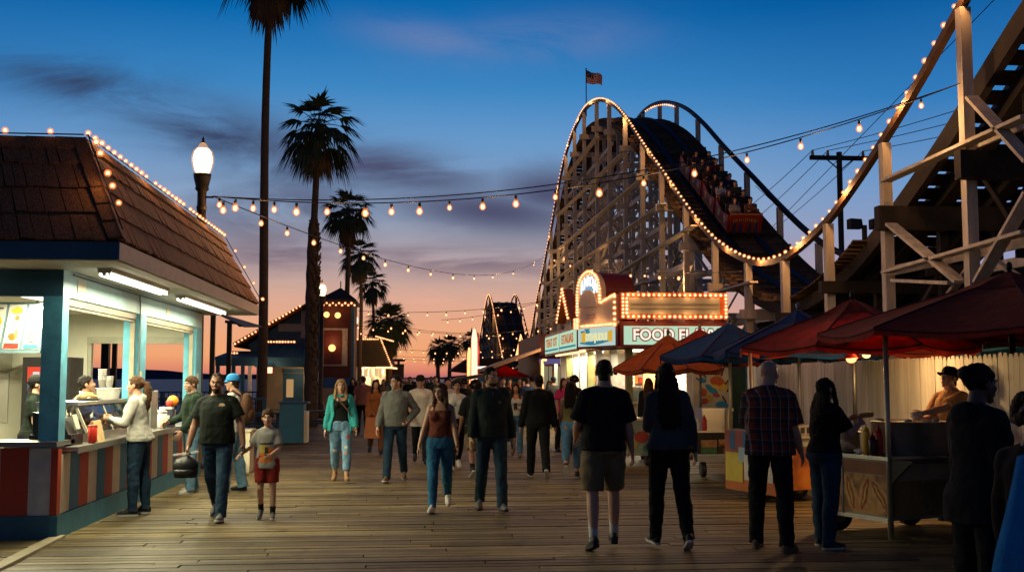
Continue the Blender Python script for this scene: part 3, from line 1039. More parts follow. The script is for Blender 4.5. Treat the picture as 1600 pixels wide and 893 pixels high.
    for i, (y, h, z) in enumerate(((14.32, 0.2, sz + 0.148), (14.64, 0.1, sz + 0.148))):
        b = MB()
        for j in range(5 if i == 0 else 2):
            zz = z + j * 0.03
            b.lathe([(0.036, 0.0), (0.052, 0.11), (0.056, 0.112), (0.056, 0.118), (0.01, 0.118)], (-3.98, y, zz), 14)
        solo(b, 'cup_stack', M_WHITEPL, ('tall stack of white paper cups on the left food box', 'short stack of white paper cups on the right food box')[i], 'cups', (-3.98, y, z), 'white cups on the glass case', smooth=True)
    t = thing('food_tray', 'paper tray heaped with orange fried food on the glass case', 'food tray', (-4.02, 13.85, sz))
    b = MB(); b.lathe([(0.12, 0), (0.16, 0.03), (0.162, 0.034), (0.02, 0.02)], (-4.02, 13.85, sz), 18); b.build('plate', M_WHITEPL, t)
    b = MB()
    for i in range(22):
        a, q = rnd.uniform(0, 6.28), rnd.uniform(0, 0.1)
        b.ell((-4.02 + q * math.cos(a), 13.85 + q * math.sin(a), sz + 0.045 + (0.1 - q) * 0.4), (.04, .025, .02), 7, 5)
    b.build('food', M_FOOD, t, smooth=True)
    # condiment corner on the far half of the counter
    b = MB(); b.bb(-3.75, -3.70, 15.75, 15.79, cz, cz + 0.55); b.bb(-3.75, -3.70, 16.1, 16.14, cz, cz + 0.55); b.bb(-3.74, -3.71, 15.79, 16.1, cz + 0.02, cz + 0.54)
    solo(b, 'glass_screen', [M_STEEL], 'upright narrow glass screen in a steel frame on the counter', 'screen', (-3.72, 15.9, cz))
    for i, (y, r_, h, lab) in enumerate(((16.35, 0.085, 0.22, 'white round condiment tub beside the steel screen'), (16.95, 0.08, 0.22, 'white condiment tub at the far end next to the dark napkin box'))):
        t = thing('tub', lab, 'tub', (-3.70, y, cz), 'condiment tubs')
        b = MB(); b.lathe([(r_ * .92, 0), (r_, 0.02), (r_, h), (r_ * 0.5, h + 0.01)], (-3.70, y, cz), 18); b.build('body', M_WHITEPL, t, smooth=True)
        b = MB(); b.lathe([(r_ * 1.05, h + .005), (r_ * 1.05, h + 0.025), (r_ * 0.3, h + 0.05), (0.02, h + 0.07)], (-3.70, y, cz), 18); b.build('lid', M_WHITEPL, t, smooth=True)
    t = thing('napkin_box', 'dark napkin dispenser with a pale label between white tubs', 'napkin box', (-3.68, 16.65, cz))
    b = MB(); b.bb(-3.80, -3.58, 16.56, 16.76, cz, cz + 0.27); b.build('body', mat('dark_blue_plastic', (0.03, 0.03, 0.06), 0.4), t)
    b = MB(); b.bb(-3.74, -3.62, 16.552, 16.56, cz + 0.06, cz + 0.18); b.build('label_plate', M_WHITEPL, t)
    b = MB(); b.bb(-3.78, -3.60, 16.58, 16.74, cz + 0.27, cz + 0.30); b.build('napkin', M_WHITEPL, t)
    b = MB(); b.ell((-3.64, 16.62, cz + 0.355), 0.055, 12, 8); solo(b, 'fruit', mat('red_apple', (0.55, 0.05, 0.03), 0.35), 'red apple on top of the dark napkin box', 'fruit', (-3.64, 16.62, cz + 0.30), smooth=True)
    b = MB(); b.ell((-3.62, 16.74, cz + 0.385), (0.085, 0.085, 0.085), 14, 9); solo(b, 'fruit', mat('orange_fruit', (0.8, 0.28, 0.02), 0.4, 0.08, 30, 0.2, 90), 'large orange on top of the dark napkin box', 'fruit', (-3.62, 16.74, cz + 0.30), smooth=True)
    # kitchen behind: drinks cooler with a lit red header, fryer, trays on front counter
    f = thing('drinks_cooler', 'black glass-door drinks cooler with a glowing red header inside the stand', 'cooler', (-6.04, 18.8, 0.05))
    b = MB(); b.bb(-6.42, -5.66, 18.5, 19.2, 0.05, 2.0); b.build('cabinet', M_BLACKP, f)
    b = MB(); b.bb(-6.33, -5.75, 18.47, 18.498, 1.60, 1.84); b.build('header', emit('red_backlit_panel', (1.0, 0.10, 0.05), 0.9), f)
    b = MB(); b.bb(-6.33, -5.75, 18.48, 18.498, 0.35, 1.57); b.build('door', emit('lit_cooler_shelves', (0.45, 0.6, 0.75), 0.25), f)
    for i in range(3):
        b = MB(); b.bb(-6.24 + i * 0.16, -6.14 + i * 0.16, 18.462, 18.47, 1.68, 1.76)
        b.build('letter', emit('white_backlit_letter', (1, 0.8, 0.75), 1.0), f)
    f = thing('fryer', 'tall stainless steel fryer unit behind the front counter', 'fryer', (-7.5, 15.6, 0.05))
    b = MB(); b.bb(-8.3, -6.75, 15.3, 16.0, 0.05, 1.0); b.build('cabinet', M_STEEL, f)
    b = MB(); b.slab([(-8.1, 15.35, 1.0), (-6.95, 15.35, 1.0), (-6.95, 15.45, 1.72), (-8.1, 15.45, 1.72)], (0, 0.3, 0)); b.build('hood_panel', M_STEEL, f)
    b = MB(); b.bb(-7.9, -7.0, 15.33, 15.349, 1.05, 1.3); b.build('vent_slot', M_BLACKP, f)
    b = MB()
    for i in range(4): b.lathe([(0.05, 0), (0.065, 0.24), (0.066, 0.245), (0.03, 0.246)], (-6.1 + 0.16 * i, 13.1 + 0.1 * (i % 2), 1.0 - 0.07), 12)
    t = MB(); t.bb(-6.4, -5.2, 12.9, 13.5, 0.88, 0.93)
    th = thing('prep_table', 'low steel prep table with clear bottles behind the front counter', 'table', (-5.8, 13.2, 0.05))
    t.build('tabletop', M_STEEL, th)
    lg = MB()
    for x in (-6.35, -5.25):
        for y in (12.95, 13.45): lg.bb(x - 0.02, x + 0.02, y - 0.02, y + 0.02, 0.05, 0.88)
    lg.build('legs', M_DSTEEL, th)
    solo(b, 'bottle_row', mat('milky_plastic', (0.6, 0.62, 0.6), 0.35), 'row of four milky cups on the prep table', 'cups', (-5.9, 13.1, 0.93), smooth=True)
    b = MB()
    for i in range(3): b.bb(-5.3 - 0.42 * i, -4.98 - 0.42 * i, 12.02, 12.26, 1.0, 1.035 + 0.01 * i)
    solo(b, 'paper_tray', mat('kraft_paper', (0.5, 0.36, 0.2), 0.7), 'three flat brown paper trays set out on the front counter', 'trays', (-5.6, 12.1, 1.0))
    # string of bulbs on the roof
    s = thing('light_string', 'orange bulbs on a cord along the ridge and hip of the brown shake roof', 'string lights', (RX, RY, RZ + 0.1))
    cord = MB()
    rp = [V((RX + 0.02, y, RZ + 0.075)) for y in np.linspace(RY, RY2, 30)]
    cord.tube(rp, 0.008, 5)
    hp = [V((RX, RY, RZ)).lerp(V((EX, EY, EZ1)), t) + V((0.05, -0.06, 0.07)) for t in np.linspace(0, 0.97, 8)]
    cord.tube(hp, 0.008, 5)
    fp = [V((x, RY - 0.02, RZ + 0.075)) for x in np.linspace(KL, RX, 16)]
    cord.tube(fp, 0.008, 5)
    ep = [V((RX, RY2, RZ)).lerp(V((EX, EY2, EZ1)), t) + V((0.05, 0.04, 0.05)) for t in np.linspace(0, 1.0, 6)]
    cord.tube(ep, 0.008, 5)
    cord.build('cord', M_BLACKP, s)
    for i in range(34):
        if i in (11, 20): continue
        place('bulb', BULB_SMALL, (RX + 0.03, RY + 0.02 + (RY2 - RY) * i / 33.0, RZ + 0.10), s)
    for x in (-3.86, -4.32, -5.6, -6.2): place('bulb', BULB_SMALL, (x, RY - 0.04, RZ + 0.10), s)
    for t in (0.12, 0.24, 0.45, 0.58, 0.75): place('bulb', BULB_SMALL, V((RX, RY, RZ)).lerp(V((EX, EY, EZ1)), t) + V((0.10, -0.08, 0.10)), s)
    for t in (0.2, 0.45, 0.7, 0.95): place('bulb', BULB_SMALL, V((RX, RY2, RZ)).lerp(V((EX, EY2, EZ1)), t) + V((0.09, 0.06, 0.05)), s)
    for y in (12.3, 14.2, 16.2, 18.2): point_light((RX + 0.13, y, RZ + 0.18), PW['roof'], (1, 0.5, 0.18), 0.05, s)
    point_light(V((RX, RY, RZ)).lerp(V((EX, EY, EZ1)), 0.5) + V((0.16, -0.16, 0.16)), PW['roof'] * 0.6, (1, 0.5, 0.18), 0.05, s)
build_kiosk(); build_menu(); build_stand_items()
# ================================================================== people
PEND = []
TEX = {}
def clouds(size):
    k = round(size, 3)
    if k not in TEX:
        t = bpy.data.textures.new('folds', 'CLOUDS')
        t.noise_scale = k
        t.noise_depth = 2
        TEX[k] = t
    return TEX[k]
def remesh(o, vox, smooth=2, disp=0.0, dsize=0.1):
    m = o.modifiers.new('r', 'REMESH'); m.mode = 'VOXEL'; m.voxel_size = vox; m.use_smooth_shade = True
    if smooth:
        m = o.modifiers.new('s', 'SMOOTH'); m.factor = 0.5; m.iterations = smooth
    if disp:
        m = o.modifiers.new('d', 'DISPLACE'); m.texture = clouds(dsize); m.strength = disp; m.mid_level = 0.5; m.texture_coords = 'GLOBAL'
    PEND.append(o)
def finalize():
    bpy.context.view_layer.update()
    dg = bpy.context.evaluated_depsgraph_get()
    for o in PEND:
        old = o.data
        me = bpy.data.meshes.new_from_object(o.evaluated_get(dg), preserve_all_data_layers=False, depsgraph=dg)
        me.name = old.name
        o.modifiers.clear()
        o.data = me
    PEND.clear()

SKINS = {
    'light': (0.52, 0.29, 0.19), 'tan': (0.44, 0.235, 0.14), 'brown': (0.27, 0.13, 0.075), 'dark': (0.10, 0.05, 0.032)}
def skin(k):
    m = mat('skin_' + k, SKINS[k], 0.5, 0.10, 14, 0.08, 120, spec=0.4)
    return m
def hairmat(name, col):
    return mat('hair_' + name, col, 0.6, 0.5, 16, 0.9, 30, spec=0.16, stretch=(5, 5, 0.8), bdist=0.02)
HAIR = {'black': (0.010, 0.008, 0.007), 'dark': (0.022, 0.013, 0.009), 'brown': (0.075, 0.036, 0.017), 'blond': (0.34, 0.20, 0.085), 'redbrown': (0.09, 0.03, 0.015), 'grey': (0.1, 0.09, 0.08), 'blonde_pale': (0.5, 0.33, 0.15)}
def cloth(name, col, rough=0.88, var=0.2, bump=0.35, bscale=16.0):
    return mat('cloth_' + name, col, rough, var, 7, bump, bscale, spec=0.15, bdist=0.03)
DENIM = cloth('blue_denim', (0.045, 0.115, 0.20), 0.85, 0.35)
DENIM_L = cloth('light_denim', (0.13, 0.25, 0.36), 0.85, 0.35)
DENIM_D = cloth('dark_denim', (0.018, 0.042, 0.075), 0.85, 0.35)
BLACKC = cloth('black', (0.010, 0.011, 0.011))
CHAR = cloth('charcoal', (0.035, 0.042, 0.04))
def print_cloth(name, base, spots):
    """cloth with a printed graphic: spots = (x, z, rx, rz, colour) in the person's own frame, on the front (y > 0) or the back (ry<0)"""
    m = cloth(name, base).copy()
    m.name = 'cloth_' + name + '_print'
    nt = m.node_tree
    b = next(n for n in nt.nodes if n.type == 'BSDF_PRINCIPLED')
    src = b.inputs['Base Color'].links[0].from_socket
    tc = N(nt, 'ShaderNodeTexCoord')
    sep = N(nt, 'ShaderNodeSeparateXYZ')
    nt.links.new(tc.outputs['Object'], sep.inputs[0])
    nz = N(nt, 'ShaderNodeTexNoise'); nz.inputs['Scale'].default_value = 28; nz.inputs['Detail'].default_value = 3
    nt.links.new(tc.outputs['Object'], nz.inputs[0])
    for (x, z, rx, rz, col) in spots:
        dx = math_node(nt, 'DIVIDE', math_node(nt, 'SUBTRACT', sep.outputs[0], x), rx)
        dz = math_node(nt, 'DIVIDE', math_node(nt, 'SUBTRACT', sep.outputs[2], z), rz)
        d = math_node(nt, 'ADD', math_node(nt, 'POWER', math_node(nt, 'ABSOLUTE', dx), 3.0), math_node(nt, 'POWER', math_node(nt, 'ABSOLUTE', dz), 3.0))
        d = math_node(nt, 'ADD', d, math_node(nt, 'MULTIPLY', math_node(nt, 'SUBTRACT', nz.outputs[0], 0.5), 2.4))
        k = math_node(nt, 'LESS_THAN', d, 0.8)
        k = math_node(nt, 'MULTIPLY', k, math_node(nt, 'GREATER_THAN', sep.outputs[1], 0.0))
        src = mixcol(nt, k, src, col)
    nt.links.new(src, b.inputs['Base Color'])
    return m
def plaid_cloth():
    m = cloth('plaid', (0.2, 0.05, 0.03)).copy()
    nt = m.node_tree
    b = next(n for n in nt.nodes if n.type == 'BSDF_PRINCIPLED')
    tc = N(nt, 'ShaderNodeTexCoord'); sep = N(nt, 'ShaderNodeSeparateXYZ')
    nt.links.new(tc.outputs['Object'], sep.inputs[0])
    a = math_node(nt, 'ADD', sep.outputs[0], math_node(nt, 'MULTIPLY', sep.outputs[1], 0.9))
    def band(v, per, ph, wid):
        f = math_node(nt, 'FRACT', math_node(nt, 'ADD', math_node(nt, 'DIVIDE', v, per), ph))
        return math_node(nt, 'LESS_THAN', f, wid)
    c = (0.24, 0.04, 0.02)
    src = mixcol(nt, math_node(nt, 'MULTIPLY', band(a, 0.105, 0.1, 0.42), 0.75), c, (0.012, 0.03, 0.035))
    src = mixcol(nt, math_node(nt, 'MULTIPLY', band(sep.outputs[2], 0.105, 0.3, 0.42), 0.6), src, (0.012, 0.03, 0.035))
    src = mixcol(nt, math_node(nt, 'MULTIPLY', band(a, 0.105, 0.72, 0.13), 0.42), src, (0.42, 0.36, 0.33))
    src = mixcol(nt, math_node(nt, 'MULTIPLY', band(sep.outputs[2], 0.105, 0.92, 0.09), 0.22), src, (0.42, 0.36, 0.33))
    nt.links.new(src, b.inputs['Base Color'])
    return m

MALE = [(.86, .135, .10, 0), (.92, .168, .115, 0), (.98, .168, .115, 0), (1.05, .157, .11, .004), (1.12, .152, .106, .006), (1.22, .162, .113, .008), (1.32, .175, .12, .006), (1.39, .158, .108, -.004), (1.43, .122, .09, -.010), (1.465, .085, .072, -.012), (1.49, .066, .064, -.010), (1.52, .058, .06, -.004), (1.57, .055, .058, .008)]
FEMALE = [(.86, .145, .105, -.005), (.92, .178, .122, -.012), (.98, .172, .118, -.01), (1.05, .146, .102, 0), (1.12, .130, .094, .006), (1.22, .138, .1, .008), (1.32, .150, .108, .008), (1.39, .136, .096, -.004), (1.43, .102, .078, -.012), (1.465, .07, .06, -.012), (1.49, .054, .054, -.010), (1.52, .048, .05, -.004), (1.57, .046, .049, .008)]
CHILD = [(.86, .130, .10, 0), (.92, .155, .11, 0), (.98, .155, .112, 0), (1.05, .15, .112, .008), (1.12, .147, .11, .01), (1.22, .15, .11, .008), (1.32, .155, .11, .006), (1.40, .148, .1, -.004), (1.45, .11, .075, -.01), (1.485, .07, .06, -.01), (1.52, .052, .054, -.004), (1.57, .05, .052, .008)]

class Body:
    def __init__(self, s):
        self.s = s
        g = s.get('sex', 'm')
        self.prof = dict(m=MALE, f=FEMALE, c=CHILD)[g]
        self.w = 1 + (s.get('w', 1.0) - 1.04) * .7
        self.belly = s.get('belly', 0.0)
        self.g = g
        self.hgt = s.get('h', 1.75) / 1.735
        self.lean = R(s.get('lean', 0)); self.twist = R(s.get('twist', 0)); self.roll = R(s.get('roll', 0))
        self.headk = 1.18 if g == 'c' else (0.97 if g == 'f' else 1.0)
        self.shx = (.160 if g == 'm' else .138 if g == 'f' else .134) * (0.5 + 0.5 * self.w)
        self.hipx = .088 * (0.4 + 0.6 * self.w)
        self.pose_legs()
        self.pose_arms()
    def bend(self, p):
        p = V(p)
        t = min(1, max(0, (p.z - .93) / .28))
        t = t * t * (3 - 2 * t)
        o = V((0, 0, .97))
        return o + Matrix.Rotation(self.twist * t, 3, 'Z') @ Matrix.Rotation(self.roll * t, 3, 'Y') @ Matrix.Rotation(-self.lean * t, 3, 'X') @ (p - o)
    def pose_legs(self):
        self.legs = []
        for i, sd in enumerate((-1, 1)):
            a, k, fp, ab = self.s.get(('legL', 'legR')[i], (2 if i else -2, 3, 0, 3))
            a, k, fp, ab = R(a), R(k), R(fp), R(ab)
            hip = V((sd * self.hipx, 0, .915))
            td = V((sd * math.sin(ab), math.sin(a) * math.cos(ab), -math.cos(a) * math.cos(ab)))
            knee = hip + td * .43
            sdv = V((sd * math.sin(ab) * .5, math.sin(a - k), -math.cos(a - k))).normalized()
            ank = knee + sdv * .41
            to = R(8) * sd
            fd = V((math.sin(to) * math.cos(fp), math.cos(to) * math.cos(fp), math.sin(fp)))
            fu = V((0, -math.sin(fp), math.cos(fp)))
            self.legs.append((hip, knee, ank, fd, fu))
        lo = 9
        for hip, knee, ank, fd, fu in self.legs:
            for q in (-.06, .17):
                lo = min(lo, (ank + fd * q - fu * .085).z)
        self.dz = -lo
        if 'seat' in self.s:
            self.dz = self.s['seat'] / self.hgt - .88
    def pose_arms(self):
        self.arms = []
        for i, sd in enumerate((-1, 1)):
            a = self.s.get(('armL', 'armR')[i], dict(f=4, ab=9, e=14))
            S = V((sd * self.shx, -.008, 1.392))
            if 't' in a:
                S = self.bend(S)
                T = V(a['t']) - V((0, 0, self.dz))
                v = T - S
                d = min(max(v.length, .12), .535)
                v.normalize()
                L1, L2 = .285, .255
                x = (L1 * L1 - L2 * L2 + d * d) / (2 * d)
                hgt = math.sqrt(max(0, L1 * L1 - x * x))
                pole = V(a.get('pole', (sd * .45, -.5, -.75)))
                pole = (pole - v * pole.dot(v)).normalized()
                E = S + v * x + pole * hgt
                W = S + v * d
            else:
                f, ab, e, inw = R(a.get('f', 4)), R(a.get('ab', 9)), R(a.get('e', 14)), R(a.get('inw', 10))
                ud = V((sd * math.sin(ab), math.sin(f) * math.cos(ab), -math.cos(f) * math.cos(ab)))
                fw = V((0, math.cos(f), math.sin(f)))
                fw = (fw - ud * fw.dot(ud)).normalized()
                md = V((-sd, 0, 0)); md = (md - ud * md.dot(ud)).normalized()
                f2 = fw * math.cos(inw) + md * math.sin(inw)
                fd = ud * math.cos(e) + f2 * math.sin(e)
                E = S + ud * .285
                W = E + fd * .255
                S, E, W = self.bend(S), self.bend(E), self.bend(W)
            d = (W - E).normalized()
            hd = V(a['hd']).normalized() if 'hd' in a else d
            th = V(a.get('thumb', (0, 1, 0) if abs(hd.y) < .75 else (-sd * .5, 0, 1)))
            th = (th - hd * th.dot(hd)).normalized()
            n = hd.cross(th)
            if 'palm' in a:
                if n.dot(V(a['palm'])) < 0: n = -n
            elif n.x * -sd < 0: n = -n
            self.arms.append(dict(S=S, E=E, W=W, d=hd, t=th, n=n, curl=a.get('curl', .32)))
    def ring(self, z, infl=0.0, n=22, flare=0.0, e=2.3, arc=None):
        P = self.prof
        zs = [p[0] for p in P]
        a = interp(zs, [p[1] for p in P], z); b = interp(zs, [p[2] for p in P], z); yo = interp(zs, [p[3] for p in P], z)
        wk = self.w if z < 1.40 else 1 + (self.w - 1) * .5
        a, b = a * wk + infl + flare, b * wk + infl + flare
        if self.belly and .92 < z < 1.36:
            q = math.sin((z - .92) / .44 * PI)
            b += self.belly * q * .6; yo += self.belly * q * .5; a += self.belly * q * .35
        out = []
        for k in range(n):
            t = 2 * PI * k / n
            c, s_ = math.cos(t), math.sin(t)
            out.append(self.bend((a * math.copysign(abs(c) ** (2 / e), c), yo + b * math.copysign(abs(s_) ** (2 / e), s_), z)))
        return out
    def fin(self, mb):
        """lift to the ground and scale to this person's height"""
        h = self.hgt
        mb.v = [(x * h, y * h, (z + self.dz) * h) for x, y, z in mb.v]
        return mb
    def P(self, p):
        return V((p[0], p[1], p[2] + self.dz)) * self.hgt
    def headm(self):
        yaw, pit, rol = (R(x) for x in self.s.get('head', (0, 0, 0)))
        base = self.bend((0, .012, 1.528))
        m = Matrix.Rotation(self.twist, 3, 'Z') @ Matrix.Rotation(yaw, 3, 'Z') @ Matrix.Rotation(-pit - self.lean * .5, 3, 'X') @ Matrix.Rotation(rol, 3, 'Y')
        return base, m
    def hp(self, p):
        base, m = self.headm()
        return base + m @ ((V(p) + V((0, .012, .088))) * self.headk)
    def hell(self, mb, c, r, n=14, k=9):
        base, m = self.headm()
        mb.ell(self.hp(c), tuple(x * self.headk for x in r), n, k, rot=m)

def make_body(B, fine):
    mb = MB()
    zs = [.86, .90, .94, .98, 1.02, 1.06, 1.12, 1.18, 1.24, 1.30, 1.35, 1.40, 1.43, 1.46, 1.49, 1.52, 1.57, 1.60]
    mb.rings([B.ring(z) for z in zs])
    w = .5 + .5 * B.w
    lw = w * (1.04 if B.g == 'f' else 1)
    aw = w * (.86 if B.g == 'f' else .82 if B.g == 'c' else 1)
    for i, (hip, knee, ank, fd, fu) in enumerate(B.legs):
        sd = (-1, 1)[i]
        mb.capsule(hip + V((0, -.005, .02)), knee, .092 * lw, .056 * lw)
        calf = knee.lerp(ank, .3) + (V((0, -1, 0)) * .012)
        mb.capsule(knee, calf, .053 * lw, .056 * lw)
        mb.capsule(calf, ank, .056 * lw, .037)
        mb.capsule(ank - fu * .03 - fd * .025, ank - fu * .05 + fd * .11, .036, .03)
        mb.capsule(ank - fu * .05 + fd * .10, ank - fu * .058 + fd * .165, .033, .022)
        if B.g == 'f': mb.ell(B.bend((sd * .075, -.065, .93)), (.085, .075, .085))
        else: mb.ell(B.bend((sd * .07, -.05, .93)), (.075, .07, .08))
    for A in B.arms:
        S, E, W = A['S'], A['E'], A['W']
        sh = .058 * aw
        nk = B.bend((0, -.012, 1.465))
        mb.capsule(nk.lerp(S, .2), S, .05, sh * .96)
        mb.capsule(S, S.lerp(E, .45), sh, .05 * aw)
        mb.capsule(S.lerp(E, .45), E, .05 * aw, .04 * aw)
        mb.capsule(E, E.lerp(W, .3), .041 * aw, .043 * aw)
        mb.capsule(E.lerp(W, .3), W, .043 * aw, .028 * aw)
        hand(mb, A, fine, B.g)
    if B.g == 'f':
        for sd in (-1, 1): mb.ell(B.bend((sd * .07, .085, 1.285)), (.068, .058, .062))
    # head
    B.hell(mb, (0, -.012, .032), (.074, .094, .084), 18, 12)
    B.hell(mb, (0, .03, -.03), (.060, .062, .085), 16, 10)
    B.hell(mb, (0, .032, -.075), (.048 if B.g != 'f' else .043, .048, .04))
    if B.g != 'c': B.hell(mb, (0, .066, -.100), (.024, .02, .02))
    B.hell(mb, (0, .074, .020), (.046, .02, .012))
    for sd in (-1, 1):
        B.hell(mb, (sd * .036, .062, -.028), (.024, .022, .022))
        B.hell(mb, (sd * .076, -.006, -.008), (.011, .021, .032))
    mb.capsule(B.hp((0, .084, .008)), B.hp((0, .101, -.026)), .0095, .0125, 8)
    B.hell(mb, (0, .098, -.031), (.018, .012, .009))
    B.hell(mb, (0, .085, -.060), (.025, .012, .007))
    B.hell(mb, (0, .083, -.071), (.022, .012, .007))
    # neck to skull
    b0 = B.bend((0, -.008, 1.49))
    mb.capsule(b0, B.hp((0, -.02, -.05)), .056 * (1 if B.g == 'm' else .86), .056 * (1 if B.g == 'm' else .86))
    return B.fin(mb)
def hand(mb, A, fine, g):
    W, d, t, n, curl = A['W'], A['d'], A['t'], A['n'], A['curl']
    k = .9 if g != 'm' else 1.0
    if g == 'c': k = .95
    rot = Matrix((t, d, n)).transposed()
    mb.ell(W + d * .048 * k + t * .002, (.041 * k, .058 * k, .018 * k), 12, 8, rot=rot)
    mb.ell(W + d * .078 * k, (.042 * k, .022 * k, .014 * k), 12, 8, rot=rot)
    r = .0088 * k
    for off, ln, sp in ((.034, .072, .16), (.0115, .080, .05), (-.0115, .074, -.06), (-.034, .058, -.18)):
        p = W + d * .084 * k + t * off * k
        fd = (d + t * sp).normalized()
        a = curl * .6
        for q, sg in enumerate((.45, .32, .25)):
            dr = fd * math.cos(a) + n * math.sin(a)
            p2 = p + dr * ln * sg * k
            mb.capsule(p, p2, r * (1.06 - .08 * q), r * (.98 - .09 * q), 8)
            p = p2
            a += curl
    p = W + d * .022 * k + t * .028 * k + n * .006
    dr = (d * .62 + t * .72 + n * .25).normalized()
    p2 = p + dr * .038 * k
    mb.capsule(p, p2, .0135 * k, .0105 * k, 8)
    dr = (d * .85 + t * .35 + n * (.3 + curl * .5)).normalized()
    mb.capsule(p2, p2 + dr * .034 * k, .0105 * k, .0085 * k, 8)

def make_shirt(B, c):
    """c: sleeve ('short','long','none','three'), hem z, fit inflation, flare, neck z"""
    mb = MB()
    fit = c.get('fit', .014) * .72; hem = c.get('hem', .90); top = c.get('top', 1.475); fl = c.get('flare', .006) * .7
    n = 14
    zs = [hem + (top - hem) * i / n for i in range(n + 1)]
    rs = []
    for z in zs:
        k = max(0, 1 - (z - hem) / .35)
        if z < .98: rs.append(B.ring(max(z, .93), fit, flare=fl * k))
        else: rs.append(B.ring(z, fit if z < 1.42 else fit * .6, flare=fl * k))
        if z < .93:
            rs[-1] = [p + V((0, 0, z - .93)) for p in rs[-1]]
    if c.get('open'):
        # jacket: thick shell open at the front
        t = c.get('gap', 26)
        shell = []
        for z, r in zip(zs, rs):
            cen = sum((p for p in r), V((0, 0, 0))) / len(r)
            m = len(r)
            idx = [i for i in range(m) if abs(((360 * i / m) - 90 + 180) % 360 - 180) > t]
            st = next(i for i in idx if (i - 1) % m not in idx)
            order = [(st + j) % m for j in range(len(idx))]
            outer = [r[i] + (r[i] - cen) * .06 for i in order]
            inner = [r[i] - (r[i] - cen) * .10 for i in reversed(order)]
            shell.append(outer + inner)
        mb.rings(shell)
    else:
        mb.rings(rs)
        if B.g == 'f':
            for sd in (-1, 1): mb.ell(B.bend((sd * .07, .088, 1.285)), (.072 + fit * .5, .06 + fit * .5, .066))
            mb.ell(B.bend((0, .088, 1.285)), (.07, .052, .05))
    sl = c.get('sleeve', 'short')
    w = .5 + .5 * B.w
    aw = w * (.9 if B.g == 'f' else .86 if B.g == 'c' else 1)
    for A in B.arms:
        S, E, W = A['S'], A['E'], A['W']
        if sl == 'none':
            if c.get('strap', True):
                sx = 1 if S.x > 0 else -1
                a = B.bend((sx * .085, .085, 1.36)); m = B.bend((sx * .095, 0, 1.475)); e = B.bend((sx * .085, -.10, 1.36))
                mb.tube([a, a.lerp(m, .5) + V((0, .015, .02)), m, m.lerp(e, .5) + V((0, -.015, .02)), e], .016, 8)
            continue
        nk = B.bend((0, -.012, 1.455))
        f2 = fit * .9
        mb.capsule(nk.lerp(S, .25), S, .050 + f2 * .4, .060 * aw + f2 * .7)
        if sl == 'short':
            T = S.lerp(E, c.get('sl', .66))
            mb.tube([S.lerp(E, -.05), S.lerp(E, .2), T], [.06 * aw + f2, .064 * aw + f2, .062 * aw + f2 * 1.7], 14)
        else:
            mb.capsule(S, S.lerp(E, .5), .062 * aw + f2, .053 * aw + f2)
            mb.capsule(S.lerp(E, .5), E, .053 * aw + f2, .045 * aw + f2)
            q = .55 if sl == 'three' else .97
            mb.capsule(E, E.lerp(W, .4), .046 * aw + f2, .046 * aw + f2)
            mb.tube([E.lerp(W, .35), E.lerp(W, q)], [.045 * aw + f2, .034 * aw + f2 * .9], 14)
            if sl == 'long':
                mb.tube([E.lerp(W, .9), E.lerp(W, 1.0)], [.035 * aw + f2 * .9, .032 * aw + f2 * .6], 14)
    if c.get('hood'):
        a = B.bend((0, -.10, 1.44))
        mb.ell(a, (.105, .055, .075), rot=Matrix.Rotation(R(-20), 3, 'X'))
        mb.tube([B.bend((.075, -.04, 1.49)), B.bend((.06, .055, 1.455)), B.bend((0, .075, 1.43)), B.bend((-.06, .055, 1.455)), B.bend((-.075, -.04, 1.49))], .022, 8)
    if c.get('collar'):
        ps = [B.bend((.066 * math.cos(t), -.008 + .066 * math.sin(t), 1.49 + .012 * math.cos(t * 1) * 0 - .02 * max(0, math.sin(t)))) for t in np.linspace(PI * .5 + .25, PI * 2.5 - .25, 14)]
        mb.tube(ps, .017, 8)
    if c.get('band'):
        mb.rings([B.ring(max(.93, hem) + q, fit + .006) if hem >= .93 else [p + V((0, 0, hem - .93 + q)) for p in B.ring(.93, fit + .008)] for q in (0, .05)])
    return B.fin(mb)

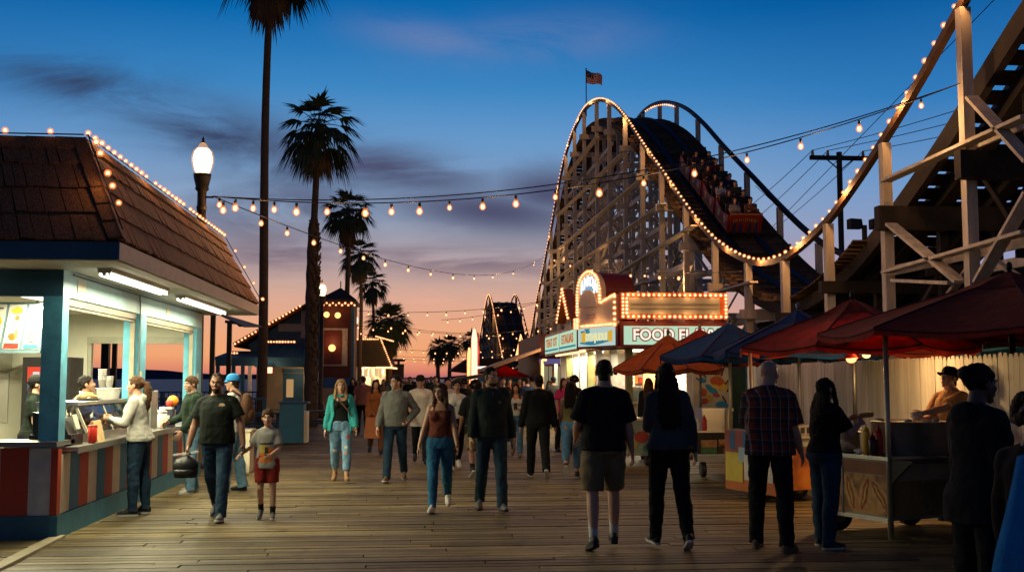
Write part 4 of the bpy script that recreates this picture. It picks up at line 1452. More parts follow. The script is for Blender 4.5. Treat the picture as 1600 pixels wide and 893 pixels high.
def make_trousers(B, c):
    mb = MB()
    fit = c.get('fit', .012); ln = c.get('len', 1.03); kr = c.get('knee', .068); ar = c.get('ankle', .058); top = c.get('top', 1.02)
    w = .5 + .5 * B.w
    lw = w * (1.04 if B.g == 'f' else 1)
    kr = max(kr * lw, .056 * lw + .015); ar = max(ar, .052)
    zs = [.85, .88, .92, .96, top]
    mb.rings([B.ring(z, fit) for z in zs])
    for i, (hip, knee, ank, fd, fu) in enumerate(B.legs):
        sd = (-1, 1)[i]
        mb.ell(B.bend((sd * (.075 if B.g == 'f' else .07), -.06 if B.g == 'f' else -.05, .93)), (.085 + fit * .7, .075 + fit * .7, .085 + fit * .5))
        hr = .092 * lw + max(fit, .012)
        if ln <= .5:     # shorts end near the knee (ln is the fraction of the whole leg)
            T = hip.lerp(knee, ln / .5)
            mb.tube([hip + V((0, 0, .04)), hip.lerp(T, .45), T], [hr, hr * .99, max(kr, hr * .86)], 16)
        else:
            mb.capsule(hip + V((0, 0, .02)), hip.lerp(knee, .5), hr, (hr + kr) * .5)
            mb.capsule(hip.lerp(knee, .5), knee, (hr + kr) * .5, kr)
            q = (ln - .5) / .5
            calf = knee.lerp(ank, .3) + V((0, -.010, 0))
            cr = max(kr * .97, ar, .056 * lw + .015)
            mb.capsule(knee, calf, kr, cr)
            e = knee.lerp(ank, q)
            mb.tube([knee.lerp(ank, .2) + V((0, -.008, 0)), calf, knee.lerp(ank, (.3 + q) / 2), e], [cr, cr, (cr + ar) / 2, ar], 16)
            if q > .93 and c.get('break', True):
                mb.tube([e - (e - knee).normalized() * .03, e + (ank - knee).normalized() * .015 - V((0, .004, 0))], [ar * 1.03, ar * 1.08], 14)
    return B.fin(mb)

def make_shoe(B, i, kind='sneaker'):
    hip, knee, ank, fd, fu = B.legs[i]
    sdv = fd.cross(fu)
    def sole(q0, w0, zb, zt, ex=1.0):
        ring = []
        prof = [(-.065, .028), (-.075, .0), (-.065, -.028)]
        pts = [(-.072, .0), (-.06, .028), (-.02, .034), (.04, .036), (.10, .043), (.15, .038), (.178, .02), (.184, 0), (.178, -.02), (.15, -.036), (.10, -.041), (.04, -.033), (-.02, -.033), (-.06, -.028)]
        return [ank + fd * (x * ex) + sdv * (y * w0) + fu * zb for x, y in pts]
    up = MB()
    up.rings([sole(0, 1.0, -.082, 0), sole(0, 1.02, -.06, 0), sole(0, .92, -.045, 0, .97), [p.lerp(ank + fu * -.01 + fd * .0, .45) if (p - ank).dot(fd) > .05 else p + fu * .03 for p in sole(0, .85, -.03, 0, .93)],
              [ank + (p - ank) * .55 + fu * .028 + fd * -.012 for p in sole(0, .9, -.03, 0, .8)]])
    up.capsule(ank - fu * .035 - fd * .03, ank - fu * .052 + fd * .11, .043, .036)
    up.capsule(ank - fu * .052 + fd * .10, ank - fu * .06 + fd * .165, .038, .027)
    up.capsule(ank - fu * .03, ank + fu * .012, .044, .044)
    so = MB()
    so.rings([sole(0, 1.06, -.088, 0, 1.03), sole(0, 1.08, -.066, 0, 1.04)])
    return B.fin(up), B.fin(so)

def s_key(B): return B.s['label']
def hair_mesh(B, kind):
    mb = MB()
    cut = None
    base, hm = B.headm()
    if kind in ('short', 'crew', 'boy'):
        k = {'short': 1.0, 'crew': .965, 'boy': 1.05}[kind]
        B.hell(mb, (0, -.018, .036), (.081 * k, .100 * k, .091 * k), 22, 14); B.hell(mb, (0, -.056, -.045), (.058, .050, .052))
        cut = ((0, .058 if kind != 'boy' else .07, .05 if kind != 'boy' else .035), (0, .74, -.67))
    elif kind in ('long', 'bob', 'verylong', 'pony', 'bun', 'longtie'):
        B.hell(mb, (0, -.016, .036), (.084, .102, .092), 22, 14)
        cut = ((0, .062, .045), (0, .80, -.60))
    elif kind == 'curly':
        rnd = random.Random(5)
        for q in range(60):
            a, b = rnd.uniform(0, 2 * PI), rnd.uniform(-.5, 1.4)
            B.hell(mb, (.085 * math.cos(a) * math.cos(b), -.035 + .095 * math.sin(a) * math.cos(b), .035 + .09 * math.sin(b)), (.034,) * 3, 7, 5)
        cut = ((0, .065, .04), (0, .8, -.6))
    o = None
    if cut:
        bm = bmesh.new()
        vs = [bm.verts.new(p) for p in mb.v]
        for f in mb.f:
            try: bm.faces.new([vs[i] for i in f])
            except ValueError: pass
        p = B.hp(cut[0]); n = hm @ V(cut[1]).normalized()
        for isl in (0,):
            res = bmesh.ops.bisect_plane(bm, geom=bm.verts[:] + bm.edges[:] + bm.faces[:], plane_co=p, plane_no=n, clear_outer=True)
            ed = [e for e in bm.edges if e.is_boundary]
            bmesh.ops.holes_fill(bm, edges=ed, sides=0)
        bm.verts.index_update()
        mb = MB()
        mb.add([v.co.copy() for v in bm.verts], [tuple(v.index for v in f.verts) for f in bm.faces])
        bm.free()
    def sheet(zs):
        """hanging hair: rings in the head frame at the top, falling straight below"""
        rings = []
        for (yc, a, b, z) in zs:
            c = B.hp((0, yc, 0))
            r = []
            for k in range(18):
                t = 2 * PI * k / 18
                if z > -.06:
                    r.append(B.hp((a * math.cos(t), yc + b * math.sin(t), z)))
                else:
                    q = B.hp((a * math.cos(t), yc + b * math.sin(t), -.06))
                    r.append(q + V((0, 0, z + .06)) * 1.0 - V((0, max(0, -(z + .1)) * .05, 0)) + V((0, math.sin(B.lean) * z * .6, 0)))
            rings.append(r)
        mb.rings(rings)
    if kind == 'long': sheet([(-.03, .08, .075, .05), (-.045, .085, .066, -.02), (-.07, .092, .058, -.10), (-.095, .10, .05, -.20), (-.108, .10, .042, -.28), (-.112, .085, .03, -.34)])
    if kind == 'verylong': sheet([(-.03, .08, .078, .05), (-.045, .087, .068, -.02), (-.075, .098, .062, -.10), (-.11, .112, .056, -.22), (-.13, .116, .048, -.34), (-.132, .10, .038, -.44), (-.13, .06, .024, -.52)])
    if kind == 'bob': sheet([(-.028, .082, .074, .05), (-.036, .09, .066, -.02), (-.04, .095, .062, -.10), (-.042, .09, .05, -.17)])
    if kind in ('long', 'bob', 'verylong') and B.s.get('locks', True):
        for sd in (-1, 1):
            e = {'long': -.30, 'bob': -.16, 'verylong': -.36}[kind]
            p = [B.hp((sd * .062, .035, .075)), B.hp((sd * .082, .03, .0)), B.hp((sd * .086, .02, -.07))]
            p += [p[-1] + V((sd * .012, .02, e * .5)), p[-1] + V((sd * .01, .035, e))]
            mb.tube(p, [.016, .022, .026, .028, .012], 10)
    if kind in ('long', 'verylong'):
        rs = random.Random(len(s_key(B)))
        e = -.34 if kind == 'long' else -.46
        for q in range(13):
            x = -.095 + .19 * q / 12
            p0 = B.hp((x * .85, -.075 - .02 * math.cos(x * 14), -.03))
            L = e * rs.uniform(.75, 1.12)
            mb.tube([p0, p0 + V((x * .12, -.045, L * .4)), p0 + V((x * .25 + rs.uniform(-.01, .01), -.06 + rs.uniform(-.012, .012), L * .8)), p0 + V((x * .2 + rs.uniform(-.02, .02), -.05, L))], [.018, .021, .017, .006], 8)
    if kind in ('pony',):
        p = [B.hp((0, -.10, .055)), B.hp((0, -.145, .035)), B.hp((0, -.165, -.04))]
        p += [p[-1] + V((0, .005, -.12)), p[-1] + V((0, .02, -.24)), p[-1] + V((0, .03, -.33))]
        mb.tube(p, [.024, .034, .056, .06, .05, .012], 12)
    if kind == 'longtie':
        p = [B.hp((0, -.09, -.03)), B.hp((0, -.105, -.09))]
        p += [p[-1] + V((0, .01, -.12)), p[-1] + V((0, .02, -.24))]
        mb.tube(p, [.03, .034, .036, .012], 10)
    if kind == 'bun':
        B.hell(mb, (0, -.115, .06), (.045, .04, .045))
    return B.fin(mb)

def person(s):
    near = s.get('near', True)
    B = Body(s)
    loc = V(s['loc'])
    root = thing('person', s['label'], s.get('cat', 'person'), loc, s.get('group'), R(s.get('face', 180)))
    fine = s.get('vox', .0068 if near else .02)
    body = make_body(B, fine).build('body', skin(s.get('skin', 'tan')), root, local=True)
    remesh(body, fine, 2 if near else 1)
    cv = .011 if near else .022
    def garment(mb, name, m, disp=.012, size=.09, vox=cv, sm=2):
        o = mb.build(name, m, root, local=True)
        remesh(o, vox, sm, disp if near else 0, size)
        return o
    if 'shirt' in s:
        d, m = s['shirt']
        garment(make_shirt(B, d), d.get('name', 'shirt'), m, disp=d.get('disp', .018), size=.10)
    if 'under' in s:
        d, m = s['under']
        garment(make_shirt(B, d), d.get('name', 'undershirt'), m, disp=.006)
    if 'trousers' in s:
        d, m = s['trousers']
        garment(make_trousers(B, d), d.get('name', 'trousers'), m, disp=d.get('disp', .022), size=.08)
    if s.get('shoes'):
        m1, m2 = s['shoes']
        for i in (0, 1):
            up, so = make_shoe(B, i)
            u = up.build('shoe', m1, root, local=True)
            if near: remesh(u, .009, 2)
            so.build('sole', m2, u, local=True)
    if s.get('socks'):
        for i in (0, 1):
            hip, knee, ank, fd, fu = B.legs[i]
            mb = MB(); mb.tube([ank - fu * .03, ank, ank.lerp(knee, s.get('sock_len', .28))], [.044, .043, .05], 14)
            B.fin(mb).build('sock', s['socks'], root, smooth=True, local=True)
    hk, hc = s.get('hair', ('short', 'dark'))
    if hk != 'bald':
        o = hair_mesh(B, hk).build('hair', hairmat(hc, HAIR[hc]), root, local=True)
        remesh(o, .008 if near else .02, 1, .024 if near else 0, .028)
    if 'beard' in s:
        mb = MB()
        B.hell(mb, (0, .036, -.080), (.0505, .050, .040)); B.hell(mb, (0, .068, -.099), (.028, .0215, .023))
        bmv = MB(); bmv.v, bmv.f, bmv.m = mb.v, mb.f, mb.m
        o = B.fin(bmv).build('beard', hairmat(s['beard'], HAIR[s['beard']]), root, local=True)
        remesh(o, .008, 1, .006, .03)
    if near and s.get('features', True):
        dk = mat('eye_dark', (0.012, 0.009, 0.008), 0.2, 0, 3, 0)
        wh = mat('eye_white', (0.5, 0.46, 0.42), 0.25, 0, 3, 0)
        base, hm = B.headm()
        for sd in (-1, 1):
            mb = MB(); mb.cur = 0
            B.hell(mb, (sd * .031, .0775, .003), (.0135, .009, .0062), 10, 6)
            mb.cur = 1
            B.hell(mb, (sd * .031, .0835, .003), (.0062, .0052, .006), 8, 6)
            B.fin(mb).build('eye', [wh, dk], root, smooth=True, local=True)
            mb = MB()
            mb.tube([B.hp((sd * .014, .0955, .021)), B.hp((sd * .032, .0945, .0265)), B.hp((sd * .05, .082, .020))], [.0035, .0045, .0025], 6)
            B.fin(mb).build('eyebrow', hairmat('dark' if hc not in ('blond', 'blonde_pale') else 'brown', HAIR['dark']), root, smooth=True, local=True)
        mb = MB(); B.hell(mb, (0, .0905, -.0655), (.023, .0085, .0075), 10, 6)
        B.fin(mb).build('lips', mat('lips', (0.30, 0.10, 0.075), 0.45, 0.1, 5, 0), root, smooth=True, local=True)
    if 'cap' in s:
        m, bm_ = s['cap']
        mb = MB()
        rr = [(1.0, .028), (1.005, .05), (.97, .085), (.86, .112), (.6, .134), (.2, .142)]
        rings = []
        for q, z in rr:
            rings.append([B.hp((.088 * q * math.cos(t), -.012 + .108 * q * math.sin(t), z)) for t in np.linspace(0, 2 * PI, 22, endpoint=False)])
        mb.rings(rings)
        o = B.fin(mb).build('cap', m, root, smooth=True, local=True)
        br = MB()
        bl = s.get('brim', .075)
        ths = np.linspace(PI * .5 - 1.0, PI * .5 + 1.0, 13)
        sgn = -1 if s.get('backwards') else 1
        inner = [B.hp((.086 * math.cos(t), -.012 + sgn * .104 * math.sin(t), .034)) for t in ths]
        outer = [B.hp((.088 * math.cos(t), -.012 + sgn * (.104 * math.sin(t) + bl * max(0, math.sin((t - ths[0]) / 2.0 * PI)) ** .6), .030 - .012 * abs(math.cos(t)) - .006)) for t in ths]
        base, hm = B.headm()
        upv = hm @ V((0, 0, .005))
        n = len(ths)
        vs = inner + outer + [p + upv for p in inner] + [p + upv for p in outer]
        fs = []
        for i in range(n - 1):
            fs += [(i, i + 1, n + i + 1, n + i), (2 * n + i, 3 * n + i, 3 * n + i + 1, 2 * n + i + 1), (n + i, n + i + 1, 3 * n + i + 1, 3 * n + i), (i + 1, i, 2 * n + i, 2 * n + i + 1)]
        br.add(vs, fs)
        B.fin(br).build('brim', bm_, o, smooth=True, local=True)
    # where the hands are, in the world
    rz = Matrix.Rotation(R(s.get('face', 180)), 3, 'Z')
    def W(p): return loc + rz @ B.P(p)
    B.hands = [W(A['W'] + A['d'] * .09 + A['n'] * .02) for A in B.arms]
    B.wrists = [W(A['W']) for A in B.arms]
    B.world = W
    B.root = root
    return B
# ================================================================== wooden roller coaster
M_TIMBER = mat('white_weathered_timber', (0.58, 0.52, 0.40), 0.8, 0.28, 1.6, 0.25, 25, stretch=(3, 3, 0.6))
M_TIMBERG = mat('grey_weathered_timber', (0.54, 0.49, 0.40), 0.85, 0.3, 1.6, 0.25, 25, stretch=(3, 3, 0.6))
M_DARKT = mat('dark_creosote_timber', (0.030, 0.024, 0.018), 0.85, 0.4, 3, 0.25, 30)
M_DECKT = mat('brown_track_planks', (0.10, 0.07, 0.045), 0.95, 0.4, 4, 0.25, 30, spec=0.04, isl=0.9)
M_RAILBLUE = mat('blue_track_rail', (0.008, 0.016, 0.03), 0.6, 0.2, 4, 0.05)
M_HANDR = mat('brown_handrail', (0.10, 0.055, 0.028), 0.7, 0.3, 4, 0.15)
CX0, CX1 = 9.85, 13.4
PROF = [(4, 11.0), (9, 11.2), (13, 10.7), (16, 9.65), (17.5, 8.95), (18.69, 8.32), (19.4, 7.93), (20.2, 7.5), (21.17, 7.03), (22.33, 6.51), (23.61, 5.98), (25.02, 5.47), (26.58, 5.11), (27.68, 4.93), (28.64, 4.85), (30.29, 4.93), (32.12, 5.28),
        (34.46, 5.98), (36.39, 6.77), (39.01, 8.06), (42.47, 9.88), (46.07, 11.75), (49.58, 13.67), (53.16, 15.31), (57.53, 16.69), (62.21, 17.44), (66.07, 17.35), (70.42, 16.65), (74.01, 15.3), (78.51, 12.78), (83.5, 10.3), (88.61, 7.9), (93.4, 5.3),
        (100, 3.4), (108, 2.6), (116, 2.6), (121, 3.2), (130, 6.7), (139, 10.6), (145, 12.5), (149, 12.9), (153, 12.4), (160, 10.6), (168, 8.0), (180, 4.0)]
PY, PZ = [p[0] for p in PROF], [p[1] for p in PROF]
def HZ(y): return interp(PY, PZ, y)
def DZ(y): return HZ(y) - 1.0
def coaster(root, y0, y1, step_bent, name_suffix=None, detail=True):
    ys = list(np.arange(y0, y1 + .01, .6))
    def line(x, dz): return [(x, y, HZ(y) + dz) for y in ys]
    up = V((0, 0, 1))
    for x in (CX0, CX1):
        mb = MB(); mb.sweep(line(x, 0), 0.14, 0.16)
        mb.build('handrail', M_HANDR if x == CX0 else M_RAILBLUE, root)
    # stringers and rails
    for x in (10.35, 12.95):
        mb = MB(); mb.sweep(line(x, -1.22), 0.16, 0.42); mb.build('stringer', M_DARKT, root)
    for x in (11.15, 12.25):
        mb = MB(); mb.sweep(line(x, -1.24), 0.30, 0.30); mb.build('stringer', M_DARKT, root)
        mb = MB(); mb.sweep(line(x, -0.93), 0.22, 0.12); mb.build('track_rail', M_RAILBLUE, root)
    mb = MB()
    rnd = random.Random(int(y0))
    s = y0
    while s < y1:
        sl = (HZ(s + .1) - HZ(s - .1)) / .2
        d = V((0, 1, sl)).normalized()
        e = rnd.uniform(0, .25)
        mb.bar((10.36 if s < 25 else 10.2 - e * .35, s, DZ(s) - .0), (13.1 + rnd.uniform(0, .1), s, DZ(s) - .0), 0.30, 0.10, up=V((0, -sl, 1)))
        s += .52 / math.sqrt(1 + sl * sl)
    mb.build('track_deck', M_DECKT, root)
    # walkway boards beside the handrails
    for xa, xb in ((9.93, 10.42), (12.88, 13.34)):
        mb = MB()
        s = max(y0, 24)
        while s < y1:
            sl = (HZ(s + .1) - HZ(s - .1)) / .2
            mb.bar((xa, s, DZ(s) - .07), (xb, s, DZ(s) - .07), 0.16, 0.04, up=V((0, -sl, 1)))
            s += .21 / math.sqrt(1 + sl * sl)
        mb.build('walkway', M_DECKT, root)
def build_coaster():
    root = thing('wooden_roller_coaster', 'tall white timber roller coaster hill with bulb lit handrail beside the pier', 'roller coaster', (CX0, 58, 0))
    coaster(root, 8, 99.5, 3.45)
    stations = [18.49, 21.93, 25.19, 28.33, 31.58, 35.16, 38.98, 42.89, 46.57, 50.45, 54.66, 58.55, 63.04, 67.0, 71.0, 75.0, 79.0, 83.0, 87.0, 91.0, 95.0]
    XS = [CX0, 11.05, 12.25, CX1]
    rnd = random.Random(9)
    LV = 1.95
    # bents: four posts with level beams and cross braces, one mesh per bent; the street-side post is its own part
    for i, y in enumerate([14.6] + stations):
        h = HZ(y)
        mb = MB(); mb.bb(CX0 - .1, CX0 + .1, y - .1, y + .1, 0, h - .081)
        mb.build('post', M_TIMBER, root)
        mb = MB(); mb.bb(CX1 - .1, CX1 + .1, y - .1, y + .1, 0, h - .081)
        mb.build('post', M_TIMBERG, root)
        b = MB()
        d = h - 1.46
        for x in XS[1:3]: b.bb(x - .09, x + .09, y - .09, y + .09, 0, d - .16)
        if y > 24: b.bb(CX0 - .32, CX1 + .3, y - .32, y - .11, d - .30, d - .02)
        z = LV
        zp = 0.1
        while z < d - .9:
            b.bb(CX0 - .28 if y > 24 else 10.6, CX1 + .28, y - .17, y - .11, z - .12, z + .12)
            for k in range(3):
                x0, x1 = XS[k], XS[k + 1]
                if (k + i) % 2: x0, x1 = x1, x0
                b.bar((x0, y + .13, zp), (x1, y + .13, z), 0.055, 0.15, up=V((0, 1, 0)))
                if k == 1: b.bar((x1, y - .14, zp), (x0, y - .14, z), 0.055, 0.15, up=V((0, 1, 0)))
            zp = z
            z += LV
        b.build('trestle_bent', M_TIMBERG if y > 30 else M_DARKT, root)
    # level ledgers along the track between bents
    for x, m in ((CX0 + .13, M_TIMBERG), (11.65, M_TIMBERG), (CX1 - .13, M_TIMBERG)):
        for q in range(1, 9):
            z = LV * q
            seg = []
            allst = [14.6] + stations
            for a, c in zip(allst, allst[1:]):
                if z < min(HZ(a), HZ(c)) - 1.9: seg.append((a, c))
            runs = []
            for a, c in seg:
                if runs and abs(runs[-1][1] - a) < .01: runs[-1][1] = c
                else: runs.append([a, c])
            for a, c in runs:
                mb = MB(); mb.bb(x - .03, x + .03, a - .3, c + .3, z - .1, z + .1)
                # bracing between levels in the same plane
                for (a2, c2) in seg:
                    if a2 < a - .01 or c2 > c + .01: continue
                    if rnd.random() < .8:
                        p, r_ = (a2, c2) if rnd.random() < .5 else (c2, a2)
                        mb.bar((x + .06, p, z - LV + .1), (x + .06, r_, z), 0.05, 0.14, up=V((1, 0, 0)))
                mb.build('ledger', m, root)
    # long raking braces on the street side of the hill, laid from the picture's sight lines onto the post plane
    for (p0, p1) in (((854, 446), (1037, 318)), ((866, 395), (1000, 282)), ((870, 338), (973, 240)), ((884, 278), (933, 214)), ((848, 500), (1010, 440)), ((900, 470), (1085, 352))):
        a, c = atX(*p0, CX0 - .14), atX(*p1, CX0 - .14)
        mb = MB(); mb.bar(a, c, .06, .26, up=V((1, 0, 0))); mb.build('brace', M_TIMBER, root)
    for (p0, p1) in (((1383, 283), (1605, 182)), ((1385, 425), (1605, 362)), ((1392, 350), (1500, 440)), ((1518, 152), (1610, 252)), ((1120, 456), (1178, 440)), ((1400, 438), (1490, 442)), ((1530, 440), (1610, 300))):
        a, c = atX(*p0, CX0 - .14), atX(*p1, CX0 - .14)
        mb = MB(); mb.bar(a, c, .06, .24, up=V((1, 0, 0))); mb.build('brace', M_TIMBER, root)
    for (py, z0, y) in ((255, 5.45, 18.49), (330, 5.0, 21.93)):
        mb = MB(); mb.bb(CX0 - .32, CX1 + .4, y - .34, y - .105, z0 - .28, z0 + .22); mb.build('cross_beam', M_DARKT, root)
    # guy wires
    mb = MB()
    for (a, b) in (((1690, -140), (1060, 505)), ((1180, 290), (1300, 400))):
        mb.tube([atX(*a, 13.9), atX(*b, 13.9)], .012, 5)
    mb.build('guy_wire', M_BLACKM, root)
    # second, farther hill
    far = thing('wooden_roller_coaster', 'second smaller coaster hump far down the pier outlined in yellow bulbs', 'roller coaster', (CX0, 149, 0))
    coaster(far, 102, 178, 5)
    for y in np.arange(104, 178, 7.0):
        b = MB()
        h = HZ(y)
        for x in XS:
            b.bb(x - .13, x + .13, y - .13, y + .13, 0, h - .08 if x in (CX0, CX1) else h - 1.4)
        z = 1.5
        while z < h - 2:
            b.bb(CX0 - .2, CX1 + .2, y - .2, y - .14, z - .13, z + .13)
            b.bar((CX0, y + .16, z - 1.5), (CX1, y + .16, z), .06, .16, up=V((0, 1, 0)))
            b.bar((CX1, y + .2, z - 1.5), (CX0, y + .2, z), .06, .16, up=V((0, 1, 0)))
            b.bar((CX0 - .1, y, z - 1.5), (CX0 - .1, y + 7, z), .06, .16, up=V((1, 0, 0)))
            b.bb(CX0 - .14, CX0 - .08, y, y + 7, z - .1, z + .1)
            z += 1.5
        b.build('trestle_bent', mat('far_dark_timber', (.26, .21, .15), .9), far)

    # bulb chains on the handrails
    def chain(name, label, x, ya, yb, step, mesh, dx, group, coarse=None, top=.12):
        t = thing(name, label, 'string lights', (x, (ya + yb) / 2, HZ((ya + yb) / 2)), group)
        cord = MB(); cord.tube([(x + dx * .6, y, HZ(y) + .09) for y in np.arange(ya, yb, .8)], .012, 4); cord.build('cord', M_BLACKP, t)
        s, n = ya, 0
        rest = MB()
        while s < yb:
            sl = (HZ(s + .1) - HZ(s - .1)) / .2
            p = V((x + dx, s, HZ(s) + top))
            if n < 100:
                place('bulb', mesh, p, t)
            else:
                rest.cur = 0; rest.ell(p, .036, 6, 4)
                rest.cur = 1; rest.ell(p, .068, 6, 4)  # larger shell again painting the halo
            n += 1
            s += step / math.sqrt(1 + sl * sl)
        if rest.v:
            tag(rest.build('bulb', [M_BULBCORE, M_BULBHALO], t, smooth=True), kind='stuff')
        return t
    t = chain('light_string', 'long chain of orange bulbs along the near handrail of the big coaster hill', CX0, 16.2, 99, .46, BULB_MID, -.06, 'bulb chains on the coaster')
    for y in (18.2, 21, 24, 27.2, 30.2, 33.5, 37.2, 41, 45, 50, 55, 60.5, 65.5, 70, 75, 80, 86): point_light((CX0 - .22, y, HZ(y) + .12), PW['rail'], (1, .46, .16), .05, t)
    chain('light_string', 'short run of bulbs behind the top of the far handrail of the big hill', CX1, 54.6, 62, .5, BULB_MID, -.08, 'bulb chains on the coaster', top=-.16)
    t = chain('light_string', 'yellow bulb outline on the near handrail of the small far hump', CX0, 110, 172, .55, BULB_BIG, -.1, 'bulb chains on the coaster')
    for y in (116, 128, 138, 148): point_light((CX0 - .8, y, HZ(y) - .6), PW['rail'] * 2.5, (1, .5, .18), .05, t)
    chain('light_string', 'bulbs along the far handrail of the small far hump', CX1, 128, 152, 1.6, BULB_BIG, -.1, 'bulb chains on the coaster')
    # flag
    fy = 62.2
    f = thing('flag', 'small striped flag on a thin pole at the crest of the coaster', 'flag', (CX0, fy, HZ(fy)))
    mb = MB(); mb.tube([(CX0, fy, HZ(fy) - .5), (CX0, fy, 19.75)], .03, 8); mb.ell((CX0, fy, 19.78), .05, 8, 6); mb.build('pole', M_BLACKM, f)
    mb = MB()
    W_, H_ = 1.1, .78
    nu, nv = 24, 13
    def fp(u, v):
        return V((CX0 + .03 + u * W_ * .86, fy + .10 * math.sin(u * 7 + v * 1.2) * u, 19.72 - v * H_ * (1 - .25 * u) - u * .34 - .10 * math.sin(u * 5.5 + .4) * u))
    for i in range(nu):
        for j in range(nv):
            mb.cur = 2 if (i < 10 and j < 7) else (0 if j % 2 == 0 else 1)
            mb.quad(fp(i / nu, j / nv), fp(i / nu, (j + 1) / nv), fp((i + 1) / nu, (j + 1) / nv), fp((i + 1) / nu, j / nv))
    mb.cur = 1
    for i in range(5):
        for j in range(4):
            c = fp((i * 2 + 1) / nu, (j * 1.7 + .9) / nv) + V((0, -.012, 0))
            mb.ell(c, (.02, .006, .02), 5, 4)
    mb.build('cloth', [cloth('flag_red', (.32, .03, .03)), cloth('flag_white', (.5, .46, .42)), cloth('flag_blue', (.012, .02, .08))], f)

    # ---------------- train
    tr = thing('coaster_train', 'red coaster train packed with riders running down the big hill', 'coaster train', (11.7, 39, DZ(39)))
    M_CARRED = mat('glossy_car_red', (.22, .02, .012), .45, .12, 5, .03)
    M_GOLD = mat('gold_trim', (.55, .33, .08), .4, .1, 5, .03, metal=.5)
    M_CARIN = mat('black_upholstery', (.015, .013, .013), .6)
    def fr(y):
        sl = (HZ(y + .3) - HZ(y - .3)) / .6
        return math.atan(sl)
    body = MB()
    def cshape(mb, y0, y1, z0, z1, zb1, w=.64):
        mb.slab([(-w, y0, z0), (-w, y1, z0), (-w, y1, zb1), (-w, (y0 + y1) / 2, z1 * .82), (-w, y0, z1)], (.06, 0, 0))
        mb.slab([(w - .06, y0, z0), (w - .06, y1, z0), (w - .06, y1, zb1), (w - .06, (y0 + y1) / 2, z1 * .82), (w - .06, y0, z1)], (.06, 0, 0))
    cshape(body, -.85, .85, .12, .74, .8)
    body.bb(-.58, .58, -.9, -.84, .10, .84)
    body.bb(-.62, .62, -.84, .85, .08, .14)
    trim = MB()
    for s in (-1, 1):
        trim.bb(s * .645 - .006, s * .645 + .006, -.82, .82, .20, .24)
        trim.slab([(s * .648, -.6, .32), (s * .648, -.3, .32), (s * .648, -.3, .6), (s * .648, -.6, .6)], (s * .006, 0, 0))
        trim.slab([(s * .648, .2, .32), (s * .648, .5, .32), (s * .648, .5, .6), (s * .648, .2, .6)], (s * .006, 0, 0))
    trim.bb(-.6, .6, -.912, -.9, .78, .83)
    seat = MB()
    for y in (-.2, .68):
        seat.bb(-.57, .57, y - .02, y + .10, .14, .95); seat.bb(-.57, .57, y - .5, y - .02, .14, .42)
    wheel = MB()
    for y in (-.6, .6):
        for s in (-1, 1):
            wheel.tube([(s * .58, y, .0), (s * .46, y, .0)], .13, 12)
    wheel.bb(-.5, .5, -.7, .7, -.08, .07)
    lt = MB()
    rnd = random.Random(6)
    for i in range(13):
        u = -0.42 + .84 * i / 12
        zc = .50 + .08 * math.cos(u * 2.6)
        hh = rnd.uniform(.04, .07)
        lt.bb(u - .022, u - .008, -.915, -.901, zc - hh, zc + hh)
        lt.bb(u - .008, u + .02, -.915, -.901, zc + hh * rnd.uniform(-.8, .6), zc + hh)
    ys = [38.75, 40.55, 42.35, 44.1]
    meshes = [('side_panel', body.mesh('side_panel', M_CARRED)), ('seat', seat.mesh('seat', M_CARIN)), ('wheel_frame', wheel.mesh('wheel_frame', M_BLACKM)), ('trim', trim.mesh('trim', M_GOLD))]
    cars = []
    for i, y in enumerate(ys):
        c = bpy.data.objects.new('car', meshes[0][1]); COL.objects.link(c); c.parent = tr
        a = fr(y)
        c.location = V((11.7, y, DZ(y) + .24)) - tr.location
        c.rotation_euler = (a, 0, 0)
        for n_, me in meshes[1:]:
            o = bpy.data.objects.new(n_, me); COL.objects.link(o); o.parent = c
        if i == 0:
            o = lt.build('lettering', M_GOLD, c, local=True)
        cars.append((c, V((11.7, y, DZ(y) + .24)), a))
    return cars
CARS = build_coaster()
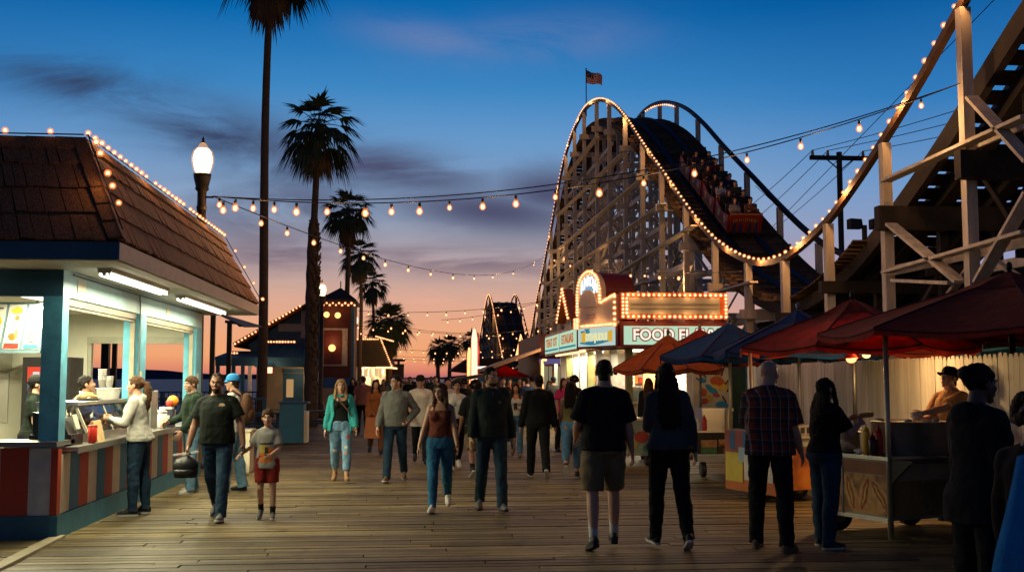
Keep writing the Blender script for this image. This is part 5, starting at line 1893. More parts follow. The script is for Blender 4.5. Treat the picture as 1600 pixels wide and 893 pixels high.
# ================================================================== lamps, palms and buildings on the left
M_GLOBE = amber('lit_globe', (1.0, 0.80, 0.50), 3.6, 0.72)
M_GLOBEHALO = amber('globe_halo', (1.0, 0.45, 0.15), 1.2, 0.25)  # for the added outer shell, emission standing in for the globe's halo
M_LAMPPOST = mat('dark_bronze_post', (0.07, 0.055, 0.03), 0.5, 0.25, 5, 0.1, 40, metal=0.4)
def street_lamp(x, y, zc, label, power):
    t = thing('street_lamp', label, 'street lamp', (x, y, 0), 'globe lamps along the left side of the pier')
    mb = MB()
    mb.lathe([(0.24, 0), (0.24, 0.12), (0.19, 0.16), (0.17, 0.5), (0.12, 0.56), (0.10, 0.7), (0.085, zc - 0.95)], (x, y, 0), 16)
    mb.build('post', M_LAMPPOST, t, smooth=True)
    mb = MB()
    mb.lathe([(0.085, zc - 0.96), (0.10, zc - 0.9), (0.085, zc - 0.86), (0.085, zc - 0.6), (0.13, zc - 0.55), (0.12, zc - 0.5), (0.16, zc - 0.34), (0.17, zc - 0.26), (0.12, zc - 0.25)], (x, y, 0), 16)
    mb.build('capital', M_LAMPPOST, t, smooth=True)
    pr = [(0.12, -0.25), (0.16, -0.17), (0.195, -0.02), (0.195, 0.06), (0.165, 0.17), (0.11, 0.235), (0.085, 0.25), (0.08, 0.27), (0.055, 0.31), (0.03, 0.34)]
    g = MB(); g.lathe([(r * .93, zc + z) for r, z in pr[:6]], (x, y, 0), 20)
    gl = g.build('globe', M_GLOBE, t, smooth=True)
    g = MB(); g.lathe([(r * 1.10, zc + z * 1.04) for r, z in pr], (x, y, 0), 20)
    g.build('glass', M_GLOBEHALO, gl, smooth=True)  # shell added round the globe as a painted halo
    f = MB(); f.lathe([(0.045, zc + 0.335), (0.04, zc + 0.36), (0.02, zc + 0.38), (0.028, zc + 0.41), (0.008, zc + 0.46)], (x, y, 0), 10)
    f.build('finial', M_LAMPPOST, t, smooth=True)
    point_light((x, y, zc), power, (1, .68, .36), .12, t)
    return t
def lamps():
    street_lamp(-4.08, 20.9, 5.78, 'nearest bright globe street lamp rising behind the brown shake roof of the striped stand', PW['globe'])
    street_lamp(-4.04, 47, 5.40, 'globe street lamp on a dark post in front of the gabled blue building', PW['globe'])
    street_lamp(-4.0, 72, 5.43, 'small distant globe street lamp at the corner of the red tower', PW['globe'])
lamps()

M_TRUNK = mat('palm_trunk', (0.085, 0.055, 0.032), 0.9, 0.35, 6, 0.6, 30, stretch=(1, 1, 5))
M_FROND = mat('palm_frond', (0.035, 0.055, 0.022), 0.6, 0.4, 3, 0.0)
M_DEADF = mat('dry_palm_skirt', (0.10, 0.065, 0.03), 0.9, 0.4, 3, 0.0)
def palm(x, y, zc, rad, label, tr=.19, lean=0.0, boots=None, n=46, skirt=16, seed=1, base=0.0):
    rad *= 1.06
    rnd = random.Random(seed)
    t = thing('palm_tree', label, 'palm tree', (x, y, base), 'palm trees along the pier')
    mb = MB()
    pts, rs = [], []
    m = 26
    for i in range(m + 1):
        u = i / m
        z = base + (zc - base) * u
        w = .10 * math.sin(u * 5 + seed) * u + lean * u
        pts.append((x + w, y + .05 * math.sin(u * 4), z))
        r = tr * (1.25 - .45 * u) * (1 + .03 * (i % 2))
        if boots and z < boots: r *= 1.5 + .14 * (i % 2)
        rs.append(r)
    mb.tube(pts, rs, 12)
    if boots:
        for i in range(260):
            z = rnd.uniform(base + .4, boots); a = rnd.uniform(0, 2 * PI)
            c = V((x + .05, y, z)); d = V((math.cos(a), math.sin(a), 0))
            mb.bar(c + d * tr * 1.1, c + d * (tr * 1.75) + V((0, 0, .16)), .09, .03)
    mb.build('trunk', M_TRUNK, t, smooth=True)
    top = V(pts[-1])
    cr = MB(); dead = MB()
    def frond(mb, az, el, L, droop, fan):
        d = V((math.cos(az) * math.cos(el), math.sin(az) * math.cos(el), math.sin(el)))
        s = V((-math.sin(az), math.cos(az), 0))
        p = top.copy()
        pl = L * .5
        q = []
        for i in range(5):
            u = i / 4
            q.append(top + d * (pl * u) + V((0, 0, -droop * .5 * u * u * pl)))
        mb.tube(q, [.022, .02, .018, .015, .012], 4, caps=False)
        hub = q[-1]
        dd = (q[-1] - q[-2]).normalized()
        nn = dd.cross(s).normalized()
        k = 17
        for i in range(k):
            a = (i / (k - 1) - .5) * fan + rnd.uniform(-.05, .05)
            ll = L * .62 * (1 - .28 * abs(i / (k - 1) - .5) * 2) * rnd.uniform(.85, 1.1)
            ld = (dd * math.cos(a) + s * math.sin(a)).normalized()
            w = .030 * rad
            side = nn.cross(ld).normalized()
            b = hub + ld * ll * .5 + nn * .02 + V((0, 0, -ll * .05))
            e = hub + ld * ll + V((0, 0, -ll * (.22 + .3 * droop) * rnd.uniform(.6, 1.3)))
            fold = nn * (w * .5)
            mb.add([hub, b + side * w, e, b - side * w, b + fold], [(0, 1, 4), (1, 2, 4), (0, 4, 3), (4, 2, 3)])
    ga = PI * (3 - math.sqrt(5))
    for i in range(n):
        u = (i + .5) / n
        el = math.asin(max(-1, min(1, 1.02 - 1.58 * u))) * .98
        frond(cr, i * ga + rnd.uniform(-.2, .2), el, rad * rnd.uniform(.86, 1.12), .25 + .75 * u, 2.15)
    for i in range(skirt):
        frond(dead, i * ga, -1.0 - rnd.uniform(0, .35), rad * rnd.uniform(.75, 1.0), .9, 1.5)
    cr.build('crown', M_FROND, t)
    if skirt: dead.build('dead_fronds', M_DEADF, t)
    return t
def palms():
    sp = [(410, 15.0, 34, 1.7, .20, 'tallest palm, its crown cut by the picture top, on a bare straight trunk', None, 30, 10, 0.0),
          (487, 10.45, 38, 1.5, .20, 'palm with a full round crown and rough booted lower trunk left of centre', 7.0, 30, 8, 0.0),
          (540, 10.85, 60, 1.5, .22, 'palm with two bulb strings crossing its crown beside the red tower', None, 34, 10, 0.0),
          (562, 10.1, 75, 1.5, .2, 'palm just right of and behind the crown crossed by bulb strings', None, 32, 10, 0.0),
          (583, 9.9, 95, 1.5, .2, 'small palm with a drooping skirt, rightmost of the row of tall palms', None, 30, 10, 0.0)]
    for i, (px, zc, y, rad, tr, lab, boots, n, sk, lean) in enumerate(sp):
        p = atY(px, 560, y)
        palm(p.x, y, zc, rad, lab, tr * .62, lean, boots, n, sk, seed=i + 2)
    far = [(608, 5.7, 80, 1.75, 'low bushy palm above the lit roof of the small cafe', 70, 30), (685, 4.9, 118, 1.45, 'left one of the pair of distant palms under the bulb strings', 40, 14), (703, 5.4, 120, 1.35, 'right one of the pair of distant palms under the bulb strings', 40, 14), (736, 6.1, 128, 1.5, 'distant palm beside the bright white neon pylon', 40, 16)]
    for i, (px, zc, y, rad, lab, n, sk) in enumerate(far):
        p = atY(px, 560, y)
        palm(p.x, y, zc, rad, lab, .2, 0, None, n, sk, seed=i + 20)
palms()

def left_buildings():
    Y = 60
    def X(px, y=Y): return atY(px, 590, y).x
    def Z(py, y=Y): return atY(700, py, y).z
    # ---- gabled building with tower
    t = thing('cafe_building', 'blue and cream gabled building with a red tower and bulb lined roof edges', 'building', (X(460), Y, 0))
    M_TAN = mat('tan_wall', (.42, .30, .17), .7, .12, 2, .1, 20)
    M_DBLUE = mat('dark_blue_wall', (.03, .07, .12), .6, .2, 2, .1, 20)
    M_ROOFD = mat('dark_shingle_roof', (.035, .026, .022), .85, .3, 8, .4, 30)
    M_BLUEMETAL = mat('blue_metal_roof', (.04, .12, .21), .4, .15, 2, .05)
    M_REDW = mat('dark_red_wall', (.10, .024, .015), .7, .15, 2, .1, 20)
    mb = MB(); mb.bb(X(398), X(504), Y + .6, Y + 7, 0, Z(572)); mb.build('wall', M_TAN, t)
    mb = MB(); mb.slab([(X(398), Y + .4, Z(572)), (X(504), Y + .4, Z(572)), (X(504), Y + .4, Z(470)), (X(480), Y + .4, Z(478)), (X(385), Y + .4, Z(538))], (0, 6, 0)); mb.build('gable_wall', M_DBLUE, t)
    mb = MB(); mb.bb(X(468), X(482), Y + .3, Y + .39, Z(528), Z(486)); mb.bb(X(432), X(470), Y + .32, Y + .39, Z(518), Z(506)); mb.build('gable_trim', mat('grey_siding', (.3, .27, .24), .6), t)
    mb = MB()
    mb.slab([(X(366), Y - .3, Z(543)), (X(506), Y - .3, Z(464)), (X(506), Y - .3, Z(459)), (X(366), Y - .3, Z(537))], (0, 7.6, 0))
    rf = mb.build('roof', M_ROOFD, t)
    mb = MB(); mb.bar((X(366), Y - .34, Z(540)), (X(470), Y - .34, Z(481.5)), .06, .26, up=V((0, 0, 1))); mb.build('barge_board', M_REDW, rf)
    # porch roof in blue metal with standing seams
    mb = MB()
    p = [(X(404), Y - 1.6, Z(572)), (X(507), Y - 1.6, Z(572)), (X(507), Y + .4, Z(538)), (X(418), Y + .4, Z(538))]
    mb.slab(p, (0, 0, -.06))
    for k in range(9):
        u = k / 8
        a = V(p[0]).lerp(V(p[1]), u); b = V(p[3]).lerp(V(p[2]), u)
        mb.bar(a + V((0, 0, .03)), b + V((0, 0, .03)), .05, .06)
    mb.build('porch_roof', M_BLUEMETAL, t)
    mb = MB(); mb.bb(X(345), X(507), Y - 1.75, Y - 1.62, Z(572), Z(559)); mb.build('porch_beam', M_NAVY, t)
    mb = MB(); mb.slab([(X(340), Y - 1.6, Z(560)), (X(404), Y - 1.6, Z(560)), (X(404), Y + 1, Z(548)), (X(355), Y + 1, Z(548))], (0, 0, -.1)); mb.build('side_canopy', M_NAVY, t)
    for px in (348, 372, 386, 397):
        mb = MB(); mb.bb(X(px) - .09, X(px) + .09, Y - 1.6, Y - 1.42, 0, Z(572)); mb.build('porch_post', M_NAVY if px < 390 else M_WHITEP, t)
    # door and windows
    mb = MB(); mb.bb(X(441), X(472), Y + .54, Y + .6, 0, Z(583)); d = mb.build('door', M_NAVY, t)
    mb = MB(); mb.bb(X(446), X(457), Y + .50, Y + .538, Z(620), Z(592)); mb.build('door_pane', emit('warm_lit_pane', (1, .55, .22), .45), d)
    mb = MB(); mb.bb(X(441), X(472), Y + .48, Y + .538, Z(582), Z(576)); mb.build('lintel', M_NAVY, d)
    mb = MB(); mb.bb(X(482), X(500), Y + .54, Y + .6, Z(622), Z(588)); mb.build('window', mat('shuttered_window', (.22, .15, .09), .6), t)
    # tower
    mb = MB(); mb.bb(X(506), X(553), Y - 1.4, Y + 2.4, 0, Z(605)); mb.build('tower_base', M_TAN, t)
    mb = MB(); mb.bb(X(506), X(553), Y - 1.45, Y + 2.45, Z(604.9), Z(590)); mb.build('tower_band', mat('bright_blue_band', (.02, .09, .26), .5), t)
    mb = MB(); mb.bb(X(506), X(553), Y - 1.4, Y + 2.4, Z(589.9), Z(473)); mb.build('tower_wall', M_REDW, t)
    mb = MB(); mb.bb(X(507), X(545), Y - 1.44, Y - 1.402, Z(572), Z(515)); mb.build('tower_panel', mat('cream_panel', (.5, .42, .31), .6), t)
    mb = MB(); mb.bb(X(509), X(536), Y - 1.48, Y - 1.442, Z(569.5), Z(518)); mb.build('tower_sign', mat('deep_red_sign', (.14, .02, .01), .5), t)
    mb = MB()
    for px in (505.5, 552.5): mb.bb(X(px) - .08, X(px) + .08, Y - 1.5, Y - 1.36, 0, Z(474))
    mb.build('corner_board', M_NAVY, t)
    c = V(((X(506) + X(553)) / 2, Y + .5, Z(449)))
    e = [V((X(501), Y - 1.9, Z(472))), V((X(558), Y - 1.9, Z(472))), V((X(558), Y + 2.9, Z(472))), V((X(501), Y + 2.9, Z(472)))]
    mb = MB()
    mb.add(e + [c] + [p + V((0, 0, -.12)) for p in e], [(0, 1, 4), (1, 2, 4), (2, 3, 4), (3, 0, 4), (5, 6, 1, 0), (6, 7, 2, 1), (7, 8, 3, 2), (8, 5, 0, 3), (8, 7, 6, 5)])
    mb.build('tower_roof', M_ROOFD, t)
    mb = MB(); mb.tube([c, c + V((0, 0, .35))], .03, 6); mb.build('finial', M_BLACKM, t)
    # wall lamps: square lantern by the door, round ones on the tower
    mb = MB(); mb.bb(X(424), X(432), Y - 1.95, Y - 1.76, Z(583), Z(574)); mb.build('wall_lamp', emit('pink_lantern', (1, .45, .28), 2.2), t)
    point_light((X(428), Y - 2.1, Z(580)), 40, (1, .6, .3), .1, t)
    point_light((X(470), Y - .8, Z(579)), 30, (1, .7, .4), .1, t)
    for (px, py, r) in ((513, 495, .16), (530, 496, .16), (522, 545, .19)):
        mb = MB(); mb.ell((X(px), Y - 1.75, Z(py)), r, 12, 8); mb.tube([(X(px), Y - 1.5, Z(py)), (X(px), Y - 1.75, Z(py))], .04, 6)
        mb.build('globe_lamp', emit('orange_globe', (1, .50, .16), 2.2), t, smooth=True)
    point_light((X(522), Y - 2.1, Z(535)), 11, (1, .5, .2), .15, t)
    point_light((X(521), Y - 2.2, Z(490)), 11, (1, .5, .2), .15, t)
    mb = MB(); mb.tube([(X(522), Y - 1.6, Z(545)), (X(522), Y - 1.6, Z(560)), (X(510), Y - 1.6, Z(560))], .03, 6); mb.build('pipe', M_LAMPPOST, t)
    s = thing('light_string', 'orange bulbs along the roof edges of the gabled blue building', 'string lights', (X(430), Y - .4, Z(500)))
    pts = [V((X(368), Y - .42, Z(538))).lerp(V((X(468), Y - .42, Z(480))), i / 19) for i in range(20)]
    pts += [V((X(420 + 4.4 * i), Y - 1.66, Z(536))) for i in range(11)]
    pts += [V((X(488), Y - .4, Z(512 + 5 * i))) for i in range(6)]
    pts += [V((X(366 + 4 * i), Y - 1.8, Z(553))) for i in range(4)]
    pts += [V((X(504 + 4.7 * i), Y - 1.95, Z(478 + (i % 2) * 3))) for i in range(12)]
    for p in pts: place('bulb', BULB_BIG, p, s)
    # ---- small cafe with mansard roof beyond
    Y2 = 78
    def X2(px): return X(px, Y2)
    def Z2(py): return Z(py, Y2)
    t = thing('snack_hut', 'small lit snack hut with a dark mansard roof beyond the red tower', 'snack hut', (X2(582), Y2, 0))
    mb = MB()
    e0, e1 = Z2(573), Z2(531)
    b = [V((X2(556), Y2 - 1.2, e0)), V((X2(610), Y2 - 1.2, e0)), V((X2(610) + .3, Y2 + 9, e0)), V((X2(556), Y2 + 9, e0))]
    q = [V((X2(556), Y2 + .0, e1)), V((X2(592), Y2 + .0, e1)), V((X2(592) + .3, Y2 + 8, e1)), V((X2(556), Y2 + 8, e1))]
    mb.add(b + q, [(0, 1, 5, 4), (1, 2, 6, 5), (2, 3, 7, 6), (3, 0, 4, 7), (4, 5, 6, 7), (3, 2, 1, 0)])
    mb.build('roof', mat('olive_shingles', (.07, .055, .02), .85, .3, 8, .4, 30), t)
    for px in (557, 583, 600):
        mb = MB(); mb.bb(X2(px) - .12, X2(px) + .12, Y2 - .7, Y2 - .46, 0, e0 - .01); mb.build('post', M_CREAM, t)
    mb = MB(); mb.bb(X2(556), X2(600), Y2 + .5, Y2 + 7, 0, e0 - .02); mb.build('wall', M_CREAM, t)
    mb = MB(); mb.bb(X2(556), X2(600), Y2 - .6, Y2 - .2, 0, 1.05); mb.build('counter', M_CREAM, t)
    mb = MB()
    for i in range(5): mb.bb(X2(560 + 8 * i), X2(566 + 8 * i), Y2 + .44, Y2 + .498, 1.7 + .1 * (i % 2), 2.3)
    mb.build('menu_panel', emit('warm_menu_panel', (1, .62, .30), .8), t)
    point_light((X2(570), Y2 - .2, e0 - .35), 120, (1, .74, .42), .15, t)
    point_light((X2(592), Y2 - .9, e0 - .3), 60, (1, .74, .42), .15, t)
    mb = MB(); mb.tube([(X2(588), Y2 - 1.3, e0 - .06), (X2(612), Y2 - 1.3, e0 - .06)], .06, 8); mb.tube([(X2(611), Y2 - 1.3, e0 - .06), (X2(611) + .3, Y2 + 5, e0 - .06)], .06, 8); mb.build('tube_light', emit('neon_warm', (1, .5, .2), 3.0), t)
    s = thing('light_string', 'thick run of bulbs round the mansard roof of the small snack hut', 'string lights', (X2(590), Y2, e1))
    for i in range(11): place('bulb', BULB_BIG, (X2(558 + 3.2 * i), Y2 - .1, e1 + .05), s)
    for i in range(14): place('bulb', BULB_BIG, q[1].lerp(b[1], i / 13) + V((.1, -.12, .08)), s)
    for i in range(12): place('bulb', BULB_BIG, (X2(588 + 2.4 * i), Y2 - 1.3, e1 + .2 - i * .03), s)
    # ---- farther stall with a flat lit canopy
    Y3 = 96
    def X3(px): return X(px, Y3)
    def Z3(py): return Z(py, Y3)
    t = thing('snack_stall', 'far low stall with a bright strip light left of the crowd', 'stall', (X3(615), Y3, 0))
    mb = MB(); mb.bb(X3(592), X3(630), Y3, Y3 + 6, Z3(592), Z3(572)); mb.build('canopy', M_ROOFD, t)
    mb = MB(); mb.bb(X3(594), X3(626), Y3 + 1.5, Y3 + 5, 0, Z3(592.1)); mb.build('wall', M_CREAM, t)
    mb = MB(); mb.bb(X3(594), X3(626), Y3 + .3, Y3 + .8, 0, 1.0); mb.build('counter', M_CREAM, t)
    mb = MB(); mb.bar((X3(596), Y3 - .1, Z3(596)), (X3(624), Y3 - .1, Z3(596)), .1, .1); mb.build('tube_light', emit('neon_warm', (1, .5, .2), 3.0), t)
    point_light((X3(610), Y3 + .5, 1.5), 60, (1, .74, .42), .15, t)
    for px, h in ((607, 520), (622, 560)):
        pt = thing('floodlight_pole', 'dark pole with floodlights %s' % ('behind the bushy low palm' if px == 607 else 'standing over the far stall'), 'floodlight pole', (X3(px), Y3 + 2, 0), 'dark floodlight poles')
        mb = MB(); mb.tube([(X3(px), Y3 + 2, 0), (X3(px), Y3 + 2, Z3(h))], .12, 8); mb.build('pole', M_BLACKM, pt)
        mb = MB(); mb.bb(X3(px) - .6, X3(px) + .6, Y3 + 1.9, Y3 + 2.1, Z3(h + 4), Z3(h)); mb.bb(X3(px) - .3, X3(px) + .5, Y3 + 1.6, Y3 + 2.0, Z3(h + 14), Z3(h + 8)); mb.build('floodlight', M_BLACKM, pt)
left_buildings()

def left_middle():
    # blue bin cabinet with a pale side
    c = gp(453, 694)
    t = thing('litter_bin', 'tall blue litter bin cabinet with a pale cream side panel on the boards', 'bin', (c.x, c.y, 0))
    a, b = gp(432, 696).x, gp(470, 696).x
    mb = MB(); mb.bb(a, b, c.y, c.y + .6, .04, 1.02); mb.build('body', mat('bin_blue', (.03, .16, .27), .5, .15, 3, .08), t)
    mb = MB(); mb.bb(b + .002, b + .08, c.y + .1, c.y + .62, .04, .82); mb.build('side_panel', M_CREAM, t)
    mb = MB(); mb.bb(a - .03, b + .1, c.y - .03, c.y + .65, 1.02, 1.06); mb.build('lid', mat('bin_blue_dark', (.02, .08, .14), .5), t)
    # picnic tables
    M_PIC = mat('dark_blue_picnic', (.02, .055, .085), .6, .2, 3, .1)
    for i, (px, py, lab) in enumerate(((396, 690, 'dark blue picnic table behind the boy in the grey shirt'), (492, 684, 'dark blue picnic table between the litter bin and the woman in teal'))):
        p = gp(px, py)
        t = thing('picnic_table', lab, 'picnic table', p, 'blue picnic tables')
        w = .95
        mb = MB()
        for k in range(4): mb.bb(p.x - w, p.x + w, p.y - .36 + k * .18, p.y - .2 + k * .18, .72, .76)
        mb.build('tabletop', M_PIC, t)
        for s in (-1, 1):
            mb = MB(); mb.bb(p.x - w, p.x + w, p.y + s * .72 - .13, p.y + s * .72 + .13, .43, .47); mb.build('seat', M_PIC, t)
        for s in (-1, 1):
            mb = MB()
            x = p.x + s * .65
            mb.bar((x, p.y - .75, 0), (x, p.y - .22, .72), .07, .07); mb.bar((x, p.y + .75, 0), (x, p.y + .22, .72), .07, .07); mb.bb(x - .04, x + .04, p.y - .75, p.y + .75, .36, .428)
            mb.build('leg_frame', M_PIC, t)
    # low cream board behind the man in the cap
    p = gp(384, 738)
    mb = MB(); mb.bb(p.x - .06, p.x + .06, p.y, p.y + .5, 0.0, .72); mb.bb(p.x - .09, p.x + .09, p.y - .03, p.y + .53, .72, .75)
    solo(mb, 'pedestal', M_CREAM, 'narrow cream pedestal standing behind the man in the blue cap', 'pedestal', (p.x, p.y, 0))
    # railing at the sea side
    def railing(x0, y0, x1, y1, lab):
        t = thing('railing', lab, 'railing', (x0, y0, 0), 'dark pier railings')
        a, b = V((x0, y0, 0)), V((x1, y1, 0))
        L = (b - a).length
        n = max(2, int(L / 1.8))
        for i in range(n + 1):
            mb = MB(); q = a.lerp(b, i / n); mb.bb(q.x - .05, q.x + .05, q.y - .05, q.y + .05, 0, 1.08); mb.build('post', M_NAVY, t)
        mb = MB()
        for z in (1.08, .62, .15): mb.bar(a + V((0, 0, z)), b + V((0, 0, z)), .08, .06)
        mb.build('rails', M_NAVY, t)
        mb = MB()
        m = int(L / .16)
        for i in range(m): q = a.lerp(b, (i + .5) / m); mb.bb(q.x - .012, q.x + .012, q.y - .012, q.y + .012, .15, 1.06)
        mb.build('balusters', M_BLACKM, t)
    railing(-12.3, 46, -6.5, 46, 'dark sea railing seen through the far windows of the striped stand')
    railing(-7.2, 31, -4.2, 31, 'dark railing at the foot of the tallest palm')
    railing(-12.3, 20, -12.3, 45.8, 'long dark railing along the left edge of the pier')
    # shade canopies and floodlight pole left of the trunk
    for i, (px, yb, lab) in enumerate(((331, 24.5, 'dark square pole with a blue shade sail right behind the striped stand'), (178, 26, 'dark pole seen through the left window of the striped stand'), (164, 28, 'thick dark pole at the edge of the left window of the striped stand'))):
        x = atY(px, 590, yb).x
        t = thing('shade_post', lab, 'shade post', (x, yb, 0), 'shade posts by the sea')
        mb = MB(); w = .05 if i < 2 else .09; mb.bb(x - w, x + w, yb - w, yb + w, 0, 3.6); mb.build('post', M_BLACKM, t)
        mb = MB()
        mb.slab([(x - 1.6 * (i > 0), yb, 3.1), (x + .75, yb - .5, 2.75), (x + .85, yb + 1.6, 2.85), (x - .2, yb + 2.0, 3.15)], (0, 0, .03)); mb.build('sail', mat('blue_shade_sail', (.02, .05, .11), .8), t)
    yb = 30
    x = atY(357, 590, yb).x
    z = atY(357, 502, yb).z
    t = thing('floodlight_pole', 'thin dark pole with a small floodlight between the stand roof and the tallest palm', 'floodlight pole', (x, yb, 0), 'dark floodlight poles')
    mb = MB(); mb.bb(x - .06, x + .06, yb - .06, yb + .06, 0, z); mb.build('pole', M_BLACKM, t)
    mb = MB(); mb.bar((x - .12, yb, z), (x + .25, yb, z - .05), .08, .08); mb.lathe([(.05, -.09), (.1, -.05), (.09, .05), (.03, .09)], (x + .3, yb, z - .05), 10); mb.build('floodlight', M_BLACKM, t)
left_middle()
# ================================================================== right side: food stand, carts, umbrellas, fence
M_SIGNRED = mat('sign_frame_red', (.16, .02, .012), .45, .15, 4, .05)
M_SIGNGREEN = emit('backlit_mint_panel', (.55, .82, .58), .85)
M_SIGNCREAM = emit('backlit_cream_panel', (.85, .66, .44), .42)
M_LETW = emit('backlit_white_letter', (1, .95, .80), 1.0)
M_LETR = mat('letter_red', (.50, .10, .03), .5)
def put_text(s, size, m, at, xdir, up, parent, name='lettering', bold=.0, off=.0, xs=1.0, ex=.008):
    me = text_mesh(s, size, m, name, extrude=ex, bold=bold, xscale=xs)
    xdir, up = V(xdir).normalized(), V(up).normalized()
    n = xdir.cross(up)
    o = bpy.data.objects.new(name, me); COL.objects.link(o)
    mt = Matrix((xdir, up, n)).transposed().to_4x4()
    o.parent = parent
    pos = V(at) + n * off
    p = parent
    while p is not None: pos = pos - p.location; p = p.parent
    mt.translation = pos
    o.matrix_basis = mt
    return o
def marquee_bulbs(pts, parent, mesh=None):
    for p in pts: place('bulb', mesh or BULB_MID, p, parent)
def food_stand():
    A, B_, C_, D_ = V((8.0, 27.6, 0)), V((5.2, 27.6, 0)), V((4.44, 29.5, 0)), V((4.44, 36.9, 0))
    def Z(py, d=27.7): return CAM_H + (590 - py) / F * d
    t = thing('snack_stand', 'brightly lit corner snack stand with a bulb framed marquee and a FOOD sign', 'snack stand', (5.2, 27.6, 0))
    z0, z1 = 2.44, 3.06
    back = [V((8.0, 36.9, 0))]
    foot = [A, B_, C_, D_, back[0]]
    def up(p, z): return V((p.x, p.y, z))
    # canopy body behind the sign band
    mb = MB(); mb.slab([up(p, z0 + .02) for p in foot], (0, 0, .66)); mb.build('canopy', M_SIGNRED, t)
    # sign band frames and lit panels on each face
    def face(p, q, za, zb, u0, u1, mats, parent, name, out, th=.05):
        d = (q - p).normalized(); n = V((d.y, -d.x, 0))
        L = (q - p).length
        a, b = p + d * (u0 * L) + n * out, p + d * (u1 * L) + n * out
        m = MB(); m.slab([up(a, za), up(b, za), up(b, zb), up(a, zb)], n * th)
        return m.build(name, mats, parent), d, n
    f, d, n = face(B_, A, z0, z1, 0.0, 1.0, M_SIGNRED, t, 'sign_board', .01)
    g, d, n = face(B_, A, z0 + .07, z1 - .07, .035, .965, M_SIGNGREEN, f, 'panel', .062, .01)
    cpt = B_.lerp(A, .5) + n * .075
    zc = (z0 + z1) / 2
    put_text('FOOD FLAVV', .40, M_LETR, up(cpt, zc) + V((.06, 0, -.0)), d, (0, 0, 1), f, 'lettering', bold=.038, off=.003, xs=.95)
    put_text('FOOD FLAVV', .40, M_LETW, up(cpt, zc) + V((.06, 0, .0)), d, (0, 0, 1), f, 'lettering', bold=.008, off=.014, xs=.95)
    f, d, n = face(C_, B_, z0, z1, .0, 1.0, M_SIGNRED, t, 'sign_board', .01)
    g, d, n = face(C_, B_, z0 + .06, z1 - .06, .03, .95, emit('backlit_pale_blue_panel', (.62, .80, .74), .75), f, 'panel', .062, .01)
    # waves, yellow mugs and lettering of the corner sign
    c0 = C_.lerp(B_, .49)
    mb = MB()
    rnd = random.Random(4)
    for k, (u, z, w, h) in enumerate(((-.2, -.16, 1.3, .10), (.25, -.13, .9, .07), (-.55, .13, .5, .10), (-.45, .2, .3, .06))):
        c = up(c0, zc + z) + d * u + n * (.074 + .0015 * k)
        mb.slab([c + d * (w / 2 * math.cos(a)) + V((0, 0, h / 2 * math.sin(a) * (1 + .3 * math.sin(3 * a)))) for a in np.linspace(0, 2 * PI, 18, endpoint=False)], n * .001)
    mb.build('wave_print', emit('backlit_teal_print', (.06, .36, .52), .55), f)
    for u in (-.62, .72):
        mb = MB(); c = up(c0, zc) + d * u + n * .085
        mb.slab([c + d * -.11 + V((0, 0, -.13)), c + d * .11 + V((0, 0, -.15)), c + d * .11 + V((0, 0, .15)), c + d * -.11 + V((0, 0, .12))], n * .004)
        mb.build('mug_print', emit('backlit_yellow_print', (.85, .50, .06), .8), f)
    put_text('DTHJUDUI', .27, emit('backlit_lemon_letter', (.9, .85, .45), .9), up(c0, zc - .02) + d * .03 + n * .09, d, (0, 0, 1), f, 'lettering', bold=.012, off=.0, xs=.85)
    for (u0, u1, s_) in ((0.0, .5, 'ETAUAS'), (.5, 1.0, 'TEAT OT')):
        P0, P1 = D_.lerp(C_, 1 - u1), D_.lerp(C_, 1 - u0)
        f, d, n = face(P0, P1, z0 - .05, z1 + .02, .0, 1.0, M_SIGNRED, t, 'sign_board', .01)
        g, d, n = face(P0, P1, z0 + .02, z1 - .05, .02, .98, M_SIGNGREEN, f, 'panel', .062, .01)
        put_text(s_, .36, emit('backlit_orange_letter', (.85, .30, .10), .6), up(P0.lerp(P1, .5), zc + .03) + n * .076, d, (0, 0, 1), f, 'lettering', bold=.01, xs=1.9)
        mb = MB(); cc = up(P0.lerp(P1, .5), zc - .19) + n * .08
        mb.slab([cc - d * 1.7 - V((0, 0, .03)), cc + d * 1.7 - V((0, 0, .03)), cc + d * 1.7 + V((0, 0, .02)), cc - d * 1.7 + V((0, 0, .03))], n * .002)
        mb.build('stripe_print', emit('backlit_teal_print', (.06, .36, .52), .55), f)
    # ---- rectangular marquee above the FOOD sign
    mz0, mz1 = Z(498), Z(456)
    f, d, n = face(B_, A, mz0, mz1, .0, 1.0, mat('marquee_orange_red', (.48, .10, .02), .5, .15, 4, .05), t, 'marquee_frame', -.05, .22)
    face(B_, A, mz0 + .13, mz1 - .13, .075, .925, mat('blank_letter_board', (.27, .25, .20), .5, .05, 3, .02), f, 'letter_board', .172, .012)
    mb = MB()
    for z in (mz0 + .25, mz0 + .37): mb.bb(B_.x + .26, A.x - .26, B_.y - .20, B_.y - .188, z, z + .008)
    mb.build('letter_rail', M_DSTEEL, f)
    L = (A - B_).length
    pts = []
    for k in range(21):
        u = .02 + .96 * k / 20
        for z in (mz0 + .065, mz1 - .065): pts.append(up(B_ + d * (u * L), z) + n * .21)
    for k in range(1, 6):
        z = mz0 + .065 + (mz1 - mz0 - .13) * k / 6
        for u in (.02, .98, .055): pts.append(up(B_ + d * (u * L), z) + n * .21)
    marquee_bulbs(pts, f)
    for u in (.12, .37, .63, .88):
        point_light(up(B_ + d * (u * L), mz1 - .05) + n * .34, PW['marquee'], (1, .5, .18), .05, f)
        point_light(up(B_ + d * (u * L), mz0 + .05) + n * .34, PW['marquee'], (1, .5, .18), .05, f)
    # ---- arched board on the corner face
    d = (B_ - C_).normalized(); n = V((d.y, -d.x, 0)); L = (B_ - C_).length
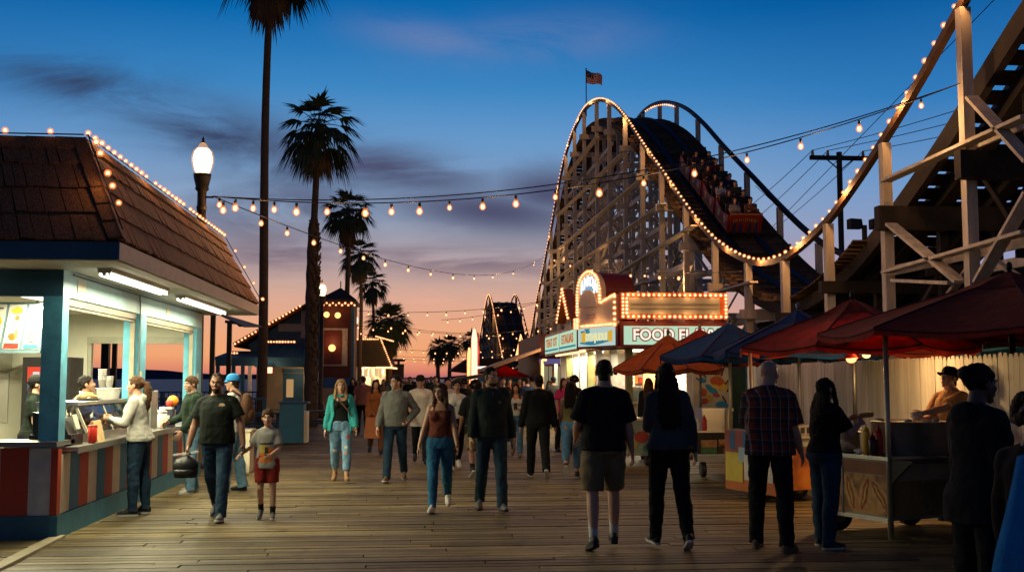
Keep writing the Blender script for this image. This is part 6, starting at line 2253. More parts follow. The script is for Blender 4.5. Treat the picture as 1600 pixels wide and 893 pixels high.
    base = Z(507); top = Z(416)
    def at(u, z, o): return up(C_ + d * (u * L), z) + n * o
    prof = [(0.0, base), (1.0, base), (1.0, Z(458)), (.66, Z(470)), (.64, Z(452))]
    cxu, ru = .36, .285
    spring = Z(452)
    for a in np.linspace(0, PI, 15): prof.append((cxu + ru * math.cos(a), spring + (top - spring) * math.sin(a)))
    prof += [(.075, Z(488)), (0.0, Z(492))]
    mb = MB(); mb.slab([at(u, z, -.05) for u, z in prof], n * .16); arch = mb.build('arch_board', mat('cream_arch_board', (.62, .50, .38), .5, .1, 3, .05), t)
    mb = MB(); mb.slab([at(cxu + ru * math.cos(a), spring + (top - spring) * math.sin(a), -.06) for a in np.linspace(0, PI, 15)] + [at(cxu - ru, base, -.06), at(cxu + ru, base, -.06)], n * -.9); mb.build('arch_hood', M_SIGNRED, arch)
    # white fan of letters in the arch, cream dome in front of it
    inner = [(cxu + ru * .84 * math.cos(a), spring + (top - spring) * .84 * math.sin(a)) for a in np.linspace(0.05, PI - .05, 13)]
    mb = MB(); mb.slab([at(u, z, .112) for u, z in inner], n * .012); mb.build('arch_panel', emit('blue_white_panel', (.30, .50, .72), .8), arch)
    for k, ch in enumerate('FUNLDUN'):
        a = PI - .38 - (PI - .76) * k / 6
        o = put_text(ch, .34, emit('lit_white_letter', (1, .98, .92), 1.5), at(cxu + ru * .66 * math.cos(a), spring + (top - spring) * .60 * math.sin(a) - .02, .13), d, V((0, 0, 1)), arch, 'letter', bold=.012, xs=.8)
    dome = [(cxu + ru * .80 * math.cos(a), Z(474) + (Z(446) - Z(474)) * math.sin(a)) for a in np.linspace(0, PI, 13)]
    mb = MB(); mb.slab([at(u, z, .145) for u, z in dome], n * .03); mb.build('dome_panel', mat('cream_arch_board', (.62, .50, .38)), arch)
    mb = MB()
    for k in range(3): mb.bb(0, 0, 0, 0, 0, 0) if False else None
    mb.slab([at(.28, Z(489), .116), at(.52, Z(489), .116), at(.52, Z(486), .116), at(.28, Z(486), .116)], n * .004)
    mb.slab([at(.25, Z(494), .116), at(.55, Z(494), .116), at(.55, Z(491.5), .116), at(.25, Z(491.5), .116)], n * .004)
    mb.build('faded_print', mat('faded_pink_print', (.55, .3, .22), .6), arch)
    pts = [at(cxu + ru * 1.0 * math.cos(a), spring + (top - spring) * 1.0 * math.sin(a), .15) for a in np.linspace(0, PI, 22)]
    pts += [at(cxu + ru, z, .15) for z in np.linspace(Z(468), spring, 4)] + [at(cxu - ru, z, .15) for z in np.linspace(Z(486), spring, 8)]
    pts += [at(u, Z(459) - (1 - u) * .5, .15) for u in np.linspace(.68, 1.0, 9)]
    pts += [at(u, base + .03, .15) for u in np.linspace(.18, 1.0, 20)]
    pts += [at(1.0, z, .15) for z in np.linspace(base, Z(462), 6)]
    pts += [at(u, z, .15) for u in (.01, .075) for z in np.linspace(base, Z(493), 5)]
    marquee_bulbs(pts, arch)
    for a in (.5, 1.57, 2.6): point_light(at(cxu + ru * math.cos(a), spring + (top - spring) * math.sin(a), .3), PW['marquee'], (1, .5, .18), .05, arch)
    point_light(at(.6, base + .06, .35), PW['marquee'], (1, .5, .18), .05, arch)
    # ---- small gable over the street face
    P0, P1 = V((4.44, 33.1, 0)), V((4.44, 31.1, 0))
    zz = 3.1
    mb = MB(); mb.slab([(4.6, 31.2, zz), (4.6, 33.3, zz), (4.6, 33.3, 3.42), (4.6, 32.25, 4.15), (4.6, 31.2, 3.42)], (1.2, 0, 0)); gb = mb.build('gable', mat('pale_yellow_siding', (.55, .46, .25), .6), t)
    mb = MB()
    mb.bar((4.5, 31.0, 3.36), (4.5, 32.25, 4.28), .3, .08); mb.bar((4.5, 33.5, 3.36), (4.5, 32.25, 4.28), .3, .08); mb.build('gable_roof', mat('orange_trim', (.5, .14, .04), .5), gb)
    mb = MB(); mb.bb(4.57, 4.6, 31.9, 32.6, 3.15, 3.5); mb.build('window', M_BLACKP, gb)
    marquee_bulbs([V((4.34, 31.0, 3.38)).lerp(V((4.34, 32.25, 4.3)), k / 9) for k in range(10)] + [V((4.34, 33.5, 3.38)).lerp(V((4.34, 32.25, 4.3)), k / 9) for k in range(9)], gb)
    point_light((4.1, 32.2, 3.9), PW['marquee'], (1, .5, .18), .05, gb)
    # ---- room: posts, windows, counter, bright interior
    ins = .55
    zt = z0
    W0 = [V((7.95, 28.2, 0)), V((5.55, 28.2, 0)), V((5.0, 29.6, 0)), V((5.0, 36.9, 0))]
    M_INT = mat('bright_interior_wall', (.66, .64, .55), .6, .05, 2, .03)
    mb = MB(); mb.bb(5.2, 7.95, 33.0, 33.1, 0, zt); mb.bb(7.9, 8.0, 28.2, 36.9, 0, zt); mb.build('back_wall', M_INT, t)
    mb = MB(); mb.slab([up(p, zt - .03) for p in W0] + [V((7.95, 36.9, zt - .03))], (0, 0, .028)); mb.build('ceiling', M_INT, t)
    k = 0
    for p, q, n_ in ((W0[1], W0[0], 3), (W0[2], W0[1], 2), (W0[3], W0[2], 5)):
        for i in range(n_):
            c = p.lerp(q, i / n_)
            mb = MB(); mb.bb(c.x - .09, c.x + .09, c.y - .09, c.y + .09, 0, zt - .032); mb.build('post', M_WHITEP if (i + k) % 3 else mat('olive_post', (.25, .26, .1), .6), t)
        dd = (q - p).normalized(); nn = V((dd.y, -dd.x, 0))
        mb = MB(); mb.slab([p + nn * .02, q + nn * .02, up(q, .98) + nn * .02, up(p, .98) + nn * .02], nn * -.1); mb.build('counter_front', M_WHITEP, t)
        mb = MB(); mb.slab([up(p, .985) + nn * .14, up(q, .985) + nn * .14, up(q, .985) - nn * .45, up(p, .985) - nn * .45], (0, 0, .045)); mb.build('counter', M_STEEL, t)
        k += 1
    # stuff on shelves at the back: posters and jars
    rnd = random.Random(12)
    mb = MB()
    cols = [M_REDPL, M_WHITEPL, M_YELLOWPL, M_FOOD, M_ORANGEPL, M_STEEL]
    for z in (1.15, 1.5, 1.85):
        x = 5.3
        while x < 7.7:
            w = rnd.uniform(.1, .3)
            mb.cur = rnd.randrange(6)
            mb.bb(x, x + w * .85, 32.7, 32.95, z, z + rnd.uniform(.12, .28))
            x += w
    mb.build('shelf_goods', cols, t)
    for (x, w, z, h, i) in ((5.75, .5, 1.25, .75, 0), (6.5, .45, 1.3, .7, 3), (7.2, .5, 1.25, .8, 1)):
        mb = MB(); mb.bb(x, x + w, 30.9, 31.0, z, z + h); mb.build('poster', cols[i] if i else mat('pink_poster', (.6, .25, .22), .6, .4, 12, 0), t)
    for (p, q) in (((5.7, 28.5, 2.38), (7.7, 28.5, 2.38)), ((5.15, 30.0, 2.38), (5.15, 35.5, 2.38)), ((6.3, 30.4, 2.38), (7.6, 30.4, 2.38))):
        mb = MB(); mb.bar(p, q, .09, .05); fx = mb.build('tube_light', M_TUBE, t)
        tube_light(V(p) - V((0, 0, .06)), V(q) - V((0, 0, .06)), PW['stand'], (1, .88, .62), .1, t)
    mb = MB(); mb.tube([(4.62, 29.7, 2.40), (4.62, 35.8, 2.40)], .04, 8); mb.build('tube_light', emit('neon_pink', (1, .42, .2), 3.0), t)
    tube_light((4.62, 29.7, 2.34), (4.62, 35.8, 2.34), PW['stand'] * .5, (1, .62, .36), .1, t)
    # goods on the counter: drink machines
    for i, (x, y, w, h, m_, lab) in enumerate(((5.75, 28.35, .35, .4, M_WHITEPL, 'white drink machine on the counter of the lit snack stand'), (6.45, 28.35, .4, .3, M_STEEL, 'steel warming cabinet on the counter of the lit snack stand'), (7.15, 28.35, .5, .22, M_REDPL, 'red tray of snacks on the counter of the lit snack stand'))):
        mm = thing('counter_machine', lab, 'counter machine', (x, y, 1.03))
        mb = MB(); mb.bb(x - w / 2, x + w / 2, y - .15, y + .15, 1.031, 1.031 + h); mb.build('body', m_, mm)
        mb = MB(); mb.bb(x - w / 2 + .04, x + w / 2 - .04, y - .165, y - .15, 1.06, 1.02 + h * .8); mb.build('front_panel', M_BLACKP if i else mat('pale_blue_plastic', (.4, .55, .6), .4), mm)
food_stand()

# ------------------------------------------------------------------ shops beyond the stand, tent, pylons, gable frame
def canvas(name, col, *a):
    m = cloth(name, col, *a)
    nt = m.node_tree
    b = next(n for n in nt.nodes if n.type == 'BSDF_PRINCIPLED'); out = next(n for n in nt.nodes if n.type == 'OUTPUT_MATERIAL')
    t = N(nt, 'ShaderNodeBsdfTranslucent'); nt.links.new(b.inputs['Base Color'].links[0].from_socket, t.inputs[0])
    x = N(nt, 'ShaderNodeMixShader'); x.inputs[0].default_value = .35
    nt.links.new(b.outputs[0], x.inputs[1]); nt.links.new(t.outputs[0], x.inputs[2]); nt.links.new(x.outputs[0], out.inputs[0])
    return m
def beyond():
    def X(px, y): return atY(px, 590, y).x
    def Z(py, y): return atY(750, py, y).z
    # dark red shop with purple lintel
    y = 40.5
    t = thing('gift_shop', 'dark red shop with a purple lit lintel and glass doors left of the snack stand', 'shop', (5.0, y, 0))
    x0, x1 = X(845, y), X(905, y)
    mb = MB(); mb.bb(x0, x1 + 2, y + .5, y + 9, 0, Z(520, y)); mb.build('wall', mat('maroon_wall', (.09, .02, .012), .7), t)
    mb = MB(); mb.bb(x0, x1 + 1, y - .2, y + .5, Z(568, y), Z(560, y)); mb.build('lintel', emit('violet_lit_lintel', (.30, .24, .60), .35), t)
    mb = MB(); mb.slab([(x0 - 2.0, y - .1, Z(579, y)), (x0 + .0, y - .1, Z(548, y)), (x0, y - .1, Z(543, y)), (x0 - 2.0, y - .1, Z(574, y))], (0, 5, 0)); mb.build('sloped_awning', mat('tan_awning', (.45, .26, .14), .7), t)
    for px in (847, 868, 888):
        mb = MB(); mb.bb(X(px, y) - .06, X(px, y) + .06, y - .15, y - .03, 0, Z(568, y)); mb.build('post', mat('pale_teal_post', (.35, .5, .5), .5), t)
    mb = MB(); mb.bb(X(853, y), X(865, y), y + .42, y + .499, .1, 2.1); d = mb.build('door', emit('lit_shop_doorway', (.75, .62, .36), .3), t)
    mb = MB(); mb.bb(X(858.4, y), X(859.6, y), y + .38, y + .42, .1, 2.1); mb.build('door_frame', M_BLACKM, d)
    mb = MB(); mb.bb(X(870, y), X(886, y), y + .42, y + .499, .9, 2.1); mb.build('window', emit('lit_shop_window', (.8, .6, .3), .3), t)
    mb = MB(); mb.tube([(X(846, y), y - .25, 1.1), (X(846, y), y - .25, Z(562, y))], .04, 8); mb.tube([(X(846, y), y - .25, Z(562, y)), (X(853, y), y - .25, Z(562, y))], .04, 8); mb.build('neon_tube', emit('neon_orange', (1, .36, .12), 3.2), t)
    point_light((X(850, y), y - .7, 2.2), 40, (1, .6, .35), .1, t)
    point_light((X(872, y), y - .7, 2.2), 40, (1, .8, .5), .1, t)
    # red canopy with blue valance
    y = 44
    c = V((X(793, y), y + 1, Z(570, y)))
    e = [V((X(752, y), y - .2, Z(588, y))), V((X(828, y), y - .2, Z(588, y))), V((X(828, y), y + 2.2, Z(588, y))), V((X(752, y), y + 2.2, Z(588, y)))]
    t = thing('canopy_tent', 'low red canopy tent with a blue valance in the middle of the pier', 'canopy tent', (c.x, y, 0))
    mb = MB(); mb.add(e + [c] + [p - V((0, 0, .02)) for p in e] + [c - V((0, 0, .02))], [(0, 1, 4), (1, 2, 4), (2, 3, 4), (3, 0, 4), (6, 5, 9), (7, 6, 9), (8, 7, 9), (5, 8, 9)]); mb.build('roof', canvas('canopy_red', (.55, .04, .025)), t)
    mb = MB()
    for i in range(4):
        a, b = e[i], e[(i + 1) % 4]
        mb.slab([a - V((0, 0, .02)), b - V((0, 0, .02)), b - V((0, 0, .19)), a - V((0, 0, .19))], (c - (a + b) / 2).normalized() * .012)
    mb.build('valance', cloth('valance_blue', (.03, .20, .30)), t)
    for p in e:
        mb = MB(); q = p + (V((c.x, c.y, p.z)) - p) * .03; mb.bb(q.x - .03, q.x + .03, q.y - .03, q.y + .03, 0, p.z - .03); mb.build('leg', M_WHITEP, t)
    point_light((c.x + .2, y + .8, 1.62), 45, (1, .55, .25), .08, t)
    # neon pylons
    for (px, y, pt, w, col, lab) in ((741, 66, 514, .22, (1, .62, .42), 'tall bright white-pink neon pylon in the distance'), (733, 70, 543, .16, (1, .50, .2), 'shorter orange neon pylon just left of the tall white one')):
        t = thing('neon_pylon', lab, 'neon pylon', (X(px, y), y, 0), 'neon pylons')
        x = X(px, y)
        zt = Z(pt, y)
        mb = MB(); mb.slab([(x - w * 1.1, y, 0), (x + w * 1.5, y, 0), (x + w * 1.3, y, zt * .9), (x + w * .3, y, zt + .1), (x - w * .9, y, zt * .9)], (0, .3, 0)); mb.build('fin', mat('red_fin', (.3, .03, .02), .5), t)
        mb = MB(); mb.tube([(x - w * .45, y - .08, .9), (x - w * .4, y - .08, zt * .88), (x, y - .08, zt)], .09 if w > .2 else .06, 8); mb.tube([(x + w * .45, y - .08, .9), (x + w * .4, y - .08, zt * .88), (x, y - .08, zt)], .09 if w > .2 else .06, 8)
        mb.build('neon_tube', emit('neon_' + lab.split()[1], col, 1.7), t)
        point_light((x, y - .6, zt * .7), 60, (1, .6, .4), .2, t)
    # lit A-shaped frame
    y = 58
    t = thing('neon_sign', 'orange neon outline of a steep gable above the canopy tent', 'neon sign', (X(816, y), y, Z(560, y)))
    a, b, c2 = V((X(806, y), y, Z(562, y))), V((X(814, y), y, Z(523, y))), V((X(822, y), y, Z(554, y)))
    mb = MB(); mb.slab([a, c2, b], (0, .15, 0)); mb.bb(X(815, y) - .1, X(815, y) + .1, y + .16, y + .3, 0, Z(545, y)); mb.build('backing', M_BLACKP, t)
    mb = MB(); mb.tube([a + V((0, -.06, 0)), b + V((0, -.06, 0)), c2 + V((0, -.06, 0)), a + V((0, -.06, .1))], .075, 8); mb.build('neon_tube', emit('neon_orange', (1, .36, .12), 3.2), t)
    # dark gable hall beyond, low fence boards
    y = 92
    t = thing('hall', 'dark gabled hall far down the pier behind the neon pylons', 'building', (X(730, y), y, 0))
    mb = MB(); mb.bb(X(705, y), X(800, y), y, y + 8, 0, Z(590, y)); mb.build('wall', mat('grey_hall_wall', (.10, .09, .1), .7), t)
    mb = MB(); mb.slab([(X(703, y), y - .5, Z(579, y)), (X(800, y), y - .5, Z(588, y)), (X(800, y), y - .5, Z(560, y)), (X(731, y), y - .5, Z(560, y))], (0, 9, 0)); mb.build('roof', mat('dark_hall_roof', (.025, .02, .02), .8), t)
    t = thing('market_stall', 'long low stall roof with bright strip light under the neon pylons', 'stall', (X(745, 56), 56, 0))
    y = 56
    mb = MB(); mb.slab([(X(702, y), y, Z(597, y)), (X(792, y), y, Z(584, y)), (X(792, y), y, Z(578, y)), (X(715, y), y, Z(590, y))], (0, 4, 0)); mb.build('roof', mat('olive_roof', (.16, .15, .08), .7), t)
    mb = MB(); mb.bar((X(745, y), y - .1, Z(574, y)), (X(772, y), y - .1, Z(573, y)), .08, .12); mb.build('strip_light', emit('cool_white_strip', (1, .9, .75), 1.4), t)
    for px in (724, 752, 785):
        mb = MB(); mb.bb(X(px, y) - .05, X(px, y) + .05, y + .1, y + .2, 0, Z(592, y)); mb.build('post', M_WHITEP, t)
    mb = MB(); mb.bb(X(727, y), X(790, y), y + 2, y + 2.4, 0, 1.0); mb.build('counter', M_CREAM, t)
    point_light((X(745, y), y + .6, 1.6), 40, (1, .8, .5), .1, t)
beyond()

# ------------------------------------------------------------------ umbrellas
def umbrella(cx, cy, za, ze, r, col, label, pole_m, n=8, rot=0.2, tilt=0.0, pole_r=.024):
    t = thing('market_umbrella', label, 'umbrella', (cx, cy, 0), 'market umbrellas over the carts')
    mb = MB()
    rings = 6
    vs, fs = [], []
    per = 6 * n
    def pt(k, u):
        a = rot + 2 * PI * k / per
        s = (k % 6) / 6
        # straight hems between rib tips, cloth sagging slightly between ribs and along them
        m = math.cos(PI / n) / math.cos(2 * PI / n * (s - .5)) if True else 1
        sag = math.sin(s * PI)
        rr = r * u * m
        z = za - .05 + (ze - za + .05) * (u ** 1.12) - .06 * sag * u + tilt * math.cos(a) * u
        return V((cx + rr * math.cos(a), cy + rr * math.sin(a), z))
    us = [.06, .2, .3, .45, .62, .8, 1.0]
    for u in us: vs += [pt(k, u) for k in range(per)]
    m = len(us)
    for i in range(m - 1):
        for k in range(per):
            a, b = i * per + k, i * per + (k + 1) % per
            fs.append((a, b, b + per, a + per))
    # short hanging hem
    o = len(vs)
    for k in range(per):
        p = pt(k, 1.0); vs.append(p + V((0, 0, -.07 - .012 * math.sin(k * 1.7))))
    for k in range(per):
        a, b = (m - 1) * per + k, (m - 1) * per + (k + 1) % per
        fs.append((a, b, o + (k + 1) % per, o + k))
    mb.add(vs, fs)
    mb.cur = 1
    for k in range(n): mb.tube([pt(k * 6, u) + V((0, 0, .004)) for u in us], .007, 5)
    mb.tube([pt(k, 1.0) + V((0, 0, -.012)) for k in range(per + 1)], .006, 4)
    cn = mb.build('canopy', [col, M_SEAM], t, smooth=False)
    sol = cn.modifiers.new('t', 'SOLIDIFY'); sol.thickness = .006
    # vent cap
    v = MB()
    vs, fs = [], []
    for u, dz in ((.02, .075), (.12, .055), (.27, .012)):
        vs += [pt(k, u) + V((0, 0, dz)) for k in range(per)]
    for i in range(2):
        for k in range(per):
            a, b = i * per + k, i * per + (k + 1) % per
            fs.append((a, b, b + per, a + per))
    fs.append(tuple(range(per)))
    v.add(vs, fs)
    v.build('vent', col, cn)
    p = MB(); p.tube([(cx, cy, 0.02), (cx, cy, za + .03)], pole_r, 10); p.build('pole', pole_m, t, smooth=True)
    f = MB(); f.ell((cx, cy, za + .08), (.035, .035, .06), 10, 6); f.build('finial', pole_m, t, smooth=True)
    hub = V((cx, cy, ze + (za - ze) * .35))
    for k in range(n):
        rb = MB()
        a = rot + 2 * PI * k / n
        d = V((math.cos(a), math.sin(a), 0))
        tip = V((cx, cy, 0)) + d * r * .985; tip.z = ze - .03 + tilt * math.cos(a)
        topp = V((cx, cy, za - .07)) + d * .05
        mid = pt(k * 6, .55) - V((0, 0, .025))
        rb.tube([topp, pt(k * 6, .3) - V((0, 0, .022)), mid, tip], .009, 5)
        rb.tube([hub, mid], .008, 5)
        rb.build('rib', M_BLACKM, t)
    return t
M_SEAM = cloth('umbrella_seam', (.06, .02, .02))
M_URED = canvas('umbrella_red', (.40, .055, .03), .85, .3, .3, 5)
M_URUST = canvas('umbrella_rust', (.36, .085, .024), .85, .3, .3, 5)
M_UBLUE = canvas('umbrella_blue', (.013, .07, .21), .85, .3, .3, 5)
M_POLEL = mat('pale_metal_pole', (.42, .36, .25), .4, .15, 3, .05, metal=.5)
umbrella(4.92, 21, 2.48, 1.84, 1.12, M_URUST, 'rust orange umbrella, leftmost of the umbrella row', M_DSTEEL, rot=.1)
umbrella(5.95, 22.5, 2.66, 2.02, 1.3, M_URED, 'dull red umbrella half hidden behind the rust orange and blue ones', M_DSTEEL, rot=.3)
umbrella(5.27, 18, 2.56, 2.02, 1.25, M_UBLUE, 'smaller blue umbrella with a pale pole in front of the FOOD sign', M_POLEL, rot=.15, pole_r=.03)
umbrella(5.75, 16, 2.66, 2.05, 1.3, M_UBLUE, 'larger blue umbrella tucked under the left edge of the middle red one', M_DSTEEL, rot=.3)
umbrella(5.78, 14, 2.68, 2.06, 1.58, M_URED, 'middle red umbrella with clamp lamps on its dark pole', M_BLACKM, rot=.12, pole_r=.03)
umbrella(6.5, 11.4, 2.80, 2.16, 2.05, M_URED, 'largest red umbrella cut by the right edge of the picture', M_BLACKM, rot=.39, pole_r=.035)

# ------------------------------------------------------------------ picket fence
def fence():
    a, b = V((6.0, 7.0, 0)), V((7.92, 26.0, 0))
    d = (b - a).normalized(); n = V((-d.y, d.x, 0))
    t = thing('picket_fence', 'long cream picket fence with clipped tops behind the food carts', 'fence', a)
    L = (b - a).length
    rnd = random.Random(31)
    mb = MB()
    w = .132
    s = 0
    while s < L - w:
        p = a + d * s; q = a + d * (s + w - .008)
        h = 1.93 + rnd.uniform(-.012, .012)
        o = n * rnd.uniform(-.004, .004)
        mb.slab([p + o, q + o, q + o + V((0, 0, h - .05)), q + o - d * .03 + V((0, 0, h)), p + o + d * .03 + V((0, 0, h)), p + o + V((0, 0, h - .05))], n * -.02)
        s += w + .002
    mb.build('pickets', mat('cream_fence_paint', (.56, .53, .44), .65, .22, 1.3, .2, 18, stretch=(4, 4, .5), isl=.32), t)
    mb = MB()
    for z in (.45, 1.5): mb.bar(a + V((0, 0, z)) - n * .045, b + V((0, 0, z)) - n * .045, .05, .09)
    for k in range(9):
        p = a.lerp(b, k / 8) - n * .12; mb.bb(p.x - .05, p.x + .05, p.y - .05, p.y + .05, 0, 1.8)
    mb.build('rails', M_TIMBERG, t)
fence()
def behind_fence():
    t = thing('ride_shed', 'long dark maintenance shed under the coaster behind the picket fence', 'shed', (15, 30, 0))
    mb = MB(); mb.bb(14.6, 21, 15, 46, 0, 4.0); mb.build('wall', M_DARKT, t)
    mb = MB(); mb.slab([(14.3, 14.6, 3.95), (14.3, 46.5, 3.95), (18, 46.5, 5.0), (18, 14.6, 5.0)], (0, 0, .1)); mb.build('roof', mat('dark_tin_roof', (.02, .022, .022), .6), t)
    g = thing('storage_box', 'green lidded storage box glimpsed above the fence under the red umbrella', 'box', (8.9, 16.2, 0))
    mb = MB(); mb.bb(8.6, 9.3, 15.9, 16.7, 0, 1.9); mb.build('body', mat('dark_green_plastic', (.01, .06, .035), .5), g)
    mb = MB(); mb.slab([(8.5, 15.8, 1.95), (9.35, 15.8, 2.05), (9.35, 16.8, 2.05), (8.5, 16.8, 1.95)], (0, 0, .1)); mb.build('lid', mat('green_plastic', (.03, .22, .12), .5), g)
behind_fence()

# ------------------------------------------------------------------ mural board
def mural():
    y = 24.6
    x0, x1 = atY(1083, 590, y).x, atY(1141, 590, y).x
    zt = atY(1110, 566, y).z
    t = thing('mural_board', 'white board painted with blue, orange and yellow cartoon shapes beside the fence', 'mural', (x0, y, 0))
    mb = MB(); mb.bb(x0, x1, y, y + .06, 0.1, zt); mb.build('board', mat('mural_white', (.55, .55, .40), .6, .08, 3, .03), t)
    def Q(px, py): p = atY(px, py, y); return p
    def blob(pts, col, k, nm):
        m = MB(); m.slab([V((p[0], y - .002 - .002 * k, p[1])) for p in pts], (0, .0015, 0)); m.build(nm, col, t)
    def ell(px, py, rx, ry, rot=0, wob=0, seed=0):
        rnd = random.Random(seed); out = []
        for a in np.linspace(0, 2 * PI, 22, endpoint=False):
            ux, uy = rx * math.cos(a) * (1 + wob * math.sin(2 * a + seed)), ry * math.sin(a)
            q = Q(px + ux * math.cos(rot) - uy * math.sin(rot), py + ux * math.sin(rot) + uy * math.cos(rot))
            out.append((q.x, q.z))
        return out[::-1]
    BL, OR, YE, RD, DK = mat('mural_blue', (.03, .26, .50), .6), mat('mural_orange', (.50, .12, .03), .6), mat('mural_yellow', (.60, .45, .08), .6), mat('mural_red', (.4, .08, .06), .6), mat('mural_ink', (.02, .02, .025), .6)
    i = 0
    for shp, m_, nm in ((ell(1121, 596, 11, 8.5, .2, .1, 1), OR, 'orange_shape'), (ell(1098, 594, 6, 4, .1), BL, 'blue_shape'), (ell(1112, 608, 11, 5, .7, .15, 2), BL, 'blue_shape'), (ell(1119, 604, 10, 3, .35, .1, 4), YE, 'yellow_shape'), (ell(1119, 617, 6, 3.2, .2), RD, 'red_shape'), (ell(1131, 604, 9, 5, -.4, .2, 3), YE, 'yellow_shape'), (ell(1098, 612, 8, 6, .4, .2, 5), OR, 'orange_shape'), (ell(1108, 622, 5, 6, .2, .1, 7), YE, 'yellow_shape'), (ell(1100, 626, 6, 5, 0, .1, 8), RD, 'red_shape'), (ell(1128, 632, 9, 6, .3, .2, 9), BL, 'blue_shape'), (ell(1108, 645, 12, 8, .1, .2, 4), OR, 'orange_shape')):
        blob(shp, m_, i, nm); i += 1
    mb = MB()
    for (a, b) in (((1118, 586), (1113, 571)), ((1122, 586), (1121, 569)), ((1126, 587), (1132, 571)), ((1103, 590), (1090, 574)), ((1132, 600), (1139, 592)), ((1135, 612), (1139, 605)), ((1128, 618), (1134, 628)), ((1093, 594), (1087, 590))):
        p, q = Q(*a), Q(*b); mb.bar(V((p.x, y - .03, p.z)), V((q.x, y - .03, q.z)), .03, .006, up=V((0, 1, 0)))
    tag(mb.build('ink_lines', DK, t), None)
    g = thing('door_panel', 'dark green door panel between the mural board and the fence', 'door', (x1, y, 0))
    mb = MB(); mb.bb(x1 + .03, x1 + .42, y + .1, y + .2, 0, zt - .05); mb.build('panel', mat('dark_green_paint', (.015, .05, .035), .5), g)
    mb = MB(); mb.bb(x1 + .03, x1 + .07, y + .06, y + .099, 0, zt - .05); mb.bb(x1 + .38, x1 + .42, y + .06, y + .099, 0, zt - .05); mb.build('frame', M_NAVY, g)
mural()

# ------------------------------------------------------------------ carts
def food_print(name, cols, scale=6, seed=0.0):
    """printed picture of food: soft voronoi lumps in warm tones with dark joints"""
    m, nt, out = newmat(name)
    b = N(nt, 'ShaderNodeBsdfPrincipled'); nt.links.new(b.outputs[0], out.inputs[0])
    b.inputs['Roughness'].default_value = .35
    tc = N(nt, 'ShaderNodeTexCoord'); mp = N(nt, 'ShaderNodeMapping'); mp.inputs['Location'].default_value = (seed, seed * 2, seed * 3); mp.inputs['Rotation'].default_value = (.5, .6, .3)
    nt.links.new(tc.outputs['Object'], mp.inputs[0])
    nz = N(nt, 'ShaderNodeTexNoise'); nz.inputs['Scale'].default_value = scale * .7; nz.inputs['Detail'].default_value = 3
    nt.links.new(mp.outputs[0], nz.inputs[0])
    ds = N(nt, 'ShaderNodeMix', data_type='VECTOR'); ds.inputs[0].default_value = .28
    nt.links.new(mp.outputs[0], ds.inputs[4]); nt.links.new(nz.outputs['Color'], ds.inputs[5])
    wv = N(nt, 'ShaderNodeTexVoronoi', feature='SMOOTH_F1'); wv.inputs['Scale'].default_value = scale; wv.inputs['Smoothness'].default_value = .35
    nt.links.new(ds.outputs[1], wv.inputs[0])
    inv = math_node(nt, 'MULTIPLY_ADD', wv.outputs[0], -1.25, 1.0)
    r = N(nt, 'ShaderNodeValToRGB')
    el = r.color_ramp.elements
    el[0].position, el[0].color = .08, (*cols[0], 1)
    el[1].position, el[1].color = 1, (*cols[-1], 1)
    for i, c in enumerate(cols[1:-1]):
        e = el.new(.08 + .92 * (i + 1) / (len(cols) - 1)); e.color = (*c, 1)
    nt.links.new(inv, r.inputs[0])
    c2 = mixcol(nt, math_node(nt, 'GREATER_THAN', nz.outputs[0], .66), r.outputs[0], (.06, .10, .02))
    nt.links.new(c2, b.inputs['Base Color'])
    return m
P_HOT = food_print('hotdog_print', [(.03, .016, .006), (.26, .10, .025), (.50, .26, .07), (.42, .17, .04), (.62, .40, .14)], 5.5, 1.0)
P_ORANGE = food_print('pretzel_print', [(.16, .04, .012), (.42, .13, .02), (.55, .20, .03), (.60, .26, .05)], 4.0, 4.0)
P_MIX = food_print('snack_print', [(.05, .02, .008), (.35, .14, .05), (.5, .3, .1), (.4, .1, .04), (.5, .45, .3)], 9, 9.0)
def prism(foot, z0, z1, inset=0.0):
    c = sum((V((p[0], p[1], 0)) for p in foot), V()) / len(foot)
    ps = [V((p[0], p[1], z0)) for p in foot]
    ps = [p + (V((c.x, c.y, z0)) - p) * inset for p in ps]
    m = MB(); m.slab(ps, (0, 0, z1 - z0)); return m
def panel(p, q, z0, z1, u0, u1, out, th=.006):
    p, q = V((*p, 0)), V((*q, 0))
    d = (q - p).normalized(); n = V((d.y, -d.x, 0)); L = (q - p).length
    a, b = p + d * (L * u0) + n * out, p + d * (L * u1) + n * out
    m = MB(); m.slab([V((a.x, a.y, z0)), V((b.x, b.y, z0)), V((b.x, b.y, z1)), V((a.x, a.y, z1))], n * th); return m
